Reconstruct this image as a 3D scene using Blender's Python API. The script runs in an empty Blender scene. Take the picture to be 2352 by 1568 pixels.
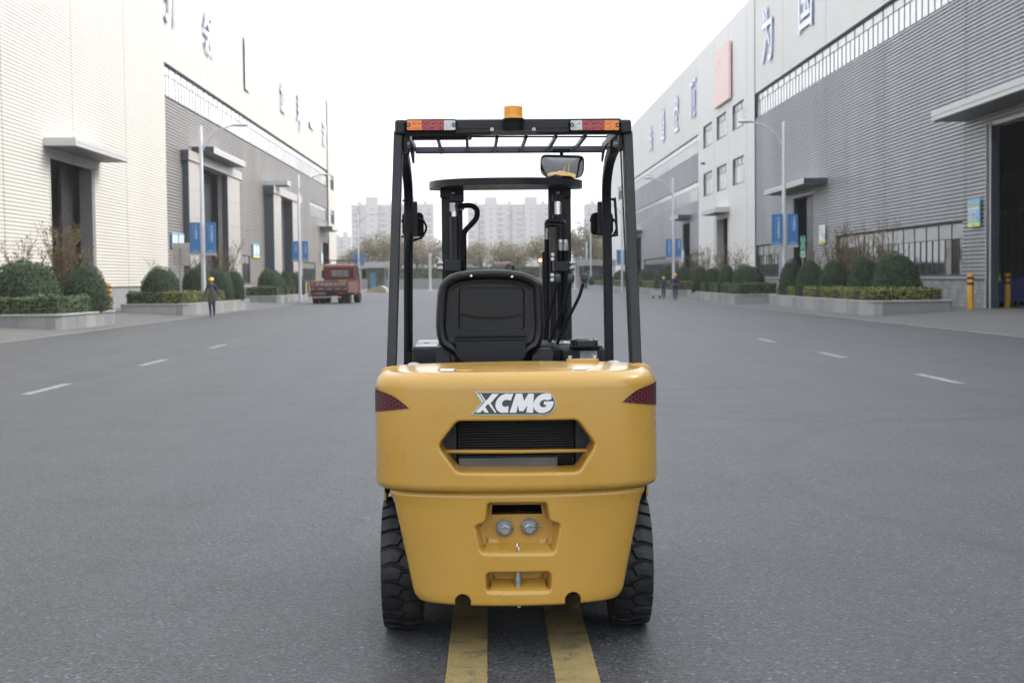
import bpy, bmesh, math, random
import numpy as np
from mathutils import Vector, Matrix, Euler
from mathutils.geometry import tessellate_polygon

random.seed(7)
scene = bpy.context.scene
COL = scene.collection

# ------------------------------------------------------------------ camera, sky, sun, exposure
EYE = 1.6
YAW, PITCH, ROLL = math.radians(0.894), math.radians(2.54), math.radians(0.6)
FPX = 50.0 / 36.0 * 2352.0
cam_data = bpy.data.cameras.new('camera')
cam = bpy.data.objects.new('camera', cam_data)
COL.objects.link(cam)
scene.camera = cam
cam_data.lens = 50.0
cam_data.sensor_width = 36.0
cam_data.clip_start = 0.05
cam_data.clip_end = 6000.0
RC = Matrix.Rotation(-YAW, 3, 'Z') @ Matrix.Rotation(math.pi / 2 - PITCH, 3, 'X') @ Matrix.Rotation(-ROLL, 3, 'Z')
cam.location = (0, 0, EYE)
cam.rotation_euler = RC.to_euler()
cam_data.dof.use_dof = True
cam_data.dof.focus_distance = 6.4
cam_data.dof.aperture_fstop = 6.0

SUN_EL, SUN_AZ = math.radians(38), math.radians(75)      # azimuth clockwise from +Y
world = bpy.data.worlds.new('World')
scene.world = world
world.use_nodes = True
wn, wl = world.node_tree.nodes, world.node_tree.links
wn.clear()
wo = wn.new('ShaderNodeOutputWorld')
bg = wn.new('ShaderNodeBackground')
sky = wn.new('ShaderNodeTexSky')
sky.sky_type = 'NISHITA'
sky.sun_disc = False
sky.sun_elevation = SUN_EL
sky.sun_rotation = SUN_AZ
sky.air_density = 1.0
sky.dust_density = 6.0
sky.ozone_density = 1.0
hsv = wn.new('ShaderNodeHueSaturation')
hsv.inputs['Saturation'].default_value = 0.22
mixw = wn.new('ShaderNodeMix')
mixw.data_type = 'RGBA'
mixw.inputs['Factor'].default_value = 0.55
mixw.inputs['B'].default_value = (9.1, 9.55, 10.3, 1)     # even cloud cover
wl.new(sky.outputs['Color'], hsv.inputs['Color'])
wl.new(hsv.outputs['Color'], mixw.inputs['A'])
wl.new(mixw.outputs['Result'], bg.inputs['Color'])
bg.inputs['Strength'].default_value = 0.12
wl.new(bg.outputs['Background'], wo.inputs['Surface'])

sun_data = bpy.data.lights.new('sun', 'SUN')
sun_data.energy = 0.9
sun_data.angle = math.radians(25)
sun_data.color = (1.0, 0.90, 0.78)
sun = bpy.data.objects.new('sun', sun_data)
COL.objects.link(sun)
sd = Vector((math.sin(SUN_AZ) * math.cos(SUN_EL), math.cos(SUN_AZ) * math.cos(SUN_EL), math.sin(SUN_EL)))
sun.rotation_euler = sd.to_track_quat('Z', 'Y').to_euler()
sun.location = (60, 20, 60)

vs = scene.view_settings
vs.view_transform = 'Standard'
vs.look = 'None'
vs.gamma = 1.0
vs.use_curve_mapping = False
vs.exposure = 1.3
scene.cycles.use_denoising = True
scene.cycles.max_bounces = 8
scene.cycles.volume_bounces = 0
scene.cycles.caustics_reflective = False
scene.cycles.caustics_refractive = False

# ------------------------------------------------------------------ photograph measurements -> places
HAZE = 0.0005
CAM = Vector((0, 0, EYE))
def ray(px, py):
    return RC @ Vector(((px - 1176.0) / FPX, -(py - 784.0) / FPX, -1.0))
def G(px, py, z=0.0):
    d = ray(px, py); t = (z - EYE) / d.z
    return CAM + d * t
def WX(px, py, x):
    d = ray(px, py); t = x / d.x
    return CAM + d * t
def WY(px, py, y):
    d = ray(px, py); t = y / d.y
    return CAM + d * t
def yx(px, x):                       # where along the wall X = x a column of the photograph falls
    return WX(px, 640.0, x).y

# ------------------------------------------------------------------ materials
MATS = {}
def lin(h):
    c = [int(h[i:i + 2], 16) / 255 for i in (0, 2, 4)]
    return tuple(((v + 0.055) / 1.055) ** 2.4 if v > 0.04045 else v / 12.92 for v in c)
def mat(name, col, rough=0.5, metal=0.0, var=0.12, vscale=3.0, bump=0.0, bscale=60.0, coat=0.0, spec=0.5,
        fine=0.0, fscale=120.0, trans=0.0, emit=None, estr=0.0, dirt=0.0, dirtcol=(0.10, 0.09, 0.08), dscale=2.0, rvar=0.1, stretch=None):
    if name in MATS: return MATS[name]
    m = bpy.data.materials.new(name); m.use_nodes = True
    nt = m.node_tree; N, L = nt.nodes, nt.links
    b = N['Principled BSDF']
    tc = N.new('ShaderNodeTexCoord')
    src = tc.outputs['Object']
    if stretch:
        mp = N.new('ShaderNodeMapping'); mp.inputs['Scale'].default_value = stretch
        L.new(src, mp.inputs['Vector']); src = mp.outputs['Vector']
    nz = N.new('ShaderNodeTexNoise'); nz.inputs['Scale'].default_value = vscale; nz.inputs['Detail'].default_value = 6
    L.new(src, nz.inputs['Vector'])
    rmp = N.new('ShaderNodeMapRange')
    rmp.inputs['From Min'].default_value = 0.3; rmp.inputs['From Max'].default_value = 0.7
    rmp.inputs['To Min'].default_value = 1 - var; rmp.inputs['To Max'].default_value = 1 + var
    L.new(nz.outputs['Fac'], rmp.inputs['Value'])
    mul = N.new('ShaderNodeMix'); mul.data_type = 'RGBA'; mul.blend_type = 'MULTIPLY'; mul.inputs['Factor'].default_value = 1
    mul.inputs['A'].default_value = (*col, 1)
    L.new(rmp.outputs['Result'], mul.inputs['B'])
    out = mul.outputs['Result']
    if fine > 0:
        n2 = N.new('ShaderNodeTexNoise'); n2.inputs['Scale'].default_value = fscale; n2.inputs['Detail'].default_value = 3
        L.new(src, n2.inputs['Vector'])
        r2 = N.new('ShaderNodeMapRange'); r2.inputs['From Min'].default_value = 0.3; r2.inputs['From Max'].default_value = 0.7
        r2.inputs['To Min'].default_value = 1 - fine; r2.inputs['To Max'].default_value = 1 + fine
        L.new(n2.outputs['Fac'], r2.inputs['Value'])
        m2 = N.new('ShaderNodeMix'); m2.data_type = 'RGBA'; m2.blend_type = 'MULTIPLY'; m2.inputs['Factor'].default_value = 1
        L.new(out, m2.inputs['A']); L.new(r2.outputs['Result'], m2.inputs['B']); out = m2.outputs['Result']
    if dirt > 0:
        n3 = N.new('ShaderNodeTexNoise'); n3.inputs['Scale'].default_value = dscale; n3.inputs['Detail'].default_value = 8
        n3.inputs['Roughness'].default_value = 0.65
        L.new(src, n3.inputs['Vector'])
        r3 = N.new('ShaderNodeMapRange'); r3.inputs['From Min'].default_value = 0.5; r3.inputs['From Max'].default_value = 0.75
        r3.inputs['To Max'].default_value = dirt
        L.new(n3.outputs['Fac'], r3.inputs['Value'])
        m3 = N.new('ShaderNodeMix'); m3.data_type = 'RGBA'
        L.new(r3.outputs['Result'], m3.inputs['Factor']); L.new(out, m3.inputs['A'])
        m3.inputs['B'].default_value = (*dirtcol, 1); out = m3.outputs['Result']
    L.new(out, b.inputs['Base Color'])
    rr = N.new('ShaderNodeMapRange'); rr.inputs['From Min'].default_value = 0.3; rr.inputs['From Max'].default_value = 0.7
    rr.inputs['To Min'].default_value = max(0.02, rough - rvar); rr.inputs['To Max'].default_value = min(1, rough + rvar)
    L.new(nz.outputs['Fac'], rr.inputs['Value']); L.new(rr.outputs['Result'], b.inputs['Roughness'])
    b.inputs['Metallic'].default_value = metal
    b.inputs['Specular IOR Level'].default_value = spec
    b.inputs['Coat Weight'].default_value = coat
    b.inputs['Coat Roughness'].default_value = 0.12
    b.inputs['Transmission Weight'].default_value = trans
    if emit:
        b.inputs['Emission Color'].default_value = (*emit, 1); b.inputs['Emission Strength'].default_value = estr
    if bump > 0:
        nb = N.new('ShaderNodeTexNoise'); nb.inputs['Scale'].default_value = bscale; nb.inputs['Detail'].default_value = 4
        L.new(tc.outputs['Object'], nb.inputs['Vector'])
        bp = N.new('ShaderNodeBump'); bp.inputs['Strength'].default_value = bump; bp.inputs['Distance'].default_value = 0.01
        L.new(nb.outputs['Fac'], bp.inputs['Height']); L.new(bp.outputs['Normal'], b.inputs['Normal'])
    MATS[name] = m
    return m

# ------------------------------------------------------------------ mesh building
class MB:
    def __init__(s): s.v = []; s.f = []; s.m = []
    def add(s, vs_, fs_, mi=0):
        o = len(s.v); s.v += [tuple(p) for p in vs_]
        for f in fs_: s.f.append([o + i for i in f]); s.m.append(mi)
        return s
    def box(s, x0, x1, y0, y1, z0, z1, mi=0):
        v = [(x, y, z) for z in (z0, z1) for y in (y0, y1) for x in (x0, x1)]
        return s.add(v, [(0, 2, 3, 1), (4, 5, 7, 6), (0, 1, 5, 4), (2, 6, 7, 3), (0, 4, 6, 2), (1, 3, 7, 5)], mi)
    def bar(s, p0, p1, w, d, up=(0, 1, 0), mi=0):      # rectangular bar between two points
        p0, p1 = Vector(p0), Vector(p1); t = (p1 - p0).normalized()
        a = Vector(up); a = (a - t * a.dot(t)).normalized(); b = t.cross(a)
        v = [p + b * (w / 2 * i) + a * (d / 2 * j) for p in (p0, p1) for i, j in ((-1, -1), (1, -1), (1, 1), (-1, 1))]
        return s.add(v, [(0, 3, 2, 1), (4, 5, 6, 7), (0, 1, 5, 4), (1, 2, 6, 5), (2, 3, 7, 6), (3, 0, 4, 7)], mi)
    def tube(s, pts, r, n=8, mi=0, caps=True):
        pts = [Vector(p) for p in pts]; rs = r if isinstance(r, (list, tuple)) else [r] * len(pts)
        rings = []; ref = None
        for i, p in enumerate(pts):
            t = (pts[min(i + 1, len(pts) - 1)] - pts[max(i - 1, 0)]).normalized()
            if ref is None:
                ref = Vector((0, 0, 1)) if abs(t.z) < 0.9 else Vector((0, 1, 0))
            a = (ref - t * ref.dot(t)).normalized(); ref = a; b = t.cross(a)
            rings.append([p + (a * math.cos(k * 2 * math.pi / n) + b * math.sin(k * 2 * math.pi / n)) * rs[i] for k in range(n)])
        o = len(s.v)
        for rg in rings: s.v += [tuple(q) for q in rg]
        for i in range(len(pts) - 1):
            for k in range(n):
                s.f.append([o + i * n + k, o + i * n + (k + 1) % n, o + (i + 1) * n + (k + 1) % n, o + (i + 1) * n + k]); s.m.append(mi)
        if caps:
            s.f.append([o + k for k in range(n)][::-1]); s.m.append(mi)
            e = o + (len(pts) - 1) * n; s.f.append([e + k for k in range(n)]); s.m.append(mi)
        return s
    def lathe(s, prof, c, axis='z', n=24, mi=0, caps=True):  # prof: (radius, height) along the axis
        o = len(s.v)
        for r, h in prof:
            for k in range(n):
                a = 2 * math.pi * k / n; u, w = r * math.cos(a), r * math.sin(a)
                p = {'z': (u, w, h), 'x': (h, u, w), 'y': (u, h, w)}[axis]
                s.v.append((c[0] + p[0], c[1] + p[1], c[2] + p[2]))
        for i in range(len(prof) - 1):
            for k in range(n):
                s.f.append([o + i * n + k, o + i * n + (k + 1) % n, o + (i + 1) * n + (k + 1) % n, o + (i + 1) * n + k]); s.m.append(mi)
        if caps:
            for i in (0, len(prof) - 1):
                if prof[i][0] > 1e-5: s.f.append([o + i * n + k for k in range(n)]); s.m.append(mi)
        return s
    def poly(s, pts2, y0, y1, mi=0, holes=(), plane='xz'):      # polygon extruded along the third axis
        loops = [list(pts2)] + [list(h) for h in holes]
        flat = [p for l in loops for p in l]
        tr = tessellate_polygon([[Vector((p[0], p[1], 0)) for p in l] for l in loops])
        def P(p, t): return {'xz': (p[0], t, p[1]), 'xy': (p[0], p[1], t), 'yz': (t, p[0], p[1])}[plane]
        o = len(s.v); n = len(flat)
        s.v += [P(p, y0) for p in flat] + [P(p, y1) for p in flat]
        for t in tr:
            s.f.append([o + i for i in t]); s.m.append(mi); s.f.append([o + n + i for i in reversed(t)]); s.m.append(mi)
        k = 0
        for l in loops:
            for i in range(len(l)):
                a, b = k + i, k + (i + 1) % len(l)
                s.f.append([o + a, o + b, o + n + b, o + n + a]); s.m.append(mi)
            k += len(l)
        return s
    def mesh(s, name, mats, smooth=0.0, fix=True):
        me = bpy.data.meshes.new(name)
        me.from_pydata(s.v, [], s.f)
        for m in (mats if isinstance(mats, (list, tuple)) else [mats]): me.materials.append(m)
        if any(s.m): me.polygons.foreach_set('material_index', s.m)
        if fix and len(s.f) < 20000:
            bm = bmesh.new(); bm.from_mesh(me)
            bmesh.ops.recalc_face_normals(bm, faces=bm.faces)
            bm.to_mesh(me); bm.free()
        if smooth > 0:
            me.polygons.foreach_set('use_smooth', [True] * len(me.polygons))
            me.set_sharp_from_angle(angle=math.radians(smooth))
        me.update()
        return me
    def build(s, name, mats, parent=None, smooth=0.0, bevel=0.0, label=None, seg=2, fix=True):
        return put(name, s.mesh(name, mats, smooth, fix), parent, bevel, label, seg)

def put(name, me, parent=None, bevel=0.0, label=None, seg=2):
    o = bpy.data.objects.new(name, me); COL.objects.link(o)
    if parent: o.parent = parent
    if label: o['label'] = label
    if bevel > 0:
        md = o.modifiers.new('edge', 'BEVEL'); md.width = bevel; md.segments = seg; md.limit_method = 'ANGLE'; md.angle_limit = math.radians(35)
        md.harden_normals = False
    return o
def thing(name, label, cat, loc=(0, 0, 0), rz=0.0, group=None):
    o = bpy.data.objects.new(name, None); COL.objects.link(o)
    o.location = loc; o.rotation_euler = (0, 0, rz); o['label'] = label; o['category'] = cat
    o.empty_display_size = 0.1
    if group: o['group'] = group
    return o
def tag(o, label, cat, group=None):
    o['label'] = label; o['category'] = cat
    if group: o['group'] = group
    return o
def struct(o): o['kind'] = 'structure'; return o
KIDS = {}
def dup(root, loc, rz=0.0, label=None, group=None, scale=None):
    r = root.copy(); COL.objects.link(r); r.location = loc; r.rotation_euler = (0, 0, rz)
    if scale is not None: r.scale = scale if isinstance(scale, (tuple, list)) else (scale,) * 3
    if label: r['label'] = label
    if group: r['group'] = group
    for ch in list(root.children):
        c = ch.copy(); COL.objects.link(c); c.parent = r
        for g in list(ch.children):
            d = g.copy(); COL.objects.link(d); d.parent = c
    return r

def text_mesh(body, size=1.0, weight=0.0, depth=0.0, vertical=False):
    c = bpy.data.curves.new('lettering', 'FONT')
    c.body = '\n'.join(body) if vertical else body
    c.size = size; c.offset = weight; c.extrude = depth; c.align_x = 'CENTER'; c.resolution_u = 3
    if vertical: c.space_line = 0.92
    o = bpy.data.objects.new('lettering', c); COL.objects.link(o)
    dg = bpy.context.evaluated_depsgraph_get(); dg.update()
    me = bpy.data.meshes.new_from_object(o.evaluated_get(dg))
    bpy.data.objects.remove(o); bpy.data.curves.remove(c)
    return me
def place_text(name, body, mtx, m, parent=None, size=1.0, weight=0.0, depth=0.0, vertical=False, fit=None):
    me = text_mesh(body, size, weight, depth, vertical)
    co = np.empty(len(me.vertices) * 3); me.vertices.foreach_get('co', co); co = co.reshape(-1, 3)
    lo, hi = co.min(0), co.max(0)
    co[:, 0] -= (lo[0] + hi[0]) / 2; co[:, 1] -= (lo[1] + hi[1]) / 2
    if fit:
        co[:, 0] *= fit[0] / max(1e-6, hi[0] - lo[0]); co[:, 1] *= fit[1] / max(1e-6, hi[1] - lo[1])
    me.vertices.foreach_set('co', co.ravel()); me.transform(mtx); me.update()
    me.materials.clear(); me.materials.append(m)
    return put(name, me, parent)

def fillet(poly, r, n=5):
    out = []; N = len(poly)
    rr = r if isinstance(r, (list, tuple)) else [r] * N
    for i in range(N):
        p = np.array(poly[i], float); a = np.array(poly[i - 1], float); b = np.array(poly[(i + 1) % N], float)
        u = (a - p); w = (b - p); lu, lw = np.linalg.norm(u), np.linalg.norm(w); u /= lu; w /= lw
        cosang = np.clip(u @ w, -1, 1); ang = math.acos(cosang)
        if ang > math.pi - 0.05 or rr[i] <= 0: out.append(tuple(p)); continue
        t = min(rr[i] / math.tan(ang / 2), 0.48 * lu, 0.48 * lw)
        for k in range(n + 1):
            s_ = k / n
            q = (1 - s_) ** 2 * (p + u * t) + 2 * s_ * (1 - s_) * p + s_ ** 2 * (p + w * t)
            out.append(tuple(q))
    return out
def densify(poly, step):
    out = []; N = len(poly)
    for i in range(N):
        a, b = np.array(poly[i]), np.array(poly[(i + 1) % N]); n = max(1, int(np.linalg.norm(b - a) / step))
        for k in range(n): out.append(tuple(a + (b - a) * k / n))
    return out
def poly_sdf(P, Q):
    """signed distance of points Q (n,2) to the closed polygon P, nearest point, inward normal"""
    P = np.array(P); Q = np.array(Q); A = P; B = np.roll(P, -1, 0)
    best = np.full(len(Q), 1e9); near = np.zeros_like(Q); inside = np.zeros(len(Q), bool)
    for a, b in zip(A, B):
        ab = b - a; L2 = ab @ ab
        if L2 < 1e-14: continue
        t = np.clip(((Q - a) @ ab) / L2, 0, 1); c = a + t[:, None] * ab
        d = np.linalg.norm(Q - c, axis=1); k = d < best
        best[k] = d[k]; near[k] = c[k]
        cond = ((a[1] > Q[:, 1]) != (b[1] > Q[:, 1]))
        if abs(b[1] - a[1]) > 1e-12:
            xi = a[0] + (Q[:, 1] - a[1]) * (b[0] - a[0]) / (b[1] - a[1])
            inside ^= cond & (Q[:, 0] < xi)
    return np.where(inside, -best, best), near
def smooth_path(pts, n=6):
    P = [Vector(p) for p in pts]; out = []
    for i in range(len(P) - 1):
        p0, p1, p2, p3 = P[max(i - 1, 0)], P[i], P[i + 1], P[min(i + 2, len(P) - 1)]
        for k in range(n):
            t = k / n
            out.append(0.5 * ((2 * p1) + (p2 - p0) * t + (2 * p0 - 5 * p1 + 4 * p2 - p3) * t * t + (3 * p1 - p0 - 3 * p2 + p3) * t ** 3))
    out.append(P[-1]); return out

# ------------------------------------------------------------------ forklift
FO = G(1188, 1433); FTH = math.radians(0.58)
FM = Matrix.Translation(FO) @ Matrix.Rotation(FTH, 4, 'Z'); FMI = FM.inverted()
FC = FMI @ CAM; FR = FMI.to_3x3()
def L(p, yl):
    d = FR @ ray(p[0], p[1]); t = (yl - FC.y) / d.y
    return FC + d * t
K = 0.574219
def c1(x, y): return ((1500 + x / 2.1382) * K, (380 + y / 2.1382) * K)
def c2(x, y): return ((1500 + x / 2.1382) * K, (1000 + y / 2.1382) * K)
def c3(x, y): return ((1450 + x / 1.96) * K, (1400 + y / 1.96) * K)
def c4(x, y): return ((1450 + x / 1.8867) * K, (1900 + y / 1.8867) * K)
def c4b(x, y): return ((1880 + x / 3.337) * K, (1950 + y / 3.337) * K)
def cy(x, y): return ((1540 + x / 5.113) * K, (1380 + y / 5.113) * K)
def cz(x, y): return ((2150 + x / 5.2267) * K, (1320 + y / 5.2267) * K)
def xz(p, yl): q = L(p, yl); return (q.x, q.z)

M_YEL = mat('ochre_paint', (0.50, 0.287, 0.046), 0.32, var=0.05, vscale=2.5, coat=0.45, bump=0.10, bscale=16, fine=0.02, fscale=300, dirt=0.22, dirtcol=(0.36, 0.26, 0.13), dscale=3)
M_BLK = mat('black_frame_paint', (0.0075, 0.009, 0.012), 0.40, var=0.15, bump=0.12, bscale=120, coat=0.06, spec=0.36, dirt=0.25, dirtcol=(0.06, 0.055, 0.05), dscale=7)
M_PLA = mat('black_plastic', (0.0035, 0.0042, 0.006), 0.5, var=0.1, bump=0.08, bscale=260, spec=0.16)
M_GPT = mat('gloss_black_paint', (0.009, 0.0105, 0.014), 0.28, var=0.1, bump=0.04, bscale=150, spec=0.5)
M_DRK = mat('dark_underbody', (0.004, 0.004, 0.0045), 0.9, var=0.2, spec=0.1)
M_RUB = mat('tyre_rubber', (0.0085, 0.0095, 0.0115), 0.6, var=0.2, vscale=8, bump=0.2, bscale=90, dirt=0.5, dirtcol=(0.065, 0.06, 0.055), dscale=9)
M_RUBS = mat('tyre_groove_rubber', (0.010, 0.010, 0.012), 0.8, var=0.2)
M_STL = mat('zinc_steel', (0.46, 0.47, 0.48), 0.32, metal=0.9, var=0.1, vscale=20, bump=0.05)
M_WSH = mat('dull_washer_steel', (0.33, 0.34, 0.35), 0.45, metal=0.7, var=0.15, vscale=30)
M_CHR = mat('chromed_rod', (0.62, 0.63, 0.65), 0.14, metal=1.0, var=0.04)
M_AMB = mat('amber_lens', (0.78, 0.20, 0.012), 0.18, var=0.14, vscale=45, coat=0.5, bump=0.3, bscale=55)
M_BEA = mat('beacon_amber', (1.0, 0.42, 0.03), 0.22, var=0.06, vscale=30, coat=0.3, trans=0.2)
M_RED = mat('red_lens', (0.30, 0.014, 0.016), 0.16, var=0.18, vscale=45, coat=0.5, bump=0.3, bscale=55)
M_CLR = mat('clear_lens', (0.52, 0.54, 0.54), 0.15, var=0.2, vscale=60, coat=0.5, bump=0.4, bscale=55)
M_WHT = mat('white_print', (0.78, 0.78, 0.77), 0.4, var=0.03)
M_BDG = mat('badge_grey', (0.050, 0.056, 0.058), 0.35, var=0.05)
M_SIL = mat('badge_edge', (0.45, 0.47, 0.43), 0.3, metal=0.5, var=0.05)
M_HEXR = mat('decal_red', (0.27, 0.025, 0.04), 0.35, var=0.1)
M_HEXB = mat('decal_black', (0.013, 0.011, 0.014), 0.35, var=0.1)
M_KNB = mat('grey_knob', (0.052, 0.053, 0.055), 0.6, var=0.06, bump=0.1, bscale=200)
M_MIR = mat('mirror_glass', (0.86, 0.87, 0.88), 0.02, metal=1.0, var=0.0, rvar=0.0)
M_GRT = mat('green_paint_pen', (0.03, 0.16, 0.10), 0.6)
M_GRY = mat('grey_steel_box', (0.13, 0.125, 0.115), 0.5, metal=0.3, var=0.2, vscale=9)
M_FIN = mat('radiator_black', (0.013, 0.013, 0.014), 0.5, var=0.2)
M_STK = mat('grey_sticker', (0.66, 0.70, 0.74), 0.4, var=0.04)
M_INK = mat('sticker_ink', (0.05, 0.06, 0.08), 0.5)

FK = thing('forklift', 'ochre yellow forklift truck seen from behind, parked astride the double yellow line', 'forklift', FO, FTH)

# ---- counterweight: rear casting swept round a rounded plan, with real openings
CXc = (L((864, 980), -0.2).x + L((1503, 980), -0.2).x) / 2
W0 = (L((1503, 980), -0.2).x - L((864, 980), -0.2).x) / 2
YR = -0.60
ztop = L((1183, 854), YR + 0.06).z
zsp = L((1183, 1133), YR + 0.01).z
zbot = L((1183, 1394), YR + 0.03).z
le = [(195, 112), (218, 150), (240, 200), (270, 350), (320, 600), (370, 830), (392, 900)]
re = [(2130, 112), (2112, 150), (2095, 200), (2065, 350), (2010, 600), (1970, 830), (1955, 895)]
low = []
for a, b in zip(le, re):
    pa, pb = L(c4(*a), -0.42), L(c4(*b), -0.42)
    low.append(((pa.z + pb.z) / 2, (pb.x - pa.x) / 2, (pa.x + pb.x) / 2))
low = low[::-1]
lz = np.array([q[0] for q in low]); lw = np.array([q[1] for q in low])
def plan(w, yr, yf, n, bulge, cnt=441, cx=0.0):
    ph = np.linspace(-math.pi / 2, math.pi / 2, 4001)
    s_, c_ = np.sin(ph), np.abs(np.cos(ph))
    x = w * np.sign(s_) * np.abs(s_) ** (2 / n); q = c_ ** (2 / n)
    y = yf + (yr - yf) * q + bulge * (x / w) ** 2 * q
    d = np.concatenate([[0], np.cumsum(np.hypot(np.diff(x), np.diff(y)))])
    t = np.linspace(0, d[-1], cnt)
    return np.stack([np.interp(t, d, x) + cx, np.interp(t, d, y)], 1)
levels = []                              # (z, inset, kind)
R1 = 0.065
for k in range(9):
    a = math.pi / 2 * (1 - k / 9)
    levels.append((ztop - R1 + R1 * math.sin(a), R1 * (1 - math.cos(a)), 'u'))
zlo = zsp + 0.035
n1 = int((ztop - R1 - zlo) / 0.0052)
for k in range(n1 + 1): levels.append((ztop - R1 - (ztop - R1 - zlo) * k / n1, 0.0, 'u'))
for k in range(1, 6):
    a = math.pi / 2 * k / 5
    levels.append((zlo - 0.030 * math.sin(a), 0.024 * (1 - math.cos(a)), 'u'))
levels.append((zsp + 0.003, 0.034, 'u')); levels.append((zsp, 0.040, 'l')); levels.append((zsp - 0.004, 0.038, 'l'))
levels.append((zsp - 0.010, 0.031, 'l')); levels.append((zsp - 0.016, 0.029, 'l'))
n2 = int((zsp - 0.02 - zbot) / 0.0052)
for k in range(n2 + 1):
    z = zsp - 0.02 - (zsp - 0.02 - zbot) * k / n2
    e = max(0.0, (zbot + 0.012 - z)); levels.append((z, 0.028 + (0.012 - math.sqrt(max(0, 0.012 ** 2 - e * e))) , 'l'))
rows = []
for z, ins, kd in levels:
    if kd == 'u':
        zz = (z - zlo) / (ztop - zlo)
        p = plan(W0 - ins - 0.006 * max(0, zz) ** 2, YR + ins + 0.012 * max(0, zz) ** 2, -0.02, 6.0, 0.085, cx=CXc)
    else:
        w = np.interp(z, lz, lw)
        rb = 0.045; e = max(0.0, zbot + rb - z); w -= rb - math.sqrt(max(0, rb * rb - e * e))
        w = min(w, np.interp(zsp - 0.02, lz, lw) + 0.002)
        p = plan(w, YR + ins + 0.015 * (zsp - z) / 0.5, -0.36, 5.0, 0.075, cx=CXc)
        # the lower casting opens into the wheel arches
    rows.append(np.column_stack([p, np.full(len(p), z)]))
V = np.array(rows); nl, nc = V.shape[:2]
V = V.reshape(-1, 3)
fi = (np.arange(nl - 1)[:, None] * nc + np.arange(nc - 1)[None, :]).ravel()
F = np.stack([fi, fi + 1, fi + nc + 1, fi + nc], 1)
YS = YR + 0.015
vent = [xz(p, YS + 0.02) for p in (c3(735, 540), c3(1690, 530), c3(1845, 738), c3(1700, 968), c3(740, 974), c3(573, 752))]
vent = densify(fillet(vent, [0.05, 0.05, 0.05, 0.05, 0.05, 0.05], 7), 0.012)
YS2 = YR + 0.035
rec = [c4b(215, 205), c4b(270, 182), c4b(1005, 176), c4b(1045, 205), c4b(1085, 432), c4b(1235, 470), c4b(1150, 918), c4b(130, 918), c4b(42, 500), c4b(190, 448)]
rec = densify(fillet([xz(p, YS2) for p in rec], [0.012, .012, .012, .012, 0.02, 0.03, 0.035, 0.035, 0.03, 0.02], 6), 0.01)
slot = [c4b(195, 1118), c4b(1105, 1105), c4b(1105, 1430), c4b(200, 1440)]
slot = densify(fillet([xz(p, YS2) for p in slot], 0.03, 6), 0.01)
def arch(cxp, top, hw):
    a = L((cxp, top), YS2); r = hw
    pts = [(a.x + r * math.cos(t), a.z - r + r * math.sin(t)) for t in np.linspace(0, math.pi, 18)]
    return densify([(a.x + r, zbot - 0.05)] + pts + [(a.x - r, zbot - 0.05)], 0.01)
nw = (L((1083, 1380), YS2).x - L((1043, 1380), YS2).x) / 2
notch1 = arch(1063, 1366.5, nw); notch2 = arch(1317, 1361, nw)
VL = [tuple(p) for p in V]
alive = np.ones(len(F), bool)
extraF = []
void_ = []
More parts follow.
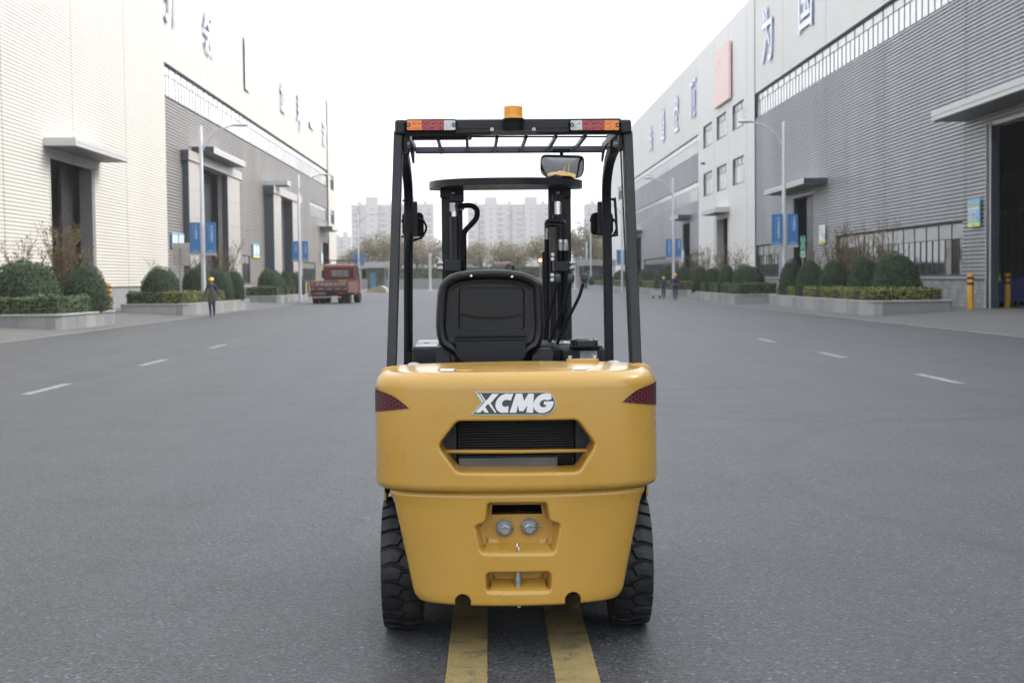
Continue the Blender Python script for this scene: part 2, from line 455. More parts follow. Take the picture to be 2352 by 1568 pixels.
def cut_hole(P, prof, ylast=None, cap_below=None, cap=False, dn=1.0):
    global VL
    cen = V[F].mean(1)
    front = (cen[:, 1] < -0.30)
    sd_, _ = poly_sdf(P, cen[:, [0, 2]])
    rem = front & (sd_ < 0) & alive
    alive[rem] = False
    er = {}
    for f in F[rem]:
        for i in range(4):
            a, b = int(f[i]), int(f[(i + 1) % 4]); er[(a, b)] = True
    ek = set()
    for f in F[alive & front]:
        for i in range(4): ek.add((int(f[i]), int(f[(i + 1) % 4])))
    nxt = {}
    for (a, b) in er:
        if (b, a) not in er and (b, a) in ek: nxt[a] = b
    starts = [a for a in nxt if a not in set(nxt.values())]
    st = starts[0] if starts else next(iter(nxt))
    chain = [st]
    while chain[-1] in nxt:
        b = nxt[chain[-1]]
        if b == st: break
        chain.append(b)
    closed = not starts
    Q = np.array([[VL[i][0], VL[i][2]] for i in chain])
    _, near = poly_sdf(P, Q)
    # drop duplicate snaps by spreading: keep nearest point, small slide allowed
    for i, q in zip(chain, near): VL[i] = (q[0], VL[i][1], q[1]); V[i] = VL[i]
    eps = 1e-3
    gx = (poly_sdf(P, near + [eps, 0])[0] - poly_sdf(P, near - [eps, 0])[0])
    gz = (poly_sdf(P, near + [0, eps])[0] - poly_sdf(P, near - [0, eps])[0])
    nn = np.stack([-gx, -gz], 1); nn /= np.linalg.norm(nn, axis=1)[:, None] + 1e-9
    for _ in range(3):                                     # even the normals round the corners
        nn = nn + 0.5 * (np.roll(nn, 1, 0) + np.roll(nn, -1, 0)) if closed else nn
        nn /= np.linalg.norm(nn, axis=1)[:, None] + 1e-9
    y0 = np.array([VL[i][1] for i in chain])
    prev = chain
    for k, (ins, dep) in enumerate(prof):
        ii = ins * (1 + dn * np.maximum(0, nn[:, 1]))
        pos = near + nn * ii[:, None]
        yy = y0 + dep
        if ylast is not None and k >= len(prof) - 2: yy = np.full(len(chain), ylast)
        base = len(VL)
        VL += [(pos[j, 0], yy[j], pos[j, 1]) for j in range(len(chain))]
        cur = [base + j for j in range(len(chain))]
        rng = range(len(chain) if closed else len(chain) - 1)
        for j in rng:
            j2 = (j + 1) % len(chain)
            extraF.append([prev[j], prev[j2], cur[j2], cur[j]])
        prev = cur
    if cap:
        if cap_below is None:
            for t in tessellate_polygon([[Vector((VL[i][0], VL[i][2], 0)) for i in prev]]): extraF.append([prev[q] for q in t])
        else:
            pts = [(VL[i][0], VL[i][2]) for i in prev]; loop = []
            for j in range(len(prev)):
                a, b = pts[j], pts[(j + 1) % len(prev)]
                if a[1] <= cap_below: loop.append(prev[j])
                if (a[1] <= cap_below) != (b[1] <= cap_below):
                    t = (cap_below - a[1]) / (b[1] - a[1]); VL.append((a[0] + t * (b[0] - a[0]), ylast, cap_below)); loop.append(len(VL) - 1)
            for t in tessellate_polygon([[Vector((VL[i][0], VL[i][2], 0)) for i in loop]]): extraF.append([loop[q] for q in t])
            xs = [VL[i][0] for i in loop if abs(VL[i][2] - cap_below) < 1e-6]
            b0 = len(VL); VL.extend([(min(xs), ylast, cap_below), (max(xs), ylast, cap_below), (max(xs), ylast + 0.10, cap_below - 0.004), (min(xs), ylast + 0.10, cap_below - 0.004)])
            extraF.append([b0, b0 + 1, b0 + 2, b0 + 3])
    return prev
lip = [(0.0015, 0.0006), (0.004, 0.003), (0.0065, 0.0065), (0.008, 0.012)]
cut_hole(vent, lip + [(0.009, 0.03), (0.011, 0.08), (0.013, 0.125), (0.014, 0.16)], dn=0.3)
zh = L(c4b(640, 352), YR + 0.135).z
cut_hole(rec, lip + [(0.012, 0.03), (0.018, 0.085), (0.021, 0.098), (0.030, 0.10)], ylast=YR + 0.135, cap_below=zh, cap=True, dn=1.0)
cut_hole(slot, lip + [(0.012, 0.03), (0.020, 0.085), (0.023, 0.098), (0.032, 0.10)], ylast=YR + 0.145, cap=True, dn=1.2)
cut_hole(notch1, [(0.001, 0.001), (0.003, 0.004), (0.004, 0.05), (0.004, 0.2)], dn=0)
cut_hole(notch2, [(0.001, 0.001), (0.003, 0.004), (0.004, 0.05), (0.004, 0.2)], dn=0)
faces = [list(map(int, f)) for f in F[alive]] + extraF
# top deck: shrink the first level inwards with a slight crown, then close to the front edge
prev = list(range(nc))
p0 = rows[0]
for k, (sc_, dz) in enumerate(((0.985, 0.001), (0.96, 0.002), (0.9, 0.005), (0.75, 0.009), (0.5, 0.012), (0.25, 0.014), (0.02, 0.015))):
    b0 = len(VL)
    for q in p0: VL.append((CXc + (q[0] - CXc) * sc_, -0.02 + (q[1] + 0.02) * (1 - (1 - sc_) * 0.999), q[2] + dz))
    cur = list(range(b0, b0 + nc))
    for j in range(nc - 1): faces.append([prev[j], cur[j], cur[j + 1], prev[j + 1]])
    prev = cur
me = bpy.data.meshes.new('counterweight'); me.from_pydata(VL, [], faces)
me.materials.append(M_YEL); me.polygons.foreach_set('use_smooth', [True] * len(me.polygons))
bm = bmesh.new(); bm.from_mesh(me); bmesh.ops.remove_doubles(bm, verts=bm.verts, dist=0.00005)
bmesh.ops.dissolve_degenerate(bm, dist=0.00004, edges=bm.edges)
bmesh.ops.recalc_face_normals(bm, faces=bm.faces); bm.to_mesh(me); bm.free()
me.polygons.foreach_set('use_smooth', [len(p.vertices) < 6 for p in me.polygons])
me.set_sharp_from_angle(angle=math.radians(62))
CW = put('counterweight', me, FK)
def surf_y(x, z):                        # rear surface of the casting
    zz = max(0, (z - zlo) / (ztop - zlo)) if z > zlo else 0
    if z >= zlo:
        w = W0 - 0.006 * zz ** 2; yr = YR + 0.012 * zz ** 2; yf, n, b = -0.02, 6.0, 0.085
    else:
        w = np.interp(z, lz, lw); yr = YR + 0.028 + 0.015 * (zsp - z) / 0.5; yf, n, b = -0.36, 5.0, 0.075
    r = min(0.9999, abs(x - CXc) / w); q = (1 - r ** n) ** (1 / n)
    return yf + (yr - yf) * q + b * r * r * q
# raised ears round the rear posts
for sgn, px in ((-1, 905), (1, 1462)):
    a = L((px, 842), -0.10)
    e = MB(); pr = [(-0.055, -0.02), (-0.05, 0.004), (-0.03, 0.018), (0.0, 0.024), (0.025, 0.020), (0.045, 0.006), (0.06, -0.02)]
    if sgn > 0: pr = [(-x_, z_) for x_, z_ in pr][::-1]
    e.poly([(a.x + x_, ztop - 0.012 + z_ * 0.9) for x_, z_ in pr], -0.20, -0.07)
    e.build('post_ear', M_YEL, CW, smooth=50, bevel=0.012, seg=3)
# dark inside of the vent, radiator behind it
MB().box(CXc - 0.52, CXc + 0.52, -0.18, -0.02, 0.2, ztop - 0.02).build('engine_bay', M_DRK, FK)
RAD = thing('radiator', '', 'x'); RAD.parent = FK
for k_ in ('label', 'category'): del RAD[k_]
RAD.location = (0, 0, 0)
yrad = YR + 0.24
ra, rb_ = L(c3(745, 545), yrad), L(c3(1660, 930), yrad)
MB().box(ra.x, rb_.x, yrad + 0.012, yrad + 0.03, rb_.z - 0.02, ra.z + 0.03).build('radiator_core', M_DRK, RAD)
fm = MB().box(-(rb_.x - ra.x) / 2, (rb_.x - ra.x) / 2, -0.004, 0.012, -0.0025, 0.0025).mesh('radiator_fin', M_FIN)
nf = 20
for k in range(nf):
    z = rb_.z + (ra.z - rb_.z) * (k + 0.5) / nf
    o = put('radiator_fin', fm, RAD); o.location = ((ra.x + rb_.x) / 2, yrad, z)
for xa, xb in ((c3(590, 700), c3(738, 700)), (c3(1668, 700), c3(1800, 700))):
    xa, xb = L(xa, yrad).x, L(xb, yrad).x
    MB().box(xa, xb, yrad - 0.01, yrad + 0.05, rb_.z - 0.03, ra.z + 0.03).box(min(xa, xb) + 0.01, min(xa, xb) + 0.035, yrad - 0.022, yrad - 0.011, rb_.z - 0.02, rb_.z + 0.09).build('radiator_tank', mat('tank_grey', (0.028, 0.028, 0.03), 0.5), RAD, bevel=0.004)
ba = L(c3(640, 795), YR + 0.13); bb = L(c3(1775, 787), YR + 0.13)
MB().tube([(ba.x, YR + 0.14, ba.z), ((ba.x + bb.x) / 2, YR + 0.12, (ba.z + bb.z) / 2), (bb.x, YR + 0.14, bb.z)], 0.0085, 10).build('vent_bar', M_YEL, FK, smooth=60)
ga, gb = L(c3(760, 845), YR + 0.185), L(c3(1522, 925), YR + 0.185)
MB().box(ga.x, gb.x, YR + 0.175, YR + 0.215, gb.z - 0.01, ga.z).box(ga.x - 0.003, ga.x + 0.003, YR + 0.17, YR + 0.2, gb.z - 0.01, ga.z + 0.002).box(gb.x - 0.003, gb.x + 0.003, YR + 0.17, YR + 0.2, gb.z - 0.01, ga.z + 0.005).build('bracket_plate', M_GRY, FK, bevel=0.002)
# bolts, tow pin, ring
for i, (bx, by) in enumerate(((461, 540), (795, 522))):
    c = L(c4b(bx, by), YR + 0.115)
    r0 = abs(L(c4b(bx + 114, by), YR + 0.115).x - c.x)
    b = MB().lathe([(r0 * 0.98, 0.016), (r0, 0.012), (r0, 0.0), (r0 * 0.86, -0.004), (r0 * 0.84, 0.004), (0.001, 0.004)], (c.x, YR + 0.118, c.z), 'y', 36, caps=False).build('washer', M_WSH, FK, smooth=40)
    a0 = 0.3 + i * 0.45; hx = [(c.x + 0.64 * r0 * math.cos(a0 + q * math.pi / 3), c.z - 0.003 + 0.64 * r0 * math.sin(a0 + q * math.pi / 3)) for q in range(6)]
    hb = MB().poly(hx, YR + 0.098, YR + 0.122).build('bolt_head', M_STL, b, bevel=0.004)
    place_text('bolt_mark', '10.9' if i == 0 else '8.8', Matrix.Translation((c.x, YR + 0.0968, c.z - 0.003)) @ Matrix.Rotation(math.pi / 2, 4, 'X') @ Matrix.Rotation(1.3, 4, 'Z'), M_WSH, b, fit=(0.030, 0.012), depth=0.0004)
    MB().tube([(c.x - 0.02, YR + 0.0955, c.z - 0.002), (c.x, YR + 0.0955, c.z + 0.002), (c.x + 0.03, YR + 0.0955, c.z + 0.001), (c.x + r0 + (0.004 if i == 0 else 0.022), YR + 0.116, c.z - 0.004)], 0.0012, 5).build('paint_pen_mark', M_GRT, b)
pa, pb = L(c4b(645, 1118), YR + 0.085), L(c4b(640, 1392), YR + 0.085)
rp = abs(L(c4b(690, 1250), YR + 0.085).x - L(c4b(600, 1250), YR + 0.085).x) / 2
MB().lathe([(rp, pb.z - 0.012), (rp, pa.z + 0.02)], ((pa.x + pb.x) / 2, YR + 0.085, 0), 'z', 24).lathe([(rp * 1.25, pb.z - 0.004), (rp * 1.25, pb.z + 0.002)], ((pa.x + pb.x) / 2, YR + 0.085, 0), 'z', 24).build('tow_pin', mat('pin_steel', (0.40, 0.42, 0.44), 0.35, metal=0.85, var=0.15, vscale=8, stretch=(1, 1, 12)), FK, smooth=40)
rc = L(c4b(640, 868), YR + 0.06)
MB().lathe([(0.019, 0.0), (0.019, 0.003), (0.011, 0.0035)], (rc.x, YR + 0.065, rc.z - 0.004), 'z', 20).build('pin_hole_rim', M_DRK, FK)
MB().tube([(rc.x + 0.014 * math.sin(t) * 0.3, YR + 0.055 + 0.012 * math.sin(t), rc.z + 0.006 + 0.020 * (1 - math.cos(t))) for t in np.linspace(0, 2 * math.pi, 16)], 0.0026, 6, caps=False).build('pin_ring', M_CHR, FK, smooth=60)
MB().tube([(rc.x + 0.002, YR + 0.06, zbot - 0.006), (rc.x + 0.004, YR + 0.06, zbot + 0.006)], 0.009, 8).build('pin_end', M_STL, FK)

# ---- badge: raised plate with the maker's lettering as in the photograph
BZ = lambda p: xz(c3(*p), YR - 0.002)
badge = [(880, 328), (1425, 326)] + [(1425 + 92 * math.sin(t), 418 - 92 * math.cos(t)) for t in np.linspace(0.15, math.pi - 0.15, 14)] + [(1425, 510), (843, 510), (930, 416)]
def on_cw(pts, off, thick, name, m, parent, sub=0.02):
    """flat shape laid on the casting"""
    P = [BZ(p) for p in pts]; b = MB()
    tr = tessellate_polygon([[Vector((p[0], p[1], 0)) for p in P]])
    me = bpy.data.meshes.new(name); me.from_pydata([(p[0], 0, p[1]) for p in P], [], [list(t) for t in tr])
    bm = bmesh.new(); bm.from_mesh(me)
    for _ in range(6):
        le_ = [e for e in bm.edges if abs(e.verts[0].co.x - e.verts[1].co.x) > 0.022]
        if not le_: break
        bmesh.ops.subdivide_edges(bm, edges=le_, cuts=1); bmesh.ops.triangulate(bm, faces=[f for f in bm.faces if len(f.verts) > 3])
    for f in bm.faces:
        if f.normal.y > 0: f.normal_flip()
    for v in bm.verts: v.co.y = surf_y(v.co.x, v.co.z) - off - thick
    bm.normal_update(); bm.to_mesh(me); bm.free(); me.materials.append(m)
    o = put(name, me, parent)
    if thick > 0.002: md = o.modifiers.new('thick', 'SOLIDIFY'); md.thickness = thick; md.offset = -1
    return o
def dpoly(pts, step=25): return densify(pts, step)
BADGE = on_cw(dpoly(badge), 0.000, 0.003, 'badge', M_SIL, FK)
inner = [(900, 336), (1424, 334)] + [(1424 + 84 * math.sin(t), 418 - 84 * math.cos(t)) for t in np.linspace(0.15, math.pi - 0.15, 14)] + [(1424, 502), (868, 502), (945, 416)]
on_cw(dpoly(inner), 0.003, 0.0012, 'badge_field', M_BDG, BADGE)
def ell(cx, cy_, rx, ry, a0, a1, n=18, sh=0.22):
    return [(cx + rx * math.cos(math.radians(a)) - sh * ry * math.sin(math.radians(a)) * -1, cy_ + ry * math.sin(math.radians(a))) for a in np.linspace(a0, a1, n)]
def slant(pts, s_=-0.22, yc=416): return [(x + s_ * (y - yc), y) for x, y in pts]
letters = {
    'letter_x': [[(884, 490), (960, 406), (918, 343), (930, 343), (968, 399), (1016, 343), (1068, 343), (1004, 416), (1050, 490), (1038, 490), (985, 420), (962, 446), (990, 490), (958, 490), (944, 468), (922, 490)],
                 [(944, 343), (960, 343), (980, 372), (972, 380)]],
    'letter_c': [slant([(1160, 392), (1166, 341)] + [(1120 + 76 * math.cos(math.radians(a)), 416 - 75 * math.sin(math.radians(a))) for a in np.linspace(78, 282, 20)] + [(1158, 490), (1150, 438)] + [(1124 + 30 * math.cos(math.radians(a)), 416 - 28 * math.sin(math.radians(a))) for a in np.linspace(300, 60, 12)])],
    'letter_m': [[(1153, 490), (1203, 341), (1252, 341), (1266, 398), (1302, 341), (1344, 341), (1338, 490), (1284, 490), (1292, 432), (1262, 478), (1228, 478), (1218, 428), (1206, 490)]],
    'letter_g': [slant([(1478, 382), (1466, 360)] + [(1424 + 82 * math.cos(math.radians(a)), 416 - 77 * math.sin(math.radians(a))) for a in np.linspace(52, 318, 24)] + [(1498, 442), (1498, 402), (1420, 402), (1424, 428), (1448, 430), (1440, 446)] + [(1424 + 34 * math.cos(math.radians(a)), 418 - 30 * math.sin(math.radians(a))) for a in np.linspace(300, 60, 12)] + [(1452, 392)])],
}
for nm, ps in letters.items():
    b = None
    for p in ps[:1]: on_cw(p, 0.0043, 0.0012, nm, M_WHT, BADGE)
for p in ([(905, 343), (922, 343), (944, 378), (936, 386)],): on_cw([(899, 343), (911, 343), (952, 408), (946, 415)], 0.0043, 0.0012, 'badge_stripe', M_WHT, BADGE)

# ---- hexagon reflector decals on the shoulders
def clip(poly, conv):
    out = poly
    for i in range(len(conv)):
        a, b = conv[i], conv[(i + 1) % len(conv)]; res = []
        def side(p): return (b[0] - a[0]) * (p[1] - a[1]) - (b[1] - a[1]) * (p[0] - a[0])
        for j in range(len(out)):
            p, q = out[j], out[(j + 1) % len(out)]; sp, sq = side(p), side(q)
            if sp >= 0: res.append(p)
            if (sp >= 0) != (sq >= 0):
                t = sp / (sp - sq); res.append((p[0] + t * (q[0] - p[0]), p[1] + t * (q[1] - p[1])))
        out = res
        if len(out) < 3: return []
    return out
def sidepos(s, z, sgn, off):             # s metres round the shoulder from the decal tip, walking outwards
    w = W0; q = PLN[sgn]; i = np.interp(s, q[1], np.arange(len(q[1])))
    x = np.interp(i, np.arange(len(q[0])), q[0][:, 0]); y = np.interp(i, np.arange(len(q[0])), q[0][:, 1])
    i0 = int(min(len(q[0]) - 2, max(0, i))); t = q[0][i0 + 1] - q[0][i0]; t = t / np.linalg.norm(t)
    n = np.array([t[1], -t[0]]) * (1 if sgn > 0 else -1)
    return (x + n[0] * off, y + n[1] * off, z)
PLN = {}
base = plan(W0 - 0.002, YR + 0.003, -0.02, 6.0, 0.085, 1200, CXc)
for sgn, tipx in ((-1, L(c3(368, 456), -0.53).x), (1, L(c3(2035, 406), -0.53).x)):
    pts = base if sgn > 0 else base[::-1]
    k = np.argmax(pts[:, 0] > tipx) if sgn > 0 else np.argmax(pts[:, 0] < tipx)
    # start at the tip on the rear face
    rear = [i for i in range(len(pts)) if pts[i, 1] < -0.3]
    k = min(rear, key=lambda i: abs(pts[i, 0] - tipx)); q = pts[k:]
    d = np.concatenate([[0], np.cumsum(np.hypot(*np.diff(q, axis=0).T))]); PLN[sgn] = (q, d)
    zt = L(c3(368, 456) if sgn < 0 else c3(2035, 406), -0.53).z
    shape = [(0, zt), (0.06, zt - 0.006), (0.12, zt - 0.014), (0.20, zt - 0.024), (0.34, zt - 0.040), (0.34, zt + 0.074), (0.20, zt + 0.070), (0.13, zt + 0.063), (0.085, zt + 0.052), (0.05, zt + 0.036), (0.02, zt + 0.015)]
    b = MB()
    cells = 17
    for i in range(cells):                # red sheet in strips so that it bends with the shoulder
        s0, s1 = 0.34 * i / cells, 0.34 * (i + 1) / cells
        cp = clip(shape, [(s0, zt - 1), (s1, zt - 1), (s1, zt + 1), (s0, zt + 1)])
        if cp: b.add([sidepos(s_, z, sgn, 0.0012) for s_, z in cp], [list(range(len(cp)))], 0)
    hr = 0.0112
    for i in range(-1, 22):
        for j in range(-14, 14):
            cxh = i * hr * 1.5 * 1.08; czh = zt + (j + (i % 2) * 0.5) * hr * math.sqrt(3) * 1.05
            hx = [(cxh + hr * 0.86 * math.cos(a * math.pi / 3), czh + hr * 0.86 * math.sin(a * math.pi / 3)) for a in range(6)]
            cp = clip(hx, shape)
            if cp: b.add([sidepos(s_, z, sgn, 0.0018) for s_, z in cp], [list(range(len(cp)))], 1)
    b.build('hexagon_decal', [M_HEXR, M_HEXB], FK, fix=False)

# ---- things on the top deck
def deck(p, dz=0.0):
    z = ztop + 0.008 + dz; d = FR @ ray(*p); t = (z - FC.z) / d.z; return FC + d * t
for quad, nm in (((cy(1130, 478), cy(1420, 468), cy(1385, 532), cy(1105, 540)), 'deck_sticker'), ((cz(780, 778), cz(1085, 780), cz(1085, 828), cz(790, 828)), 'deck_sticker')):
    P = [deck(p, 0.006) for p in quad]
    for i_, q in enumerate(P): q.y = surf_y(q.x, ztop - R1) + (0.145 if i_ < 2 else 0.085); q.z = ztop + (0.0085 if i_ < 2 else 0.003)
    MB().add([(q.x, q.y, q.z + 0.002) for q in P] + [(q.x, q.y, q.z) for q in P], [(0, 1, 2, 3), (0, 4, 5, 1), (1, 5, 6, 2), (2, 6, 7, 3), (3, 7, 4, 0)]).build(nm, M_WHT, FK)
pl0, pl1 = deck(cz(600, 690)), deck(cz(1290, 690))
pw = pl1.x - pl0.x; pc = (pl0 + pl1) / 2
pc.y = -0.10
lo_ = fillet([(pl0.x, pc.y - 0.035), (pl1.x, pc.y - 0.035), (pl1.x, pc.y + 0.035), (pl0.x, pc.y + 0.035)], 0.03, 6)
LP = MB().poly(lo_, ztop + 0.008, ztop + 0.026, plane='xy').build('lifting_plate', M_YEL, FK, bevel=0.004)
for px in (680, 1210):
    q = deck(cz(px, 688)); MB().lathe([(0.013, 0), (0.013, 0.004), (0.0095, 0.004), (0.0095, 0.014), (0.007, 0.016)], (q.x, pc.y, ztop + 0.025), 'z', 12).build('plate_bolt', M_STL, LP, smooth=40)
for a in (cy(1620, 480), cz(565, 785)):
    q = deck(a); MB().lathe([(0.045, -0.006), (0.045, 0.002), (0.040, 0.004), (0.001, 0.004)], (q.x, surf_y(q.x, ztop - R1) + 0.15, ztop + 0.004), 'z', 28, caps=False).build('deck_cap', M_YEL, FK, smooth=50)
for a in (cy(595, 400), cz(1585, 680)):
    q = L(a, -0.01); MB().lathe([(0.034, -0.02), (0.034, -0.004), (0.026, 0.006), (0.010, 0.010), (0.001, 0.010)], (q.x, -0.005, q.z), 'z', 20, caps=False).build('filler_cap', M_STL, FK, smooth=40)

# ---- wheels
def make_wheel(xc, y, r, w, outer):
    T = bpy.data.objects.new('wheel', None); COL.objects.link(T); T.parent = FK; T.location = (xc, y, r); T.empty_display_size = 0.1
    g = 0.016
    prof = [(r * 0.56, -w * 0.46), (r * 0.70, -w * 0.5), (r * 0.88, -w * 0.5), (r - g - 0.004, -w * 0.485), (r - g, -w * 0.44), (r - g, w * 0.44), (r - g - 0.004, w * 0.485), (r * 0.88, w * 0.5), (r * 0.70, w * 0.5), (r * 0.56, w * 0.46)]
    ty = MB().lathe(prof, (0, 0, 0), 'x', 72, caps=False).build('tyre', M_RUBS, T, smooth=45)
    n = 25; da = 2 * math.pi / n; tb = MB()
    A = [(0.0, 0.0), (0.27, 0.20), (0.56, -0.08), (0.44, -0.60), (0.27, -0.58), (0.0, -0.78)]
    B = [(1 - u, -v - 0.86) for u, v in A]
    for k in range(n):
        for blk in (A, B):
            top, bot = [], []
            cu = sum(p[0] for p in blk) / 6; cv = sum(p[1] for p in blk) / 6
            for u, v in blk:
                uu, vv = cu + (u - cu) * 0.93, cv + (v - cv) * 0.93
                a = (k + vv) * da; x = (uu - 0.5) * w * 0.985 * outer
                edge = 0.006 if abs(uu - 0.5) > 0.4 else 0.0
                top.append((x, (r - edge) * math.cos(a), (r - edge) * math.sin(a)))
                a2 = (k + v) * da; x2 = (u - 0.5) * w * outer * 0.99; bot.append((x2, (r - g - 0.004) * math.cos(a2), (r - g - 0.004) * math.sin(a2)))
            mid = (sum(p[0] for p in top) / 6, math.cos((k + cv) * da) * (r + 0.0005), math.sin((k + cv) * da) * (r + 0.0005))
            tb.add(top + bot + [mid], [(i, (i + 1) % 6, 12) for i in range(6)] + [(i, (i + 1) % 6, 6 + (i + 1) % 6, 6 + i) for i in range(6)])
    tr = tb.build('tread', M_RUB, ty); tr['kind'] = 'stuff'
    MB().lathe([(0.02, 0.06 * outer), (r * 0.25, 0.05 * outer), (r * 0.5, 0.02 * outer), (r * 0.55, 0.075 * outer), (r * 0.575, 0.08 * outer), (r * 0.575, -0.08 * outer), (0.02, -0.08 * outer)], (0, 0, 0), 'x', 32).build('rim', mat('rim_grey', (0.22, 0.22, 0.22), 0.45), T, smooth=35)
    return T
wl0, wl1 = L((874, 1300), -0.26).x, L((969, 1400), -0.2).x
wr0, wr1 = L((1408, 1400), -0.2).x, L((1501, 1300), -0.26).x
RW = 0.302
make_wheel((wl0 + wl1) / 2, 0.0, RW, (wl1 - wl0), -1)
make_wheel((wr0 + wr1) / 2, 0.0, RW, (wr1 - wr0), 1)
for s_ in (-1, 1): make_wheel(s_ * 0.50, 1.62, 0.36, 0.24, s_)
MB().box(-0.40, 0.40, -0.09, 0.09, 0.2, 0.42).build('rear_axle', M_DRK, FK, bevel=0.02)
MB().box(-0.46, 0.46, -0.06, 1.95, 0.22, 0.62).box(-0.30, 0.30, -0.32, -0.07, 0.26, 0.62).build('chassis', M_DRK, FK, bevel=0.01)
MB().box(-0.36, 0.36, -0.05, 1.95, 0.15, 0.215).box(-0.6, 0.6, 0.45, 1.2, 0.14, 0.4).build('underside_light_block', M_DRK, FK)  # added slabs that block light and darken the ground under the truck
# side panels over the rear wheels (seen as a sliver beside the casting)
for s_ in (-1, 1):
    MB().box(s_ * 0.595 - 0.006, s_ * 0.595 + 0.006, -0.10, 0.5, 0.60, 1.12).build('side_panel', M_YEL, FK, bevel=0.004)
    MB().box(s_ * 0.56 - 0.035, s_ * 0.56 + 0.03, -0.12, 0.4, 0.64, 0.66).build('wheel_arch', M_DRK, FK)

# ---- engine hood, side boxes, floor, cowl
MB().box(-0.42, 0.42, 0.02, 0.95, 0.62, 1.13).build('engine_hood', M_PLA, FK, bevel=0.03, seg=3)
lb0, lb1 = L(c2(315, 826), 0.55), L(c2(548, 826), 0.55)
sb = MB().box(lb0.x, lb1.x, 0.55, 1.35, 0.75, lb0.z).build('side_box', M_GPT, FK, bevel=0.012, seg=3)
MB().lathe([(0.012, 0.0), (0.012, 0.002)], (L(c2(438, 797), 0.9).x, 0.92, lb0.z), 'z', 12).build('box_hole', M_DRK, sb)
rb0, rb1 = L(cz(150, 352), 0.55), L(cz(1440, 345), 0.55)
SB = MB().box(rb0.x - 0.02, rb1.x, 0.55, 1.35, 0.75, rb0.z).build('side_box', M_GPT, FK, bevel=0.02, seg=3)
h0, h1 = L(cz(345, 480), 0.545), L(cz(505, 655), 0.545)
MB().box(h0.x, h1.x, 0.545, 0.56, h1.z, h0.z).build('latch_recess', M_DRK, SB)
t0, t1 = L(cz(340, 580), 0.53), L(cz(458, 578), 0.53)
MB().tube([t0, t1], 0.006, 8).build('latch_rod', M_STL, SB)
s0, s1 = L(cz(888, 432), 0.548), L(cz(1243, 628), 0.548)
ST = MB().poly(fillet([(s0.x, s1.z), (s1.x, s1.z), (s1.x, s0.z), (s0.x, s0.z)], 0.006, 3), 0.5465, 0.549).build('label_plate', M_STK, SB)
tb = MB()
def fr(a, b, c, d, t=0.0007):
    tb.box(a, b, 0.5455, 0.5462, d - t, d + t); tb.box(a, b, 0.5455, 0.5462, c - t, c + t); tb.box(a - t, a + t, 0.5455, 0.5462, c, d); tb.box(b - t, b + t, 0.5455, 0.5462, c, d)
sw, sh = s1.x - s0.x, s0.z - s1.z
fr(s0.x + sw * 0.05, s1.x - sw * 0.05, s1.z + sh * 0.07, s0.z - sh * 0.08)
tb.box(s0.x + sw * 0.06, s1.x - sw * 0.06, 0.5455, 0.5462, s0.z - sh * 0.37, s0.z - sh * 0.36)
tb.build('label_frame', M_INK, SB)
place_text('label_print', '液压驱动叉车 整车铭牌', Matrix.Translation(((s0.x + s1.x) / 2, 0.5458, s0.z - sh * 0.17)) @ Matrix.Rotation(math.pi / 2, 4, 'X'), M_INK, SB, fit=(sw * 0.8, sh * 0.10))
place_text('label_print', '安全操作', Matrix.Translation(((s0.x + s1.x) / 2, 0.5458, s0.z - sh * 0.29)) @ Matrix.Rotation(math.pi / 2, 4, 'X'), M_INK, SB, fit=(sw * 0.32, sh * 0.09))
for q in range(5):
    place_text('label_print', ('1. 操作人员持证上岗', '2. 禁止超载使用', '3. 货叉下严禁站人', '4. 起步前观察四周', '5. 停车后拉紧手刹')[q], Matrix.Translation((s0.x + sw * (0.42 if q else 0.45), 0.5458, s0.z - sh * (0.44 + 0.1 * q))) @ Matrix.Rotation(math.pi / 2, 4, 'X'), M_INK, SB, fit=(sw * (0.55 + 0.08 * (q % 2)), sh * 0.07))
# cup holder
zt_ = rb0.z
def onbox(p, z): d = FR @ ray(*p); t = (z - FC.z) / d.z; return FC + d * t
u0, u1 = onbox(cz(790, 215), zt_ + 0.035), onbox(cz(1265, 215), zt_ + 0.035)
yb = (u0.y + u1.y) / 2; ya, yc = yb - 0.02, yb + 0.20
hole1 = [((u0.x * 0.66 + u1.x * 0.34) + 0.058 * math.cos(t), (ya + yc) / 2 + 0.075 * math.sin(t)) for t in np.linspace(0, 2 * math.pi, 24, endpoint=False)]
hx0, hx1 = u0.x + (u1.x - u0.x) * 0.73, u0.x + (u1.x - u0.x) * 0.95
hole2 = fillet([(hx0, ya + 0.03), (hx1, ya + 0.03), (hx1, yc - 0.02), (hx0, yc - 0.02)], 0.01, 3)
CH = MB().poly(fillet([(u0.x, ya), (u1.x, ya), (u1.x, yc), (u0.x, yc)], 0.02, 5), zt_ + 0.006, zt_ + 0.036, holes=(hole1, hole2), plane='xy').build('cup_holder', M_GPT, SB, bevel=0.003)
MB().poly(fillet([(u0.x - 0.02, ya - 0.015), (u1.x + 0.02, ya - 0.015), (u1.x + 0.02, yc), (u0.x - 0.02, yc)], 0.025, 5), zt_ - 0.001, zt_ + 0.007, plane='xy').build('holder_flange', M_PLA, SB)
d0, d1 = onbox(cz(140, 275), zt_ + 0.001), onbox(cz(690, 195), zt_ + 0.001)
MB().box(d0.x, d1.x, d0.y, d0.y + 0.24, zt_, zt_ + 0.002).build('decal_plate', M_STK, SB)
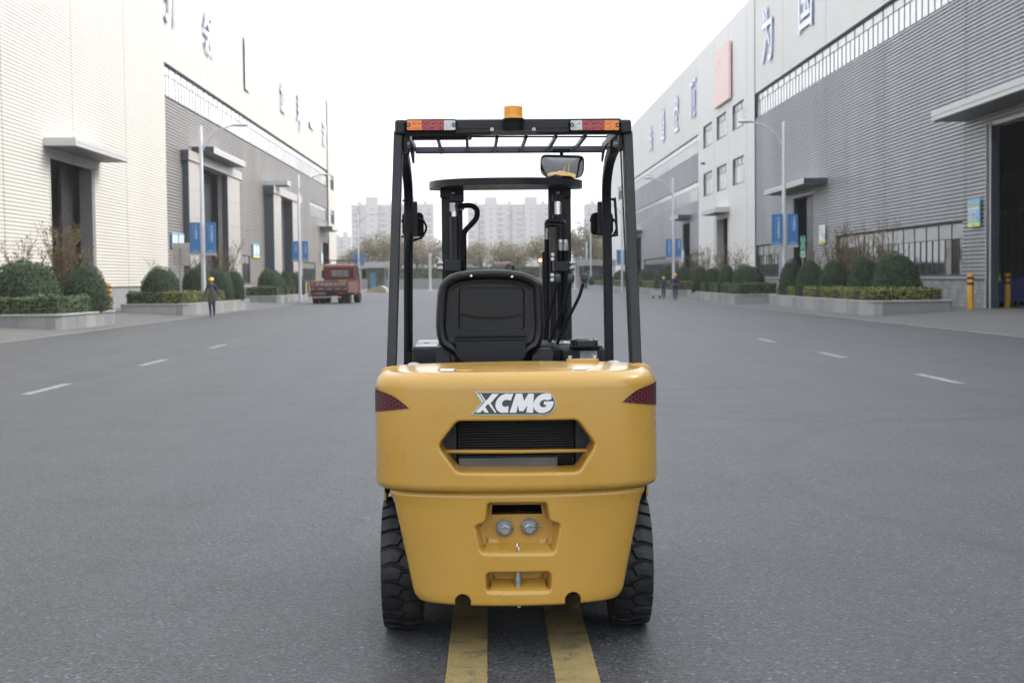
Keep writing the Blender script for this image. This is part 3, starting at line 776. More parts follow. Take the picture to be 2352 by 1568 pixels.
MB().box(d0.x + 0.06, d0.x + 0.11, d0.y + 0.03, d0.y + 0.2, zt_ + 0.0022, zt_ + 0.0028).box(d0.x + 0.13, d1.x - 0.02, d0.y + 0.12, d0.y + 0.19, zt_ + 0.0022, zt_ + 0.0028).box(d0.x + 0.012, d0.x + 0.02, d0.y + 0.03, d0.y + 0.2, zt_ + 0.0022, zt_ + 0.0028).build('decal_print', M_KNB, SB)
MB().box(-0.52, 0.52, 0.95, 1.75, 0.58, 0.62).build('floor_plate', M_BLK, FK)
MB().box(-0.50, 0.50, 1.45, 1.62, 0.62, 1.10).build('dashboard', M_PLA, FK, bevel=0.04, seg=3)
for s_ in (-1, 1):
    MB().poly([(1.2, 0.62), (1.2, 0.78), (1.45, 0.82), (1.75, 0.80), (1.98, 0.6), (1.98, 0.56), (1.7, 0.62)], s_ * 0.38, s_ * 0.62, plane='yz').build('front_fender', M_YEL, FK, bevel=0.01)

# ---- overhead guard
YT, YB = 0.32, -0.10                     # rear posts lean forward: depth at the top and at the deck
def post(pt, pb, w, d, nm='rear_post'):
    a = L(pt, YT); b_ = L(pb, YB)
    dirn = (b_ - a).normalized(); b2 = b_ + dirn * 0.35
    return MB().bar(a, b2, w, d, up=(0, 1, 0)).build(nm, M_BLK, FK, bevel=0.008, seg=3)
GRD = None
wl_ = L((925, 400), YT).x - L((905.5, 400), YT).x
post((915.5, 307), (900, 838), 0.043, 0.075)
post((1440.5, 307), (1461, 836), 0.045, 0.075)
# inner lips of the posts (a lighter strip along the right one)
a, b_ = L((1425, 330), YT + 0.05), L((1447, 836), YB + 0.05)
MB().bar(a, b_, 0.007, 0.02).build('post_flange', M_BLK, FK, bevel=0.003)
ra, rb_ = L(c1(270, 212), YT - 0.04), L(c1(2090, 326), YT - 0.04)
XB = MB().box(ra.x - 0.01, rb_.x + 0.01, YT - 0.04, YT + 0.05, rb_.z, ra.z).build('rear_crossbar', M_BLK, FK, bevel=0.008, seg=3)
ga, gb = L(c1(700, 235), YT - 0.043), L(c1(1660, 285), YT - 0.043)
MB().box(ga.x, gb.x, YT - 0.0425, YT - 0.038, gb.z, ga.z).build('crossbar_rib', M_BLK, FK, bevel=0.002)
for a_, b2 in (((168, 210), (270, 342)), ((2090, 208), (2195, 332))):
    p, q = L(c1(*a_), YT - 0.055), L(c1(*b2), YT - 0.055)
    MB().box(p.x, q.x, YT - 0.055, YT + 0.06, q.z, p.z).build('corner_casting', M_BLK, FK, bevel=0.014, seg=3)
# tail lights
def tail(x0, y0, x1, y1, segs, screws):
    yf = YT - 0.075
    p, q = L(c1(x0, y0), yf), L(c1(x1, y1), yf)
    T = MB().poly(fillet([(p.x, q.z), (q.x, q.z), (q.x, p.z), (p.x, p.z)], 0.012, 4), yf + 0.002, YT - 0.0405).build('tail_light', M_PLA, FK, bevel=0.003)
    for xa, xb, m, nm in segs:
        a, b_ = L(c1(xa, 217), yf - 0.006), L(c1(xb, 301), yf - 0.006)
        rr = [0.001] * 4
        if xa == segs[0][0]: rr[0] = rr[3] = 0.008
        if xb == segs[-1][1]: rr[1] = rr[2] = 0.008
        o = MB().poly(fillet([(a.x, b_.z), (b_.x, b_.z), (b_.x, a.z), (a.x, a.z)], rr, 4), yf - 0.008, yf + 0.004).build(nm, m, T, bevel=0.003)
        dm = MB(); wdt = b_.x - a.x; n = 3 if wdt > 0.07 else 2
        for i in range(n):
            for j in range(2):
                cx_, cz_ = a.x + wdt * (i + 0.5) / n, b_.z + (a.z - b_.z) * (0.28 + 0.44 * j)
                dm.lathe([(0.0075, 0.0), (0.006, -0.0006), (0.003, -0.001), (0.0003, -0.0011)], (cx_, yf - 0.0079, cz_), 'y', 12, caps=False)
        dd = dm.build('bulb_lens', m, T, smooth=60); dd['kind'] = 'stuff'
    for sx in screws:
        c = L(c1(sx, 258), yf - 0.008)
        MB().lathe([(0.010, 0.0), (0.010, -0.0012), (0.001, -0.0012)], (c.x, yf - 0.0078, c.z), 'y', 16, caps=False).build('screw_well', M_PLA, T)
        MB().lathe([(0.0055, 0.0), (0.0055, -0.002), (0.003, -0.002), (0.003, -0.0005), (0.0005, -0.0005)], (c.x, yf - 0.0092, c.z), 'y', 12, caps=False).build('screw', M_WSH, T)
tail(262, 208, 695, 308, ((271, 400, M_AMB, 'amber_lens'), (400, 590, M_RED, 'red_lens'), (590, 689, M_CLR, 'clear_lens')), (284, 676))
tail(1662, 208, 2090, 308, ((1672, 1771, M_CLR, 'clear_lens'), (1771, 1962, M_RED, 'red_lens'), (1962, 2088, M_AMB, 'amber_lens')), (1685, 2076))
# beacon
yb = YT - 0.11
c = L(c1(1184, 258), yb); rB = (L(c1(1265, 258), yb).x - L(c1(1102, 258), yb).x) / 2
z = lambda v: L(c1(1184, v), yb).z
BE = MB().lathe([(rB * 1.06, z(315)), (rB * 1.08, z(232)), (rB * 1.15, z(228)), (rB * 1.15, z(206)), (rB * 1.05, z(203))], (c.x, yb, 0), 'z', 40).build('beacon', M_PLA, FK, smooth=35)
pr = [(rB * 1.02, z(204)), (rB * 1.02, z(198))]
for v0, v1 in ((196, 165), (162, 150), (147, 134), (131, 122), (119, 112), (109, 104)): pr += [(rB * 0.99, z(v0)), (rB * 0.965, z(v1)), (rB * 0.95, z(v1) + 0.001)]
pr += [(rB * 0.93, z(99)), (rB * 0.6, z(97)), (0.001, z(97))]
MB().lathe(pr, (c.x, yb, 0), 'z', 40, caps=False).build('beacon_lens', M_BEA, BE, smooth=30)
pa = [xz(c1(*p), YT - 0.05) for p in ((985, 322), (1040, 282), (1330, 282), (1380, 322), (1380, 337), (985, 337))]
BP = MB().poly(pa, YT - 0.052, YT - 0.0405).box(pa[5][0], pa[4][0], YT - 0.16, YT - 0.041, pa[4][1] - 0.002, pa[4][1] + 0.006).build('beacon_bracket', M_BLK, FK, bevel=0.002)
for bx in (1000, 1358):
    q = L(c1(bx, 297), YT - 0.054)
    MB().lathe([(0.0105, 0.0), (0.0105, -0.005), (0.008, -0.008), (0.001, -0.008)], (q.x, YT - 0.052, q.z), 'y', 16, caps=False).box(q.x - 0.0012, q.x + 0.0012, YT - 0.0605, YT - 0.0595, q.z - 0.008, q.z + 0.008, 1).build('bracket_bolt', [M_STL, M_DRK], BP, smooth=40)
for bx in (1122, 1182, 1246):
    q = L(c1(bx, 338), yb); MB().tube([(q.x, yb, q.z + 0.004), (q.x, yb, q.z - (0.008 if bx == 1182 else 0.003))], 0.0025, 6).build('stud', M_WSH, BP)
# roof: bars of the grating
yA, yB2 = L(c1(1000, 358), 0.42).y, 1.13
zr = L(c1(1000, 358), 0.44).z
a, b_ = L(c1(320, 358), 0.44), L(c1(1980, 358), 0.44)
MB().bar(a, b_, 0.006, 0.03, up=(0, 1, 0)).build('roof_crossbar', M_BLK, FK)
a, b_ = L(c1(345, 474), yB2), L(c1(1955, 464), yB2)
zB = (a.z + b_.z) / 2
MB().bar(a, b_, 0.034, 0.05, up=(0, 1, 0)).build('roof_crossbar', mat('bluish_steel', (0.055, 0.058, 0.085), 0.4), FK, bevel=0.006)
for (x0, y0), (x1, y1) in (((540, 372), (568, 488)), ((790, 360), (792, 478)), ((1045, 338), (1025, 478)), ((1298, 335), (1250, 476)), ((1558, 330), (1480, 474)), ((1815, 330), (1708, 468))):
    p, q = L(c1(x0, y0), 0.37), L(c1(x1, y1), 1.11)
    p.z = q.z + 0.006
    rb = MB().bar((q.x, 0.36, q.z + 0.002), (q.x, 1.14, q.z + 0.002), 0.014, 0.022, up=(0, 0, 1)).build('roof_bar', M_BLK, FK, bevel=0.002)
    MB().poly([(0, 0.0), (0.02, 0.012), (0.05, 0.014), (0.05, 0.028), (0.0, 0.028)], -0.008, 0.008, plane='yz').build('weld_gusset', M_BLK, rb)
    rb.children[0].location = (q.x, 1.06, q.z - 0.01)
p, q = L(c1(315, 338), 0.40), L(c1(828, 385), 0.40)
BKT = MB().poly(fillet([(p.x, q.z), (q.x, q.z), (q.x, p.z), (p.x, p.z)], 0.006, 3), 0.398, 0.404, holes=([(p.x + 0.022 + 0.008 * math.cos(t), (p.z + q.z) / 2 + 0.003 + 0.003 * math.sin(t)) for t in np.linspace(0, 6.283, 12, endpoint=False)], [(q.x - 0.018 + 0.006 * math.cos(t), (p.z + q.z) / 2 + 0.006 * math.sin(t)) for t in np.linspace(0, 6.283, 12, endpoint=False)])).build('roof_plate', M_BLK, FK)
# front posts, curved into the roof
for s_, xs in ((-1, ((938, 838), (938, 640), (938.5, 500), (938, 440), (935, 400), (931, 372), (926, 352))), (1, ((1399, 836), (1396, 640), (1393.5, 500), (1393, 430), (1397, 385), (1404, 356), (1412, 336)))):
    yy = (1.22, 1.20, 1.17, 1.12, 1.0, 0.85, 0.66)
    pts = smooth_path([L(x_, y_) for x_, y_ in zip(xs, yy)], 5)
    b = MB(); o0 = 0
    for i, p in enumerate(pts):
        t = (pts[min(i + 1, len(pts) - 1)] - pts[max(0, i - 1)]).normalized()
        xv = Vector((1, 0, 0)); xv = (xv - t * xv.dot(t)).normalized(); yv = t.cross(xv)
        b.v += [tuple(p + xv * (0.0235 * i_) + yv * (0.03 * j_)) for i_, j_ in ((-1, -1), (1, -1), (1, 1), (-1, 1))]
        if i:
            k = 4 * i
            for e in range(4): b.f.append([k - 4 + e, k - 4 + (e + 1) % 4, k + (e + 1) % 4, k + e]); b.m.append(0)
    b.f.append([0, 1, 2, 3]); b.m.append(0); e = len(b.v) - 4; b.f.append([e, e + 1, e + 2, e + 3]); b.m.append(0)
    fp = b.build('front_post', M_BLK, FK, smooth=40, bevel=0.007)
    # side rail of the roof from the rear corner to the front post, hinge block and bolt
    p = L((926 if s_ < 0 else 1414, 345 if s_ < 0 else 340), 0.66)
    top = L(((919, 309) if s_ < 0 else (1436, 308)), YT + 0.04)
    MB().bar((top.x - s_ * 0.02, YT + 0.06, zB + 0.015), (top.x - s_ * 0.02, 1.14, zB + 0.015), 0.05, 0.04, up=(0, 0, 1)).build('roof_rail', M_BLK, FK, bevel=0.006)
    e_ = pts[-1]
    MB().bar((e_.x - s_ * 0.005, e_.y - 0.01, e_.z - 0.01), (top.x - s_ * 0.02, e_.y - 0.01, zB + 0.012), 0.05, 0.035, up=(0, 1, 0)).build('post_bracket', M_BLK, FK, bevel=0.004)
    if s_ < 0: h0, h1 = L(c1(240, 345), YT + 0.03), L(c1(275, 490), YT + 0.03)
    else: h0, h1 = L(c1(2080, 340), YT + 0.03), L(c1(2120, 480), YT + 0.03)
    hb = MB().box(min(h0.x, h1.x), max(h0.x, h1.x), YT - 0.005, YT + 0.07, h1.z, h0.z).build('hinge_block', M_BLK, FK, bevel=0.006)
    bz = L(c1(290, 420) if s_ < 0 else c1(2062, 415), YT + 0.03)
    MB().lathe([(0.016, -0.012), (0.016, -0.006), (0.022, -0.006), (0.022, 0.004)], (bz.x, YT + 0.03, bz.z), 'x', 14).build('hinge_bolt', M_WSH, hb, smooth=35)
    # inner gusset by the front post head
    g = [c1(315, 430), c1(338, 480), c1(338, 580), c1(322, 590), c1(300, 480)] if s_ < 0 else [c1(1980, 345), c1(2008, 345), c1(2010, 400), c1(1965, 480), c1(1948, 575), c1(1934, 565), c1(1942, 470), c1(1982, 410)]
    MB().poly([xz(q, 0.98) for q in g], 0.96, 1.0).build('post_gusset', M_BLK, FK, bevel=0.003)

# ---- rear view mirror hanging from the roof
ym = 1.02
p, q = L(c1(1412, 522), ym), L(c1(1787, 712), ym)
hw, hh = (q.x - p.x) / 2, (p.z - q.z) / 2
Mm = Matrix.Translation(((p.x + q.x) / 2, ym, (p.z + q.z) / 2)) @ Matrix.Rotation(math.radians(15.5), 4, 'X') @ Matrix.Rotation(math.radians(-7), 4, 'Z') @ Matrix.Rotation(math.radians(0.6), 4, 'Y')
out_ = fillet([(-hw, -hh), (hw, -hh), (hw, hh), (-hw, hh)], [0.055, 0.05, 0.03, 0.03], 7)
MR = MB().poly(out_, 0.0, 0.03).build('mirror', M_PLA, FK, bevel=0.006, seg=3); MR.matrix_local = Mm
inn = [(x_ * 0.955, z_ * 0.93) for x_, z_ in out_]
gl = MB(); RM = 0.50
cl = [(x_ * 0.955, z_ * 0.93) for x_, z_ in out_]
nr_ = 10; n_ = len(cl)
for q in range(nr_ + 1):
    for x_, z_ in cl:
        u, w = x_ * q / nr_, z_ * q / nr_; gl.v.append((u, -0.034 + (RM - math.sqrt(RM * RM - u * u - w * w)), w))
for q in range(nr_):
    for k in range(n_): gl.f.append([q * n_ + k, q * n_ + (k + 1) % n_, (q + 1) * n_ + (k + 1) % n_, (q + 1) * n_ + k]); gl.m.append(0)
go_ = gl.build('mirror_glass', M_MIR, MR, smooth=80, fix=False)
for p_ in go_.data.polygons: pass
sa, sb_ = L(c1(1597, 480), ym + 0.03), L(c1(1597, 535), ym + 0.03)
MB().tube([(sa.x, ym + 0.05, sa.z), (sb_.x, ym + 0.03, sb_.z - 0.03)], 0.010, 10).box(sa.x - 0.045, sa.x + 0.045, ym + 0.02, ym + 0.08, sa.z - 0.006, sa.z + 0.012).build('mirror_bracket', M_PLA, FK, bevel=0.003)

# ---- work lamps on the front posts
for s_, x0, x1 in ((-1, 232, 415), (1, 1850, 2038)):
    yl_ = 1.30
    p, q = L(c1(x0, 1005), yl_), L(c1(x1, 1208 if s_ < 0 else 1195), yl_)
    T = MB().poly(fillet([(p.x, q.z), (q.x, q.z), (q.x, p.z), (p.x, p.z)], 0.028, 6), yl_, yl_ + 0.07).build('work_lamp', M_PLA, FK, bevel=0.008, seg=3)
    n = 8
    for k in range(n):
        x_ = p.x + (q.x - p.x) * (k + 1) / (n + 1)
        MB().box(x_ - 0.002, x_ + 0.002, yl_ - 0.018, yl_, q.z + 0.02, p.z - 0.012).build('cooling_fin', M_PLA, T)
    bx0, bx1 = ((325, 365) if s_ < 0 else (1903, 1945))
    a, b_ = L(c1(bx0, 912), yl_ - 0.04), L(c1(bx1, 1205), yl_ - 0.04)
    MB().box(a.x, b_.x, yl_ - 0.05, yl_ - 0.02, b_.z, a.z).build('lamp_bracket', M_BLK, FK, bevel=0.003)
    c = (p + q) / 2
    MB().tube([(p.x - 0.006, yl_ + 0.03, c.z + 0.02), (q.x + 0.006, yl_ + 0.03, c.z + 0.02)], 0.008, 8).build('lamp_pivot', M_PLA, T)
    MB().tube([(p.x + 0.01, yl_ + 0.02, c.z), (p.x + 0.012, yl_ + 0.02, q.z - 0.012), (q.x - 0.01, yl_ + 0.02, q.z - 0.012), (q.x - 0.008, yl_ + 0.02, c.z)], 0.003, 6).build('lamp_yoke', M_BLK, T)
    MB().tube(smooth_path([(c.x + 0.01, yl_ - 0.02, c.z + 0.02), (c.x + 0.05, yl_ - 0.05, c.z + 0.025), (c.x + 0.075, yl_ - 0.05, c.z - 0.02), (c.x + 0.05, yl_ - 0.03, c.z - 0.07), (c.x, yl_ - 0.03, c.z - 0.09)], 4), 0.006, 6).build('lamp_cable', M_PLA, T, smooth=60)
pts = [L(c1(*v), 1.22) for v in ((2005, 892), (2040, 892), (2052, 905), (2068, 1180), (2058, 1198), (2010, 1203))]
MB().tube(smooth_path(pts, 5), 0.0075, 8).build('grab_handle', M_BLK, FK, smooth=60)
pts = [L(c1(*v), 1.22) for v in ((235, 903), (262, 903))]; MB().tube(pts, 0.006, 8).build('handle_end', M_BLK, FK)
pts = [L(c1(*v), 1.22) for v in ((225, 1208), (262, 1212))]; MB().tube(pts, 0.006, 8).build('handle_end', M_BLK, FK)
pts = [L(v, 1.12) for v in ((942, 530), (938.5, 555), (936, 600), (936.5, 700), (938, 790), (940, 800))]
MB().tube(smooth_path(pts, 4), [0.012] * 2 + [0.017] * 17 + [0.014] * 2, 10).build('grab_bar', M_PLA, FK, smooth=60)

# ---- mast
ymst = 1.75
def chan(x0, x1, nm):
    a = L(c1(x0, 790), ymst); b_ = L(c1(x1, 790), ymst)
    w = b_.x - a.x
    t = MB().poly([(a.x, ymst), (b_.x, ymst), (b_.x, ymst + 0.02), (a.x + 0.022, ymst + 0.02), (a.x + 0.022, ymst + 0.13), (b_.x, ymst + 0.13), (b_.x, ymst + 0.15), (a.x, ymst + 0.15)] if nm < 0 else
              [(a.x, ymst), (b_.x, ymst), (b_.x, ymst + 0.15), (a.x, ymst + 0.15), (a.x, ymst + 0.13), (b_.x - 0.022, ymst + 0.13), (b_.x - 0.022, ymst + 0.02), (a.x, ymst + 0.02)], 0.12, a.z + 0.02, plane='xy')
    return t.build('mast_channel', M_BLK, FK, bevel=0.004)
chan(566, 745, -1); chan(1490, 1674, 1)
for x0, x1 in ((555, 760), (1482, 1676)):       # heads of the channels
    a, b_ = L(c1(x0, 775), ymst - 0.02), L(c1(x1, 880), ymst - 0.02)
    MB().box(a.x, b_.x, ymst - 0.03, ymst - 0.002, b_.z, a.z).build('mast_head', M_BLK, FK, bevel=0.006)
# curved top beam
xa, xb = L(c1(460, 770), 1.70).x, L(c1(1778, 770), 1.70).x
zt0, zb0 = L(c1(1120, 705), 1.36).z, L(c1(1120, 766), 1.36).z
oc = []
for k in range(61):
    ph_ = -math.pi / 2 + math.pi * k / 60
    u = math.copysign(abs(math.sin(ph_)) ** (2 / 2.6), math.sin(ph_)); q = abs(math.cos(ph_)) ** (2 / 2.6)
    oc.append(((xa + xb) / 2 + u * (xb - xa) / 2, 1.80 - 0.44 * q))
oc += [(xb - 0.03, 1.86), (xa + 0.03, 1.86)]
MB().poly(oc, zb0, zt0, plane='xy').build('mast_top_beam', M_BLK, FK, bevel=0.006)
# lift cylinders
zf = lambda v, y_: L(c1(1000, v), y_).z
def cyl(xp, w, z0, z1, m, nm, y_=1.68, n=20, parent=FK):
    a, b_ = L(c1(xp - w / 2, 1000), y_), L(c1(xp + w / 2, 1000), y_)
    return MB().lathe([((b_.x - a.x) / 2, z0), ((b_.x - a.x) / 2, z1)], ((a.x + b_.x) / 2, y_, 0), 'z', n).build(nm, m, parent, smooth=40)
Y_ = 1.66
LC = cyl(680, 82, 0.6, zf(1040, Y_), M_BLK, 'lift_cylinder', Y_)
cyl(680, 86, zf(1085, Y_), zf(1038, Y_), M_BLK, 'cylinder_gland', Y_, parent=LC)
cyl(678, 46, zf(1040, Y_), zf(985, Y_), M_CHR, 'piston_rod', Y_, parent=LC)
cyl(673, 70, zf(992, Y_), zf(920, Y_), M_STL, 'rod_collar', Y_, parent=LC)
a, b_ = L(c1(642, 850), Y_), L(c1(760, 915), Y_)
MB().box(a.x, b_.x, Y_ - 0.03, Y_ + 0.04, b_.z, a.z).build('rod_clamp', M_BLK, LC, bevel=0.006)
cyl(672, 30, zf(852, Y_), zf(830, Y_), M_WSH, 'clamp_nut', Y_, 6, LC)
a = L(c1(735, 955), Y_ - 0.02); MB().lathe([(0.022, -0.02), (0.022, 0.02)], (a.x, Y_ - 0.02, a.z), 'x', 6).build('hose_fitting', M_WSH, LC)
pts = [L(c1(*v), Y_ - 0.03) for v in ((705, 955), (760, 947), (825, 947), (866, 975), (874, 1015), (862, 1060), (820, 1110), (780, 1150), (762, 1190), (760, 1260), (760, 1500), (760, 1900))]
MB().tube(smooth_path(pts, 5), 0.0155, 10).build('hydraulic_hose', M_PLA, FK, smooth=60)
a, b_ = L(c2(600, 82), Y_ - 0.05), L(c2(737, 190), Y_ - 0.05)
CB = MB().box(a.x, b_.x, Y_ - 0.08, Y_ + 0.09, b_.z, a.z).build('cylinder_clamp', M_BLK, FK, bevel=0.01)
for v in ((560, 115), (560, 160)):
    q = L(c2(*v), Y_ - 0.02); MB().lathe([(0.012, -0.014), (0.012, 0.014)], (q.x, Y_ - 0.02, q.z), 'x', 8).build('clamp_bolt', M_STL, CB)
# right side
RCY = cyl(1588, 92, 0.6, zf(1035, Y_), M_BLK, 'lift_cylinder', Y_)
cyl(1568, 100, zf(1070, Y_), zf(1028, Y_), M_BLK, 'cylinder_gland', Y_, parent=RCY)
cyl(1566, 58, zf(1032, Y_), zf(905, Y_), M_CHR, 'piston_rod', Y_, parent=RCY)
a, b_ = L(c1(1515, 850), Y_), L(c1(1605, 910), Y_)
MB().box(a.x, b_.x, Y_ - 0.03, Y_ + 0.04, b_.z, a.z).build('rod_clamp', M_BLK, RCY, bevel=0.006)
cyl(1566, 34, zf(856, Y_), zf(832, Y_), M_WSH, 'clamp_nut', Y_, 6, RCY)
PI_ = [((1468, 1150), (1466, 1100), (1474, 1082), (1500, 1077), (1590, 1079), (1615, 1090), (1630, 1115), (1633, 1160), (1633, 1250)),
       ((1470, 1130), (1476, 1112), (1500, 1108), (1550, 1110), (1578, 1122), (1588, 1150), (1588, 1250))]
for v in PI_: MB().tube(smooth_path([L(c1(*w), Y_ - 0.07) for w in v], 5), 0.0115, 10).build('steel_pipe', M_BLK, FK, smooth=60)
for xp in (1586, 1630):
    a0 = L(c1(xp, 1250), Y_ - 0.07); a1 = L(c1(xp, 1400), Y_ - 0.07); a2 = L(c1(xp, 1330), Y_ - 0.07); a25 = L(c1(xp, 1262), Y_ - 0.07)
    HF = MB().lathe([(0.014, a25.z), (0.014, L(c1(xp, 1236), Y_ - 0.07).z)], (a0.x, a0.y, 0), 'z', 6).build('hex_fitting', mat('bright_zinc', (0.62, 0.64, 0.62), 0.3, metal=0.6), FK)
    MB().lathe([(0.0165, a2.z), (0.0165, L(c1(xp, 1282), Y_ - 0.07).z), (0.012, a25.z)], (a0.x, a0.y, 0), 'z', 14).build('crimp_sleeve', M_WSH, HF, smooth=40)
    MB().tube([a2, L(c1(xp - 4, 1500), Y_ - 0.07), L(c1(xp - 6, 2000), Y_ - 0.07)], 0.0145, 10).build('hydraulic_hose', M_PLA, FK, smooth=60)
a0 = L(c1(1468, 1157), Y_ - 0.07)
zz_ = lambda v: L(c1(1468, v), Y_ - 0.07).z
HF = MB().lathe([(0.0145, zz_(1168)), (0.0145, zz_(1142))], (a0.x, a0.y, 0), 'z', 6).lathe([(0.011, zz_(1175)), (0.011, zz_(1166))], (a0.x, a0.y, 0), 'z', 12).lathe([(0.014, zz_(1235)), (0.014, zz_(1190)), (0.011, zz_(1175))], (a0.x, a0.y, 0), 'z', 12).build('hose_end', M_WSH, FK, smooth=30)
MB().tube([L(c1(1467, 1233), Y_ - 0.07), L(c1(1467, 1345), Y_ - 0.07)], 0.013, 10).build('hydraulic_hose', M_PLA, FK, smooth=60)
MB().tube([L(c2(1459, 14), Y_ - 0.07), L(c2(1459, 20), Y_ - 0.07), L(c2(1461, 770), Y_ - 0.07)], [0.016, 0.0195, 0.0195], 12).build('hose_sheath', M_PLA, FK, smooth=50)
a, b_ = L(c1(1498, 1130), Y_ - 0.09), L(c1(1550, 1400), Y_ - 0.09)
MB().box(a.x, b_.x, Y_ - 0.10, Y_ - 0.05, b_.z, a.z).build('pipe_plate', mat('brown_black_paint', (0.035, 0.031, 0.030), 0.45), FK, bevel=0.004)
for v in ((1520, 40), (1520, 78), (1516, 215), (1516, 255)):
    q = L(c2(*v), Y_ - 0.11); MB().lathe([(0.0125, 0.0), (0.0125, -0.01), (0.008, -0.012)], (q.x, Y_ - 0.10, q.z), 'y', 6).build('plate_bolt', mat('bright_zinc', (0.62, 0.64, 0.62), 0.3, metal=0.6), FK)
a, b_ = L(c2(1530, 95), Y_ - 0.09), L(c2(1680, 185), Y_ - 0.09)
CB = MB().box(a.x, b_.x - 0.01, Y_ - 0.09, Y_ + 0.09, b_.z, a.z).build('cylinder_clamp', M_BLK, FK, bevel=0.008)
for v in ((1690, 113), (1690, 155)):
    q = L(c2(*v), Y_ - 0.02); MB().lathe([(0.012, -0.014), (0.012, 0.014)], (q.x - 0.003, Y_ - 0.02, q.z), 'x', 8).build('clamp_bolt', M_STL, CB)
MB().box(L(c1(566, 790), ymst).x, L(c1(1674, 790), ymst).x, ymst + 0.02, ymst + 0.1, 0.35, 0.55).build('mast_lower_beam', M_BLK, FK)
for s_ in (-1, 1):
    MB().poly([(1.95, 0.7), (2.0, 0.7), (2.0, 0.10), (3.05, 0.075), (3.05, 0.06), (1.95, 0.06)], s_ * 0.28 - 0.06, s_ * 0.28 + 0.06, plane='yz').build('fork', M_BLK, FK, bevel=0.004)
MB().box(-0.5, 0.5, 1.92, 1.948, 0.30, 0.42).box(-0.5, 0.5, 1.92, 1.948, 0.6, 0.7).build('fork_carriage', M_BLK, FK, bevel=0.004)

# ---- control levers
for knob, rod in (((1560, 240), ((1557, 285), (1532, 390), (1500, 520), (1465, 640), (1440, 760))), ((1676, 240), ((1668, 285), (1615, 470), (1545, 660), (1478, 825))), ((1790, 236), ((1780, 285), (1745, 400), (1655, 580), (1590, 720), (1530, 870)))):
    y_ = 0.80
    lv = MB().tube(smooth_path([L(c2(*v), y_) for v in rod], 5), 0.0085, 8).build('control_lever', M_PLA, FK, smooth=60)
    c = L(c2(*knob), y_)
    r = abs(L(c2(knob[0] + 28, knob[1]), y_).x - c.x)
    r *= 1.08
    MB().lathe([(r * 0.45, -r * 1.45), (r * 0.85, -r * 1.0), (r * 1.02, -r * 0.35), (r, r * 0.5), (r * 0.85, r * 0.95), (r * 0.45, r * 1.12), (0.0005, r * 1.15)], tuple(c), 'z', 16, caps=False).build('lever_knob', M_KNB, lv, smooth=60)
# ---- steering wheel and its knob
c = L(c2(1152, 150), 1.05); r = abs(L(c2(1195, 150), 1.05).x - c.x)
MB().lathe([(r * 0.8, -0.035), (r * 0.98, -0.03), (r, -0.012), (r * 0.97, 0.004), (r * 0.75, 0.017), (r * 0.35, 0.024), (0.0005, 0.026)], tuple(c), 'z', 24, caps=False).build('steering_knob', mat('gloss_black', (0.006, 0.006, 0.007), 0.25, coat=0.2), FK, smooth=60)
MB().tube([(c.x - 0.13 + 0.17 * math.cos(t), 1.2 + 0.15 * math.sin(t), c.z - 0.115 - 0.10 * (1 + math.sin(t)) * -0.0 + 0.06 * math.sin(t)) for t in np.linspace(0, 2 * math.pi, 32)], 0.014, 8, caps=False).build('steering_wheel', M_PLA, FK, smooth=60)
MB().tube([(c.x - 0.13, 1.2, c.z - 0.12), (c.x - 0.13, 1.5, 1.0)], 0.03, 10).build('steering_column', M_PLA, FK)

# ---- seat
ys = 0.36
ol = [(850, 166), (1000, 161), (1150, 167), (1270, 186), (1350, 215), (1405, 255), (1435, 300), (1446, 400), (1450, 550), (1456, 650), (1450, 740), (1425, 815), (1395, 850), (1340, 880), (1300, 930), (1295, 985), (700, 985), (690, 930), (640, 880), (590, 850), (550, 815), (527, 740), (517, 650), (522, 500), (530, 380), (545, 305), (575, 258), (630, 215), (710, 185)]
OL = densify([xz(c2(*p), ys) for p in ol], 0.02)
cx_ = sum(p[0] for p in OL) / len(OL); cz_ = sum(p[1] for p in OL) / len(OL)
def ringp(ins):
    _, _n = None, None
    P = np.array(OL); d = np.roll(P, -1, 0) - np.roll(P, 1, 0); d /= np.linalg.norm(d, axis=1)[:, None]
    nrm = np.stack([d[:, 1], -d[:, 0]], 1)                   # orientation resolved below
    if ((P + nrm * 0.01 - [cx_, cz_]) ** 2).sum() > ((P - [cx_, cz_]) ** 2).sum(): nrm = -nrm
    return P + nrm * ins
SEAT = MB(); n = len(OL)
seq = [(0.012, 0.13), (0.0, 0.10), (0.0, 0.055), (0.004, 0.028), (0.011, 0.012), (0.021, 0.006), (0.034, 0.009), (0.044, 0.016), (0.050, 0.030), (0.072, 0.036)]
for ins, dy in seq: SEAT.v += [(p[0], ys + dy, p[1]) for p in ringp(ins)]
for i in range(len(seq) - 1):
    for k in range(n): SEAT.f.append([i * n + k, i * n + (k + 1) % n, (i + 1) * n + (k + 1) % n, (i + 1) * n + k]); SEAT.m.append(0)
lastr = [tuple(p) for p in ringp(0.072)]
hole = fillet([xz(c2(*p), ys + 0.03) for p in ((715, 318), (1280, 318), (1282, 690), (712, 690))], 0.03, 4)
tr = tessellate_polygon([[Vector((p[0], p[1], 0)) for p in lastr], [Vector((p[0], p[1], 0)) for p in hole]])
o0 = len(SEAT.v); al = lastr + hole
SEAT.v += [(p[0], ys + 0.036, p[1]) for p in al]
for t in tr: SEAT.f.append([o0 + i for i in t]); SEAT.m.append(0)
o1 = len(SEAT.v); SEAT.v += [(cx_ + (p[0] - cx_) * 0.96, ys + 0.050, p[1]) for p in hole]; nh = len(hole); oh = o0 + len(lastr)
for k in range(nh): SEAT.f.append([oh + k, oh + (k + 1) % nh, o1 + (k + 1) % nh, o1 + k]); SEAT.m.append(0)
SEAT.f.append([o1 + k for k in range(nh)]); SEAT.m.append(0)
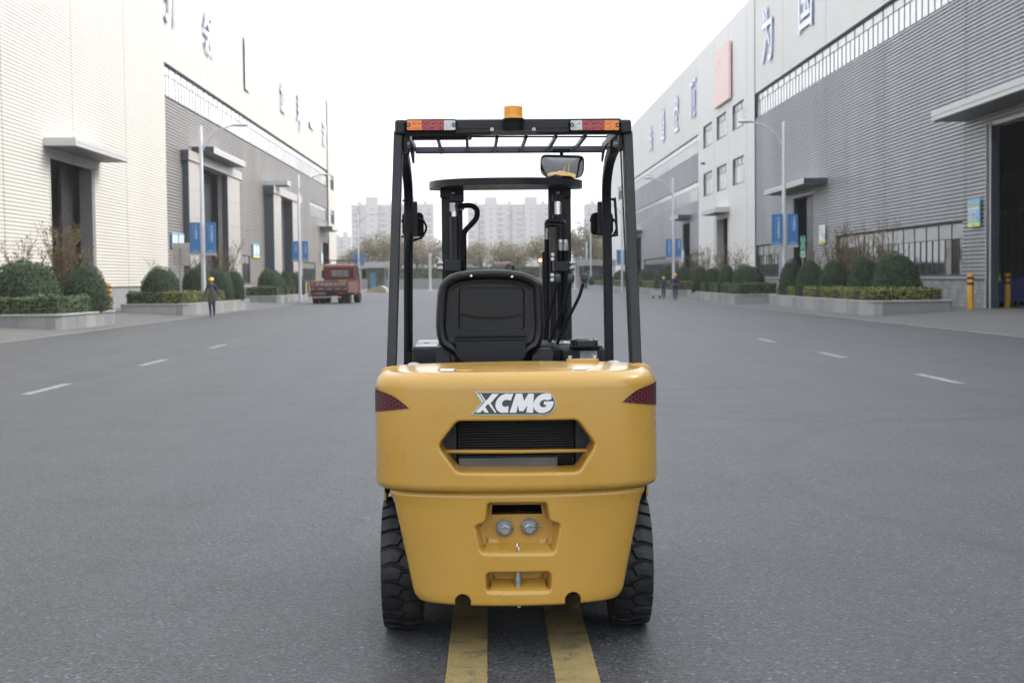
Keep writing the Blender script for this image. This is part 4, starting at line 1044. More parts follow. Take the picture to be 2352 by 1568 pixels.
SE = thing('seat', '', ''); SE.parent = FK
for k_ in ('label', 'category'): del SE[k_]
M_SHL = mat('seat_shell_plastic', (0.0045, 0.0055, 0.0075), 0.40, var=0.1, bump=0.06, bscale=260, spec=0.42)
sh = SEAT.build('backrest_shell', M_SHL, SE, smooth=42)
MB().poly([tuple(p) for p in ringp(0.03)], ys + 0.10, ys + 0.20).build('back_cushion', M_PLA, SE, bevel=0.03, seg=3)
a, b_ = L(c2(520, 930), ys + 0.2), L(c2(1450, 990), ys + 0.2)
MB().box(-0.26, 0.26, ys + 0.12, ys + 0.62, 1.15, 1.27).build('seat_cushion', M_PLA, SE, bevel=0.05, seg=3)
pk = fillet([xz(c2(*p), ys) for p in ((690, 735), (1290, 735), (1288, 900), (1225, 962), (760, 962), (695, 900))], 0.008, 3)
PK = MB().poly(pk, ys - 0.004, ys + 0.034).build('document_pocket', M_SHL, SE, bevel=0.006, seg=3)
a, b_ = L(c2(692, 745), ys - 0.006), L(c2(1288, 770), ys - 0.006)
MB().box(a.x, b_.x, ys - 0.009, ys - 0.001, (a.z * 0.7 + b_.z * 0.3), a.z + 0.004).box(a.x, b_.x, ys - 0.008, ys - 0.001, b_.z - 0.002, b_.z + 0.004).build('pocket_lip', M_PLA, PK, bevel=0.003)
for v in ((878, 792), (1107, 793)):
    q = L(c2(*v), ys - 0.005); MB().lathe([(0.0028, 0.0), (0.0028, -0.0008)], (q.x, ys - 0.004, q.z), 'y', 10).build('pocket_rivet', M_DRK, PK)
sp = [L(c2(730, 545), ys + 0.05), L(c2(850, 570), ys + 0.05), L(c2(1000, 580), ys + 0.05), L(c2(1150, 570), ys + 0.05), L(c2(1262, 545), ys + 0.05)]
st = MB()
for i in range(len(sp) - 1): st.bar(sp[i] - Vector((0, 0.006, 0)), sp[i + 1] - Vector((0, 0.006, 0)), 0.010, 0.006, up=(0, 1, 0))
st.build('back_strap', mat('brown_strap', (0.006, 0.005, 0.0045), 0.8), SE)
for v in ((823, 225), (1172, 232)):
    q = L(c2(*v), ys + 0.004); MB().lathe([(0.0085, 0.003), (0.0085, -0.001), (0.006, -0.005), (0.0005, -0.006)], (q.x, ys + 0.006, q.z), 'y', 14, caps=False).build('shell_bolt', M_CHR, SE, smooth=50)
for v in ((563, 443), (1413, 452)):
    q = L(c2(*v), ys + 0.02); MB().lathe([(0.007, 0.004), (0.007, -0.006), (0.003, -0.009)], (q.x, ys + 0.022, q.z), 'y', 10).build('shell_bolt', M_WSH, SE)
# hip brackets beside the seat
for pts in (((520, 830), (600, 830), (640, 905), (640, 990), (520, 990)), ((1345, 900), (1420, 845), (1505, 840), (1528, 870), (1520, 960), (1495, 990), (1345, 990))):
    MB().poly(fillet([xz(c2(*p), 0.40) for p in pts], 0.012, 3), 0.40, 0.62).build('hip_restraint', mat('grey_plastic', (0.016, 0.017, 0.019), 0.55, bump=0.15, bscale=220), SE, bevel=0.012, seg=3)
# rearmost fittings between the posts and the deck
MB().box(-0.53, 0.53, -0.02, 0.30, 0.70, 1.145).build('hood_rear_panel', M_DRK, FK)

# ------------------------------------------------------------------ ground, road, pavements, markings
def asphalt():
    m = bpy.data.materials.new('asphalt'); m.use_nodes = True; nt = m.node_tree; N, Lk = nt.nodes, nt.links
    b = N['Principled BSDF']; tc = N.new('ShaderNodeTexCoord'); P = tc.outputs['Object']
    def noise(s, d=4, r=0.55, src=P):
        n = N.new('ShaderNodeTexNoise'); n.inputs['Scale'].default_value = s; n.inputs['Detail'].default_value = d; n.inputs['Roughness'].default_value = r
        Lk.new(src, n.inputs['Vector']); return n.outputs['Fac']
    def rng(v, a, b_, c, d):
        r = N.new('ShaderNodeMapRange'); r.inputs['From Min'].default_value = a; r.inputs['From Max'].default_value = b_
        r.inputs['To Min'].default_value = c; r.inputs['To Max'].default_value = d; Lk.new(v, r.inputs['Value']); return r.outputs['Result']
    def mth(op, a, b_):
        q = N.new('ShaderNodeMath'); q.operation = op
        for i, v in enumerate((a, b_)):
            if isinstance(v, (int, float)): q.inputs[i].default_value = v
            else: Lk.new(v, q.inputs[i])
        return q.outputs[0]
    big = rng(noise(0.22, 6, 0.6), 0.3, 0.7, 0.95, 1.05)
    mid = rng(noise(2.2, 6, 0.65), 0.3, 0.7, 0.96, 1.04)
    mp = N.new('ShaderNodeMapping'); mp.inputs['Scale'].default_value = (1.3, 0.06, 1); Lk.new(P, mp.inputs['Vector'])
    lane = rng(noise(1.0, 4, 0.6, mp.outputs['Vector']), 0.3, 0.7, 0.84, 1.12)      # wear along the lanes
    vo = N.new('ShaderNodeTexVoronoi'); vo.inputs['Scale'].default_value = 78; Lk.new(P, vo.inputs['Vector'])
    sep = N.new('ShaderNodeSeparateColor'); Lk.new(vo.outputs['Color'], sep.inputs['Color'])
    chips = rng(sep.outputs['Red'], 0.0, 1.0, 0.40, 1.55)
    hot = rng(sep.outputs['Green'], 0.92, 1.0, 1.0, 2.6)
    grit = rng(noise(260, 2), 0.3, 0.7, 0.65, 1.35)
    st = rng(noise(1.3, 9, 0.75), 0.57, 0.70, 1.0, 0.66)                             # oily stains
    f = big
    for k in (mid, lane, chips, hot, grit, st): f = mth('MULTIPLY', f, k)
    # turning marks left by tyres
    geo = N.new('ShaderNodeSeparateXYZ'); Lk.new(P, geo.inputs['Vector'])
    for cx, cy_, r, w, k, xr in ((4.2, 18.0, 2.6, 0.10, 0.78, 0), (6.5, 20.5, 5.2, 0.09, 0.80, 0), (8.5, 11.0, 6.2, 0.10, 0.84, 0), (-8.0, 16.0, 6.0, 0.1, 0.93, 0)):
        dx = mth('SUBTRACT', geo.outputs['X'], cx); dy = mth('SUBTRACT', geo.outputs['Y'], cy_)
        rr = mth('SQRT', mth('ADD', mth('MULTIPLY', dx, dx), mth('MULTIPLY', dy, dy)), 0)
        dd = mth('ABSOLUTE', mth('SUBTRACT', rr, r), 0)
        f = mth('MULTIPLY', f, rng(dd, w * 0.5, w * 1.6, k, 1.0))
    cr = N.new('ShaderNodeTexVoronoi'); cr.feature = 'DISTANCE_TO_EDGE'; cr.inputs['Scale'].default_value = 0.32
    ad = N.new('ShaderNodeVectorMath'); ad.operation = 'ADD'
    nv = N.new('ShaderNodeTexNoise'); nv.inputs['Scale'].default_value = 1.4; nv.inputs['Detail'].default_value = 6; Lk.new(P, nv.inputs['Vector'])
    Lk.new(P, ad.inputs[0]); Lk.new(nv.outputs['Color'], ad.inputs[1]); Lk.new(ad.outputs[0], cr.inputs['Vector'])
    crm = mth('MULTIPLY', rng(cr.outputs['Distance'], 0.0, 0.004, 1, 0), rng(noise(0.5, 2), 0.46, 0.56, 0, 0.6))
    mx = N.new('ShaderNodeMix'); mx.data_type = 'RGBA'; mx.blend_type = 'MULTIPLY'; mx.inputs['Factor'].default_value = 1
    mx.inputs['A'].default_value = (0.0475, 0.0508, 0.0562, 1); Lk.new(f, mx.inputs['B'])
    m2 = N.new('ShaderNodeMix'); m2.data_type = 'RGBA'; Lk.new(crm, m2.inputs['Factor']); Lk.new(mx.outputs['Result'], m2.inputs['A']); m2.inputs['B'].default_value = (0.02, 0.02, 0.02, 1)
    Lk.new(m2.outputs['Result'], b.inputs['Base Color'])
    Lk.new(rng(noise(1.1, 4), 0.3, 0.7, 0.56, 0.60), b.inputs['Roughness'])
    b.inputs['Specular IOR Level'].default_value = 0.5
    bp = N.new('ShaderNodeBump'); bp.inputs['Strength'].default_value = 0.5; bp.inputs['Distance'].default_value = 0.006
    Lk.new(mth('ADD', vo.outputs['Distance'], mth('MULTIPLY', noise(300, 2), 0.6)), bp.inputs['Height']); Lk.new(bp.outputs['Normal'], b.inputs['Normal'])
    return m
M_ASP = asphalt()
M_CON = mat('pavement_concrete', (0.115, 0.115, 0.112), 0.8, var=0.14, vscale=0.8, fine=0.12, fscale=60, bump=0.15, bscale=40, dirt=0.35, dirtcol=(0.075, 0.075, 0.073), dscale=0.6)
M_GRD = mat('far_ground', (0.13, 0.125, 0.115), 0.9, var=0.2, vscale=0.2)
def sheet(name, pts, m):
    b = MB(); b.add(pts, [list(range(len(pts)))]); return struct(b.build(name, m, fix=False))
sheet('ground', [(-2500, -600, -0.12), (2500, -600, -0.12), (2500, 3500, -0.12), (-2500, 3500, -0.12)], M_GRD)
RX = 13.45
sheet('road', [(-RX, -150, 0), (RX, -150, 0), (RX, 214, 0), (-RX, 214, 0)], M_ASP)
sheet('cross_road', [(-200, 214, 0), (200, 214, 0), (200, 232, 0), (-200, 232, 0)], M_ASP)
for s_, nm in ((-1, 'left_pavement'), (1, 'right_pavement')):
    pts = [(s_ * RX, -150, 0), (s_ * 17.2, -150, 0.20), (s_ * 20.6, -150, 0.22)]
    b = MB()
    for i in range(2):
        a, c = pts[i], pts[i + 1]; q = [(a[0], -150, a[2]), (c[0], -150, c[2]), (c[0], 213.9, c[2]), (a[0], 213.9, a[2])]
        b.add(q if s_ > 0 else q[::-1], [(0, 1, 2, 3)])
    struct(b.build(nm, M_CON, fix=False))

def paint(name, col, wear):
    m = bpy.data.materials.new(name); m.use_nodes = True; nt = m.node_tree; N, Lk = nt.nodes, nt.links
    b = N['Principled BSDF']; tc = N.new('ShaderNodeTexCoord')
    n1 = N.new('ShaderNodeTexNoise'); n1.inputs['Scale'].default_value = 7; n1.inputs['Detail'].default_value = 10; n1.inputs['Roughness'].default_value = 0.75
    n2 = N.new('ShaderNodeTexNoise'); n2.inputs['Scale'].default_value = 140; n2.inputs['Detail'].default_value = 3
    n3 = N.new('ShaderNodeTexNoise'); n3.inputs['Scale'].default_value = 2.0; n3.inputs['Detail'].default_value = 4
    for n in (n1, n2, n3): Lk.new(tc.outputs['Object'], n.inputs['Vector'])
    a = N.new('ShaderNodeMath'); a.operation = 'MULTIPLY_ADD'; Lk.new(n2.outputs['Fac'], a.inputs[0]); a.inputs[1].default_value = 0.55; Lk.new(n1.outputs['Fac'], a.inputs[2])
    r = N.new('ShaderNodeMapRange'); r.inputs['From Min'].default_value = 0.93 - wear; r.inputs['From Max'].default_value = 1.02 - wear * 0.7; Lk.new(a.outputs[0], r.inputs['Value'])
    r3 = N.new('ShaderNodeMapRange'); r3.inputs['From Min'].default_value = 0.3; r3.inputs['From Max'].default_value = 0.7; r3.inputs['To Min'].default_value = 0.85; r3.inputs['To Max'].default_value = 1.1; Lk.new(n3.outputs['Fac'], r3.inputs['Value'])
    r4 = N.new('ShaderNodeMapRange'); r4.inputs['From Min'].default_value = 0.3; r4.inputs['From Max'].default_value = 0.7; r4.inputs['To Min'].default_value = 0.78; r4.inputs['To Max'].default_value = 1.14; Lk.new(n2.outputs['Fac'], r4.inputs['Value'])
    mm = N.new('ShaderNodeMath'); mm.operation = 'MULTIPLY'; Lk.new(r3.outputs['Result'], mm.inputs[0]); Lk.new(r4.outputs['Result'], mm.inputs[1])
    mc = N.new('ShaderNodeMix'); mc.data_type = 'RGBA'; mc.blend_type = 'MULTIPLY'; mc.inputs['Factor'].default_value = 1; mc.inputs['A'].default_value = (*col, 1); Lk.new(mm.outputs[0], mc.inputs['B'])
    mx = N.new('ShaderNodeMix'); mx.data_type = 'RGBA'; Lk.new(r.outputs['Result'], mx.inputs['Factor']); Lk.new(mc.outputs['Result'], mx.inputs['A']); mx.inputs['B'].default_value = (0.075, 0.074, 0.07, 1)
    Lk.new(mx.outputs['Result'], b.inputs['Base Color']); b.inputs['Roughness'].default_value = 0.75
    bp = N.new('ShaderNodeBump'); bp.inputs['Strength'].default_value = 0.35; bp.inputs['Distance'].default_value = 0.004; Lk.new(n2.outputs['Fac'], bp.inputs['Height']); Lk.new(bp.outputs['Normal'], b.inputs['Normal'])
    return m
M_PYE = paint('yellow_road_paint', (0.29, 0.22, 0.085), 0.13)
M_PWH = paint('white_road_paint', (0.34, 0.345, 0.35), 0.14)
M_PWO = paint('worn_white_road_paint', (0.24, 0.245, 0.25), 0.30)
def marking(name, x0, x1, y0, y1, m, rough=0.0, rnd=random.Random(3)):
    b = MB()
    if rough:
        n = int((y1 - y0) / 0.012); ys_ = [y0 + (y1 - y0) * i / n for i in range(n + 1)]
        v = [(x0 + rnd.uniform(-rough, rough), y, 0.004) for y in ys_] + [(x1 + rnd.uniform(-rough, rough), y, 0.004) for y in ys_]
        b.add(v, [(i, n + 1 + i, n + 2 + i, i + 1) for i in range(n)])
    else: b.add([(x0, y0, 0.004), (x1, y0, 0.004), (x1, y1, 0.004), (x0, y1, 0.004)], [(0, 1, 2, 3)])
    return struct(b.build(name, m, fix=False))
for xa, xb in ((-0.192, -0.025), (0.246, 0.423)):
    marking('yellow_centre_line', xa, xb, 2.5, 14.0, M_PYE, 0.0022)
    marking('yellow_centre_line', xa, xb, 14.0, 200.0, M_PYE); marking('yellow_centre_line', xa, xb, -80.0, 2.5, M_PYE)
for k in range(-6, 24):
    yc = 21.6 + 6.75 * k
    for xc in (-6.7, 6.85): marking('white_lane_dash', xc - 0.075, xc + 0.075, yc - 1.05, yc + 1.05, M_PWH if yc < 40 else M_PWO)
for xc in (-13.3, 13.3): marking('white_edge_line', xc - 0.06, xc + 0.06, -80, 205, M_PWH)

# ------------------------------------------------------------------ factory halls
XL, XR = -20.0, 20.0
ZRL, ZRR = WX(540, 0, XL).z, WX(1725, 0, XR).z
M_WHL = mat('cream_cladding', (0.605, 0.588, 0.548), 0.5, var=0.03, vscale=0.3, dirt=0.10, dirtcol=(0.46, 0.43, 0.38), dscale=0.5, stretch=(1, 1, 0.25))
M_WHR = mat('white_cladding', (0.80, 0.795, 0.78), 0.5, var=0.03, vscale=0.3, dirt=0.10, dirtcol=(0.48, 0.48, 0.47), dscale=0.25, stretch=(1, 1, 0.25))
M_GRL = mat('grey_cladding_warm', (0.27, 0.257, 0.248), 0.42, metal=0.1, var=0.04, vscale=0.3, dirt=0.12, dirtcol=(0.22, 0.21, 0.2), dscale=0.3, stretch=(1, 1, 0.25))
M_GRR = mat('grey_cladding', (0.365, 0.38, 0.41), 0.40, metal=0.1, var=0.06, vscale=0.3, dirt=0.3, dirtcol=(0.16, 0.16, 0.165), dscale=0.7, stretch=(1, 1, 0.2))
M_SEAM = mat('seam_shadow_strip', (0.10, 0.105, 0.115), 0.6)
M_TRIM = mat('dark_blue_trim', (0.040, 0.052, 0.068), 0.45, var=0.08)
M_FRM = mat('window_frame_grey', (0.050, 0.060, 0.066), 0.45)
M_GLS = mat('window_glass', (0.035, 0.042, 0.045), 0.05, var=0.3, vscale=0.7, spec=0.9, rvar=0.02)
M_GLT = mat('pane_sky_white', (0.72, 0.73, 0.71), 0.10, var=0.05, vscale=0.5, spec=0.9, rvar=0.03)  # bright sky reflected in the panes, put into the base colour
M_GLU2 = mat('pane_sky_grey', (0.50, 0.51, 0.51), 0.10, var=0.08, vscale=0.5, spec=0.9, rvar=0.03)  # greyer panes, sky reflection likewise put into the base colour
M_GLU = mat('frosted_glass', (0.30, 0.31, 0.31), 0.25, var=0.12, vscale=0.5, spec=0.6)
M_PLR = mat('jamb_panel', (0.40, 0.38, 0.36), 0.4, var=0.06, dirt=0.2, dirtcol=(0.25, 0.24, 0.24), dscale=0.5)
M_CAN = mat('canopy_sheet', (0.50, 0.50, 0.50), 0.4, var=0.05)
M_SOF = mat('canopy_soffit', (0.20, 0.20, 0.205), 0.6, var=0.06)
M_BLKW = mat('grey_block', (0.27, 0.275, 0.29), 0.85, var=0.14, vscale=1.2, fine=0.1, fscale=30, bump=0.2, bscale=25)
M_MOR = mat('mortar', (0.20, 0.20, 0.205), 0.9)
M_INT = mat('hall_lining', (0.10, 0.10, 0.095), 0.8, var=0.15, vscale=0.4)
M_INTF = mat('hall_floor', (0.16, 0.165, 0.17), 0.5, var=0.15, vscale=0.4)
M_ROOF = mat('roof_sheet', (0.30, 0.31, 0.33), 0.5)

def rib_rows(z0, z1, p, d):
    k0 = math.floor(z0 / p) - 1; rows_ = []
    k = k0
    while k * p < z1 + p:
        for f, o in ((0.0, 0), (0.14, 0), (0.48, d), (0.88, d)): rows_.append(((k + f) * p, o))
        k += 1
    out = []
    for (za, oa), (zb, ob) in zip(rows_, rows_[1:]):
        a, b_ = max(za, z0), min(zb, z1)
        if b_ - a > 1e-5:
            ia = oa + (ob - oa) * (a - za) / (zb - za); ib = oa + (ob - oa) * (b_ - za) / (zb - za)
            out.append((a, ia, b_, ib))
    return out
def clad(b, s_, x, y0, y1, z0, z1, p, d):
    for a, ia, c, ic in rib_rows(z0, z1, p, d):
        xa, xc = x - s_ * ia, x - s_ * ic
        b.add([(xa, y0, a), (xa, y1, a), (xc, y1, c), (xc, y0, c)], [(0, 1, 2, 3) if s_ < 0 else (3, 2, 1, 0)])
def panels(parent, s_, x, seams, z0, z1, p, d, m, holes=(), edge=0.0):
    for ya, yb in zip(seams, seams[1:]):
        ya2, yb2 = ya + 0.03, yb - 0.03
        hs = [h for h in holes if h[0] < yb2 and h[1] > ya2 and h[2] < z1 and h[3] > z0]
        ys_ = sorted({ya2, yb2} | {min(max(v, ya2), yb2) for h in hs for v in h[:2]})
        b = MB()
        for u, v in zip(ys_, ys_[1:]):
            if v - u < 0.01: continue
            zs = [(z0, z1)]
            for h in hs:
                if h[0] <= u + 1e-4 and h[1] >= v - 1e-4:
                    nz_ = []
                    for a, c in zs:
                        if h[3] <= a or h[2] >= c: nz_.append((a, c)); continue
                        if h[2] > a: nz_.append((a, h[2]))
                        if h[3] < c: nz_.append((h[3], c))
                    zs = nz_
            for a, c in zs: clad(b, s_, x, u, v, a, c, p, d)
        if b.f: b.build('wall_panel', m, parent, fix=False)
def strip_window(parent, s_, x, y0, y1, zb, zt, step, fr=0.70, deep=0.05, upper=True, glass=None):
    n = max(1, round((y1 - y0) / step)); step = (y1 - y0) / n; zm = zb + (zt - zb) * fr
    xi = x + s_ * deep; f = MB()
    w = 0.06
    def vb(y, a, c, ww=w): f.box(min(xi, xi - s_ * 0.03), max(xi, xi - s_ * 0.03), y - ww / 2, y + ww / 2, a, c)
    def hb(z, ww=w): f.box(min(xi, xi - s_ * 0.028), max(xi, xi - s_ * 0.028), y0, y1, z - ww / 2, z + ww / 2)
    for k in range(n + 1): vb(y0 + k * step, zb, zt)
    for k in range(n): vb(y0 + (k + 0.5) * step, zb, zm, 0.055)
    hb(zb + w / 2); hb(zm, 0.04); hb(zt - w / 2)
    # reveal round the opening
    f.box(min(x + 0.0, xi), max(x, xi), y0 - 0.06, y1 + 0.06, zt, zt + 0.05); f.box(min(x - s_ * 0.05, xi), max(x - s_ * 0.05, xi), y0 - 0.06, y1 + 0.06, zb - 0.06, zb)
    f.box(min(x - s_ * 0.02, xi), max(x - s_ * 0.02, xi), y1 + 0.001, y1 + 0.05, zb, zt)
    F_ = f.build('window_strip', M_FRM, parent, fix=False)
    xg = xi + s_ * 0.004
    if upper:
        me = MB().box(-0.006, 0.006, -step / 2 + 0.03, step / 2 - 0.03, zm + 0.02, zt - 0.05).mesh('pane', M_GLU if glass is None else glass[0], fix=False)
        me2 = MB().box(-0.006, 0.006, -step / 4 + 0.024, step / 4 - 0.024, zb + 0.05, zm - 0.02).mesh('pane', M_GLS if glass is None else glass[1], fix=False)
        rnd = random.Random(int(y0 * 10))
        for k in range(n):
            o = put('pane', me, F_); o.location = (xg, y0 + (k + 0.5) * step, 0)
            for h in (0.25, 0.75):
                o = put('pane', me2, F_); o.location = (xg, y0 + (k + h) * step, 0); o.rotation_euler.z = rnd.uniform(-0.012, 0.012)
    return F_
def canopy(parent, s_, x, y0, y1, out, zb, zt, dark_end=False):
    a, c = (x - s_ * out, x) if s_ > 0 else (x, x - s_ * out)
    C_ = MB().box(a, c, y0, y1, zb + 0.02, zt).build('canopy', M_CAN, parent, bevel=0.015)
    xf = x - s_ * out
    MB().box(min(xf, xf + s_ * 0.0) - 0.012, xf + 0.012, y0 - 0.01, y1 + 0.01, zb + (zt - zb) * 0.45, zb + (zt - zb) * 0.49).build('fascia_joint', M_SOF, C_)
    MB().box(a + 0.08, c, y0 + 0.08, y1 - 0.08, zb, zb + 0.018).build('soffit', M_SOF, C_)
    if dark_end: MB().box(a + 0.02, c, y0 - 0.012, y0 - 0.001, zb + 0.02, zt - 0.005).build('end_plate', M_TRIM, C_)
    return C_
def portal(parent, s_, x, y0, y1, zt, jamb0, jamb1, out, header, zh, y0h=None):
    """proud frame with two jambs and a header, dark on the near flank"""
    xo = x - s_ * out
    def jb(ya, yb, nm):
        J = MB().box(min(x + s_ * 0.3, xo), max(x + s_ * 0.3, xo), ya, yb, 0.18, zt).build(nm, M_PLR, parent, bevel=0.02)
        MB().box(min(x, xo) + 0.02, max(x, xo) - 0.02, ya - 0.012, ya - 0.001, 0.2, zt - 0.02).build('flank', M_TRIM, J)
        n = 5
        for k in range(1, n): MB().box(xo - 0.004, xo + 0.004, ya + 0.02, yb - 0.02, 0.2 + (zt - 0.2) * k / n - 0.012, 0.2 + (zt - 0.2) * k / n + 0.012).build('panel_joint', M_SOF, J)
    jb(y0, jamb0, 'door_jamb'); jb(jamb1, y1, 'door_jamb')
    xh = x - s_ * (out + 0.12); ys_ = y0 - 0.5
    H = MB().box(min(x, xh), max(x, xh), ys_, y1 + 0.6, zt, zh).build('door_header', M_PLR, parent, bevel=0.02)
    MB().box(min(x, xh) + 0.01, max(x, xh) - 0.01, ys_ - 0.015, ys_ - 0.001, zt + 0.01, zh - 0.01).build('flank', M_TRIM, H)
def shell(parent, s_, x, y0, y1, zr, deep=26, xb=None):
    x1 = x + s_ * deep; b = MB()
    lo, hi = min(x + s_ * 0.35, x1), max(x + s_ * 0.35, x1)
    MB().box(min(x + s_ * 0.02, x1), max(x + s_ * 0.02, x1), y0, y1, zr - 0.15, zr).build('roof', M_ROOF, parent)
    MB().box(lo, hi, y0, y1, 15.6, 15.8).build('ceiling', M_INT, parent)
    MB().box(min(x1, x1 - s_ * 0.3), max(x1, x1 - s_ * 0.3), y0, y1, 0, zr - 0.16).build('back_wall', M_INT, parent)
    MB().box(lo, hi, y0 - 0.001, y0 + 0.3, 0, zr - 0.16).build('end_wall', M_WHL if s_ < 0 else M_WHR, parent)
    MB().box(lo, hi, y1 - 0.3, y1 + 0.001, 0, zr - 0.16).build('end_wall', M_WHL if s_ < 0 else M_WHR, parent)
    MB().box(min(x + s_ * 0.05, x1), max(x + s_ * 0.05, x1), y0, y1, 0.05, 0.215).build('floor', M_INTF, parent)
    cp = x - s_ * 0.06
    MB().box(min(cp, x + s_ * 0.3), max(cp, x + s_ * 0.3), y0, y1, zr + 0.002, zr + 0.10).build('parapet_cap', M_CAN, parent)
def backing(parent, s_, x, segs, m):                  # liner just behind the sheets, closes the seams
    b = MB()
    xa, xb = x + s_ * 0.06, x + s_ * 0.10
    for y0, y1, z0, z1 in segs: b.box(min(xa, xb), max(xa, xb), y0, y1, z0, z1)
    o = b.build('wall_liner', m, parent, fix=False); o['kind'] = 'stuff'

def hall(side):
    s_ = side; x = XL if s_ < 0 else XR; zr = ZRL if s_ < 0 else ZRR
    if s_ < 0:
        B = thing('factory_hall', 'long factory hall left of the road, cream ribbed cladding over warm grey, tall dark doorways', 'building', (0, 0, 0))
        mw, mg = M_WHL, M_GRL
    else:
        B = thing('factory_hall', 'long factory hall right of the road, white and blue grey ribbed cladding with window strips', 'building', (0, 0, 0))
        mw, mg = M_WHR, M_GRR
    return B, x, zr, mw, mg
def yq(px, s_, x=None): return yx(px, (XL if s_ < 0 else XR) if x is None else x)

# ---------------- left hall
B, x, zr, mw, mg = hall(-1); HL = B
yA, yE = yq(383, -1), yq(772, -1)
yE0 = yq(755, -1)
white_seams = [yA - 39.6, yA - 29.7, yA - 19.8, yq(170, -1) - 0.0, yq(291, -1), yA]
white_seams = [-8.0, 8.0, 18.0, 28.0, 38.0, 48.2, yq(170, -1) - 10.0, yq(170, -1), yq(291, -1), yA]
grey_seams = [yA] + [yq(v, -1) for v in (485, 551, 607, 643, 675, 709, 732)] + [yE0]
z_s0, z_s1 = WX(400, 227, XL).z, WX(383, 153, XL).z
z_s0 = WX(383, 221, XL).z
PZ = 1.32
d1 = (yq(115, -1), yq(217, -1), 0.2, WX(115, 365, XL).z)
panels(B, -1, x + 0.10, white_seams, PZ, zr, 0.165, 0.028, mw, [d1])
panels(B, -1, x, grey_seams + [], z_s1 + 0.05, zr, 0.165, 0.028, mw)
xp = x + 0.42
d2 = (yq(471, -1, xp), yq(527, -1, xp), 0.2, 9.5); d3 = (yq(650, -1, x + .9), yq(676, -1, x + .9), 0.2, 9.3)
d4 = (yq(743, -1), yq(756, -1) - 0.3, 0.2, WX(743, 556, XL).z)
w_low = [(yq(558, -1), yq(575, -1), 1.42, WX(558, 585, XL).z), (yq(696, -1), yq(725, -1), 1.42, WX(710, 603, XL).z)]
s2 = (yq(715, -1), yq(753, -1), WX(715, 496, XL).z, WX(715, 463, XL).z)
panels(B, -1, x - 0.05, grey_seams, PZ, z_s0 - 0.05, 0.20, 0.06, mg, [d2, d3, d4, s2] + w_low)
we = [(yq(760, -1), yq(767.5, -1), WX(760, 435, XL).z, WX(760, 404, XL).z), (yq(760, -1), yq(767.5, -1), WX(760, 513, XL).z, WX(760, 483, XL).z)]
panels(B, -1, x + 0.10, [yE0, yE], PZ, zr, 0.165, 0.028, mw, we)
liner = []
allh = [d1, d2, d3, d4]
def liner_segs(y0, y1, z1, doors):
    out = []; y = y0
    for d in sorted(doors):
        out.append((y, d[0] - 0.05, 0.2, z1)); out.append((d[0] - 0.05, d[1] + 0.05, d[3] + 0.05, z1)); y = d[1] + 0.05
    out.append((y, y1, 0.2, z1)); return out
backing(B, -1, x - 0.10, liner_segs(-8, yE, zr - 0.2, allh), M_SEAM)
strip_window(B, -1, x, yA + 0.05, yE0 - 0.3, z_s0, z_s1, 1.8, glass=(M_GLT, M_GLT))
MB().box(x - 0.02, x + 0.14, yA, yE0, z_s1 + 0.051, z_s1 + 0.13).build('window_head', M_TRIM, B)
strip_window(B, -1, x - 0.05, *s2, 1.8, glass=(M_GLU2, M_GLU2))
for w in w_low: strip_window(B, -1, x - 0.05, *w, 1.8, deep=0.06)
for w in we: strip_window(B, -1, x + 0.1, *w, 1.3)
def plinth(parent, s_, x, segs, near=None):
    for y0, y1 in segs:
        if y1 - y0 < 0.1: continue
        a, c = x - s_ * 0.10, x + s_ * 0.25
        MB().box(min(a, c), max(a, c), y0, y1, 0.1, PZ).build('plinth', M_BLKW, parent)
        MB().box(min(x - s_ * 0.14, c), max(x - s_ * 0.14, c), y0, y1, PZ + 0.001, PZ + 0.06).build('plinth_sill', M_CON, parent)
plinth(B, -1, x, [(-8, d1[0]), (d1[1], d2[0] - 5), (d2[1] + 5.5, d3[0] - 5), (d3[1] + 5.5, d4[0]), (d4[1], yE)])
shell(B, -1, x - 0.1, -8, yE, zr)
# door 1: plain opening under a canopy, one leaf half open
cp = WX(93, 325, XL).y
canopy(B, -1, x + 0.12, cp, yx(300, -18.45), 1.45, WY(173, 335, cp).z, WY(173, 315, cp).z)
MB().box(x - 0.5, x + 0.13, d1[1] - 0.55, d1[1], 0.2, d1[3]).build('door_jamb', M_SOF, B, bevel=0.01)
MB().box(x - 0.02, x + 0.14, d1[0] - 0.12, d1[0], 0.2, d1[3] + 0.1).build('door_trim', M_WHL, B)
MB().box(x - 0.9, x - 0.8, d1[1] - 2.6, d1[1] - 0.56, 0.22, d1[3]).build('door_leaf', mat('door_leaf_grey', (0.030, 0.030, 0.034), 0.5), B)
# doors 2 and 3: portals
p0 = yq(424, -1)
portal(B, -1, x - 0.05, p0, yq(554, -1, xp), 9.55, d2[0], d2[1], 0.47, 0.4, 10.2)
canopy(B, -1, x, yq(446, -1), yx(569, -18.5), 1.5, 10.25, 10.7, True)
p0 = yq(610, -1)
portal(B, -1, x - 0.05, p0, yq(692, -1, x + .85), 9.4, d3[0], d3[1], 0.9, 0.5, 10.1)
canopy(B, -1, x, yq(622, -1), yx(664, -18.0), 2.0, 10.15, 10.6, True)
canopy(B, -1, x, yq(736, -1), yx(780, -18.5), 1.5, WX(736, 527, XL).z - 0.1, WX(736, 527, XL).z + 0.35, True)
for d in (d2, d3):
    MB().box(x - 0.9, x - 0.8, d[0] + (d[1] - d[0]) * 0.45, d[1], 0.22, 9.4).build('door_leaf', M_TRIM, B)
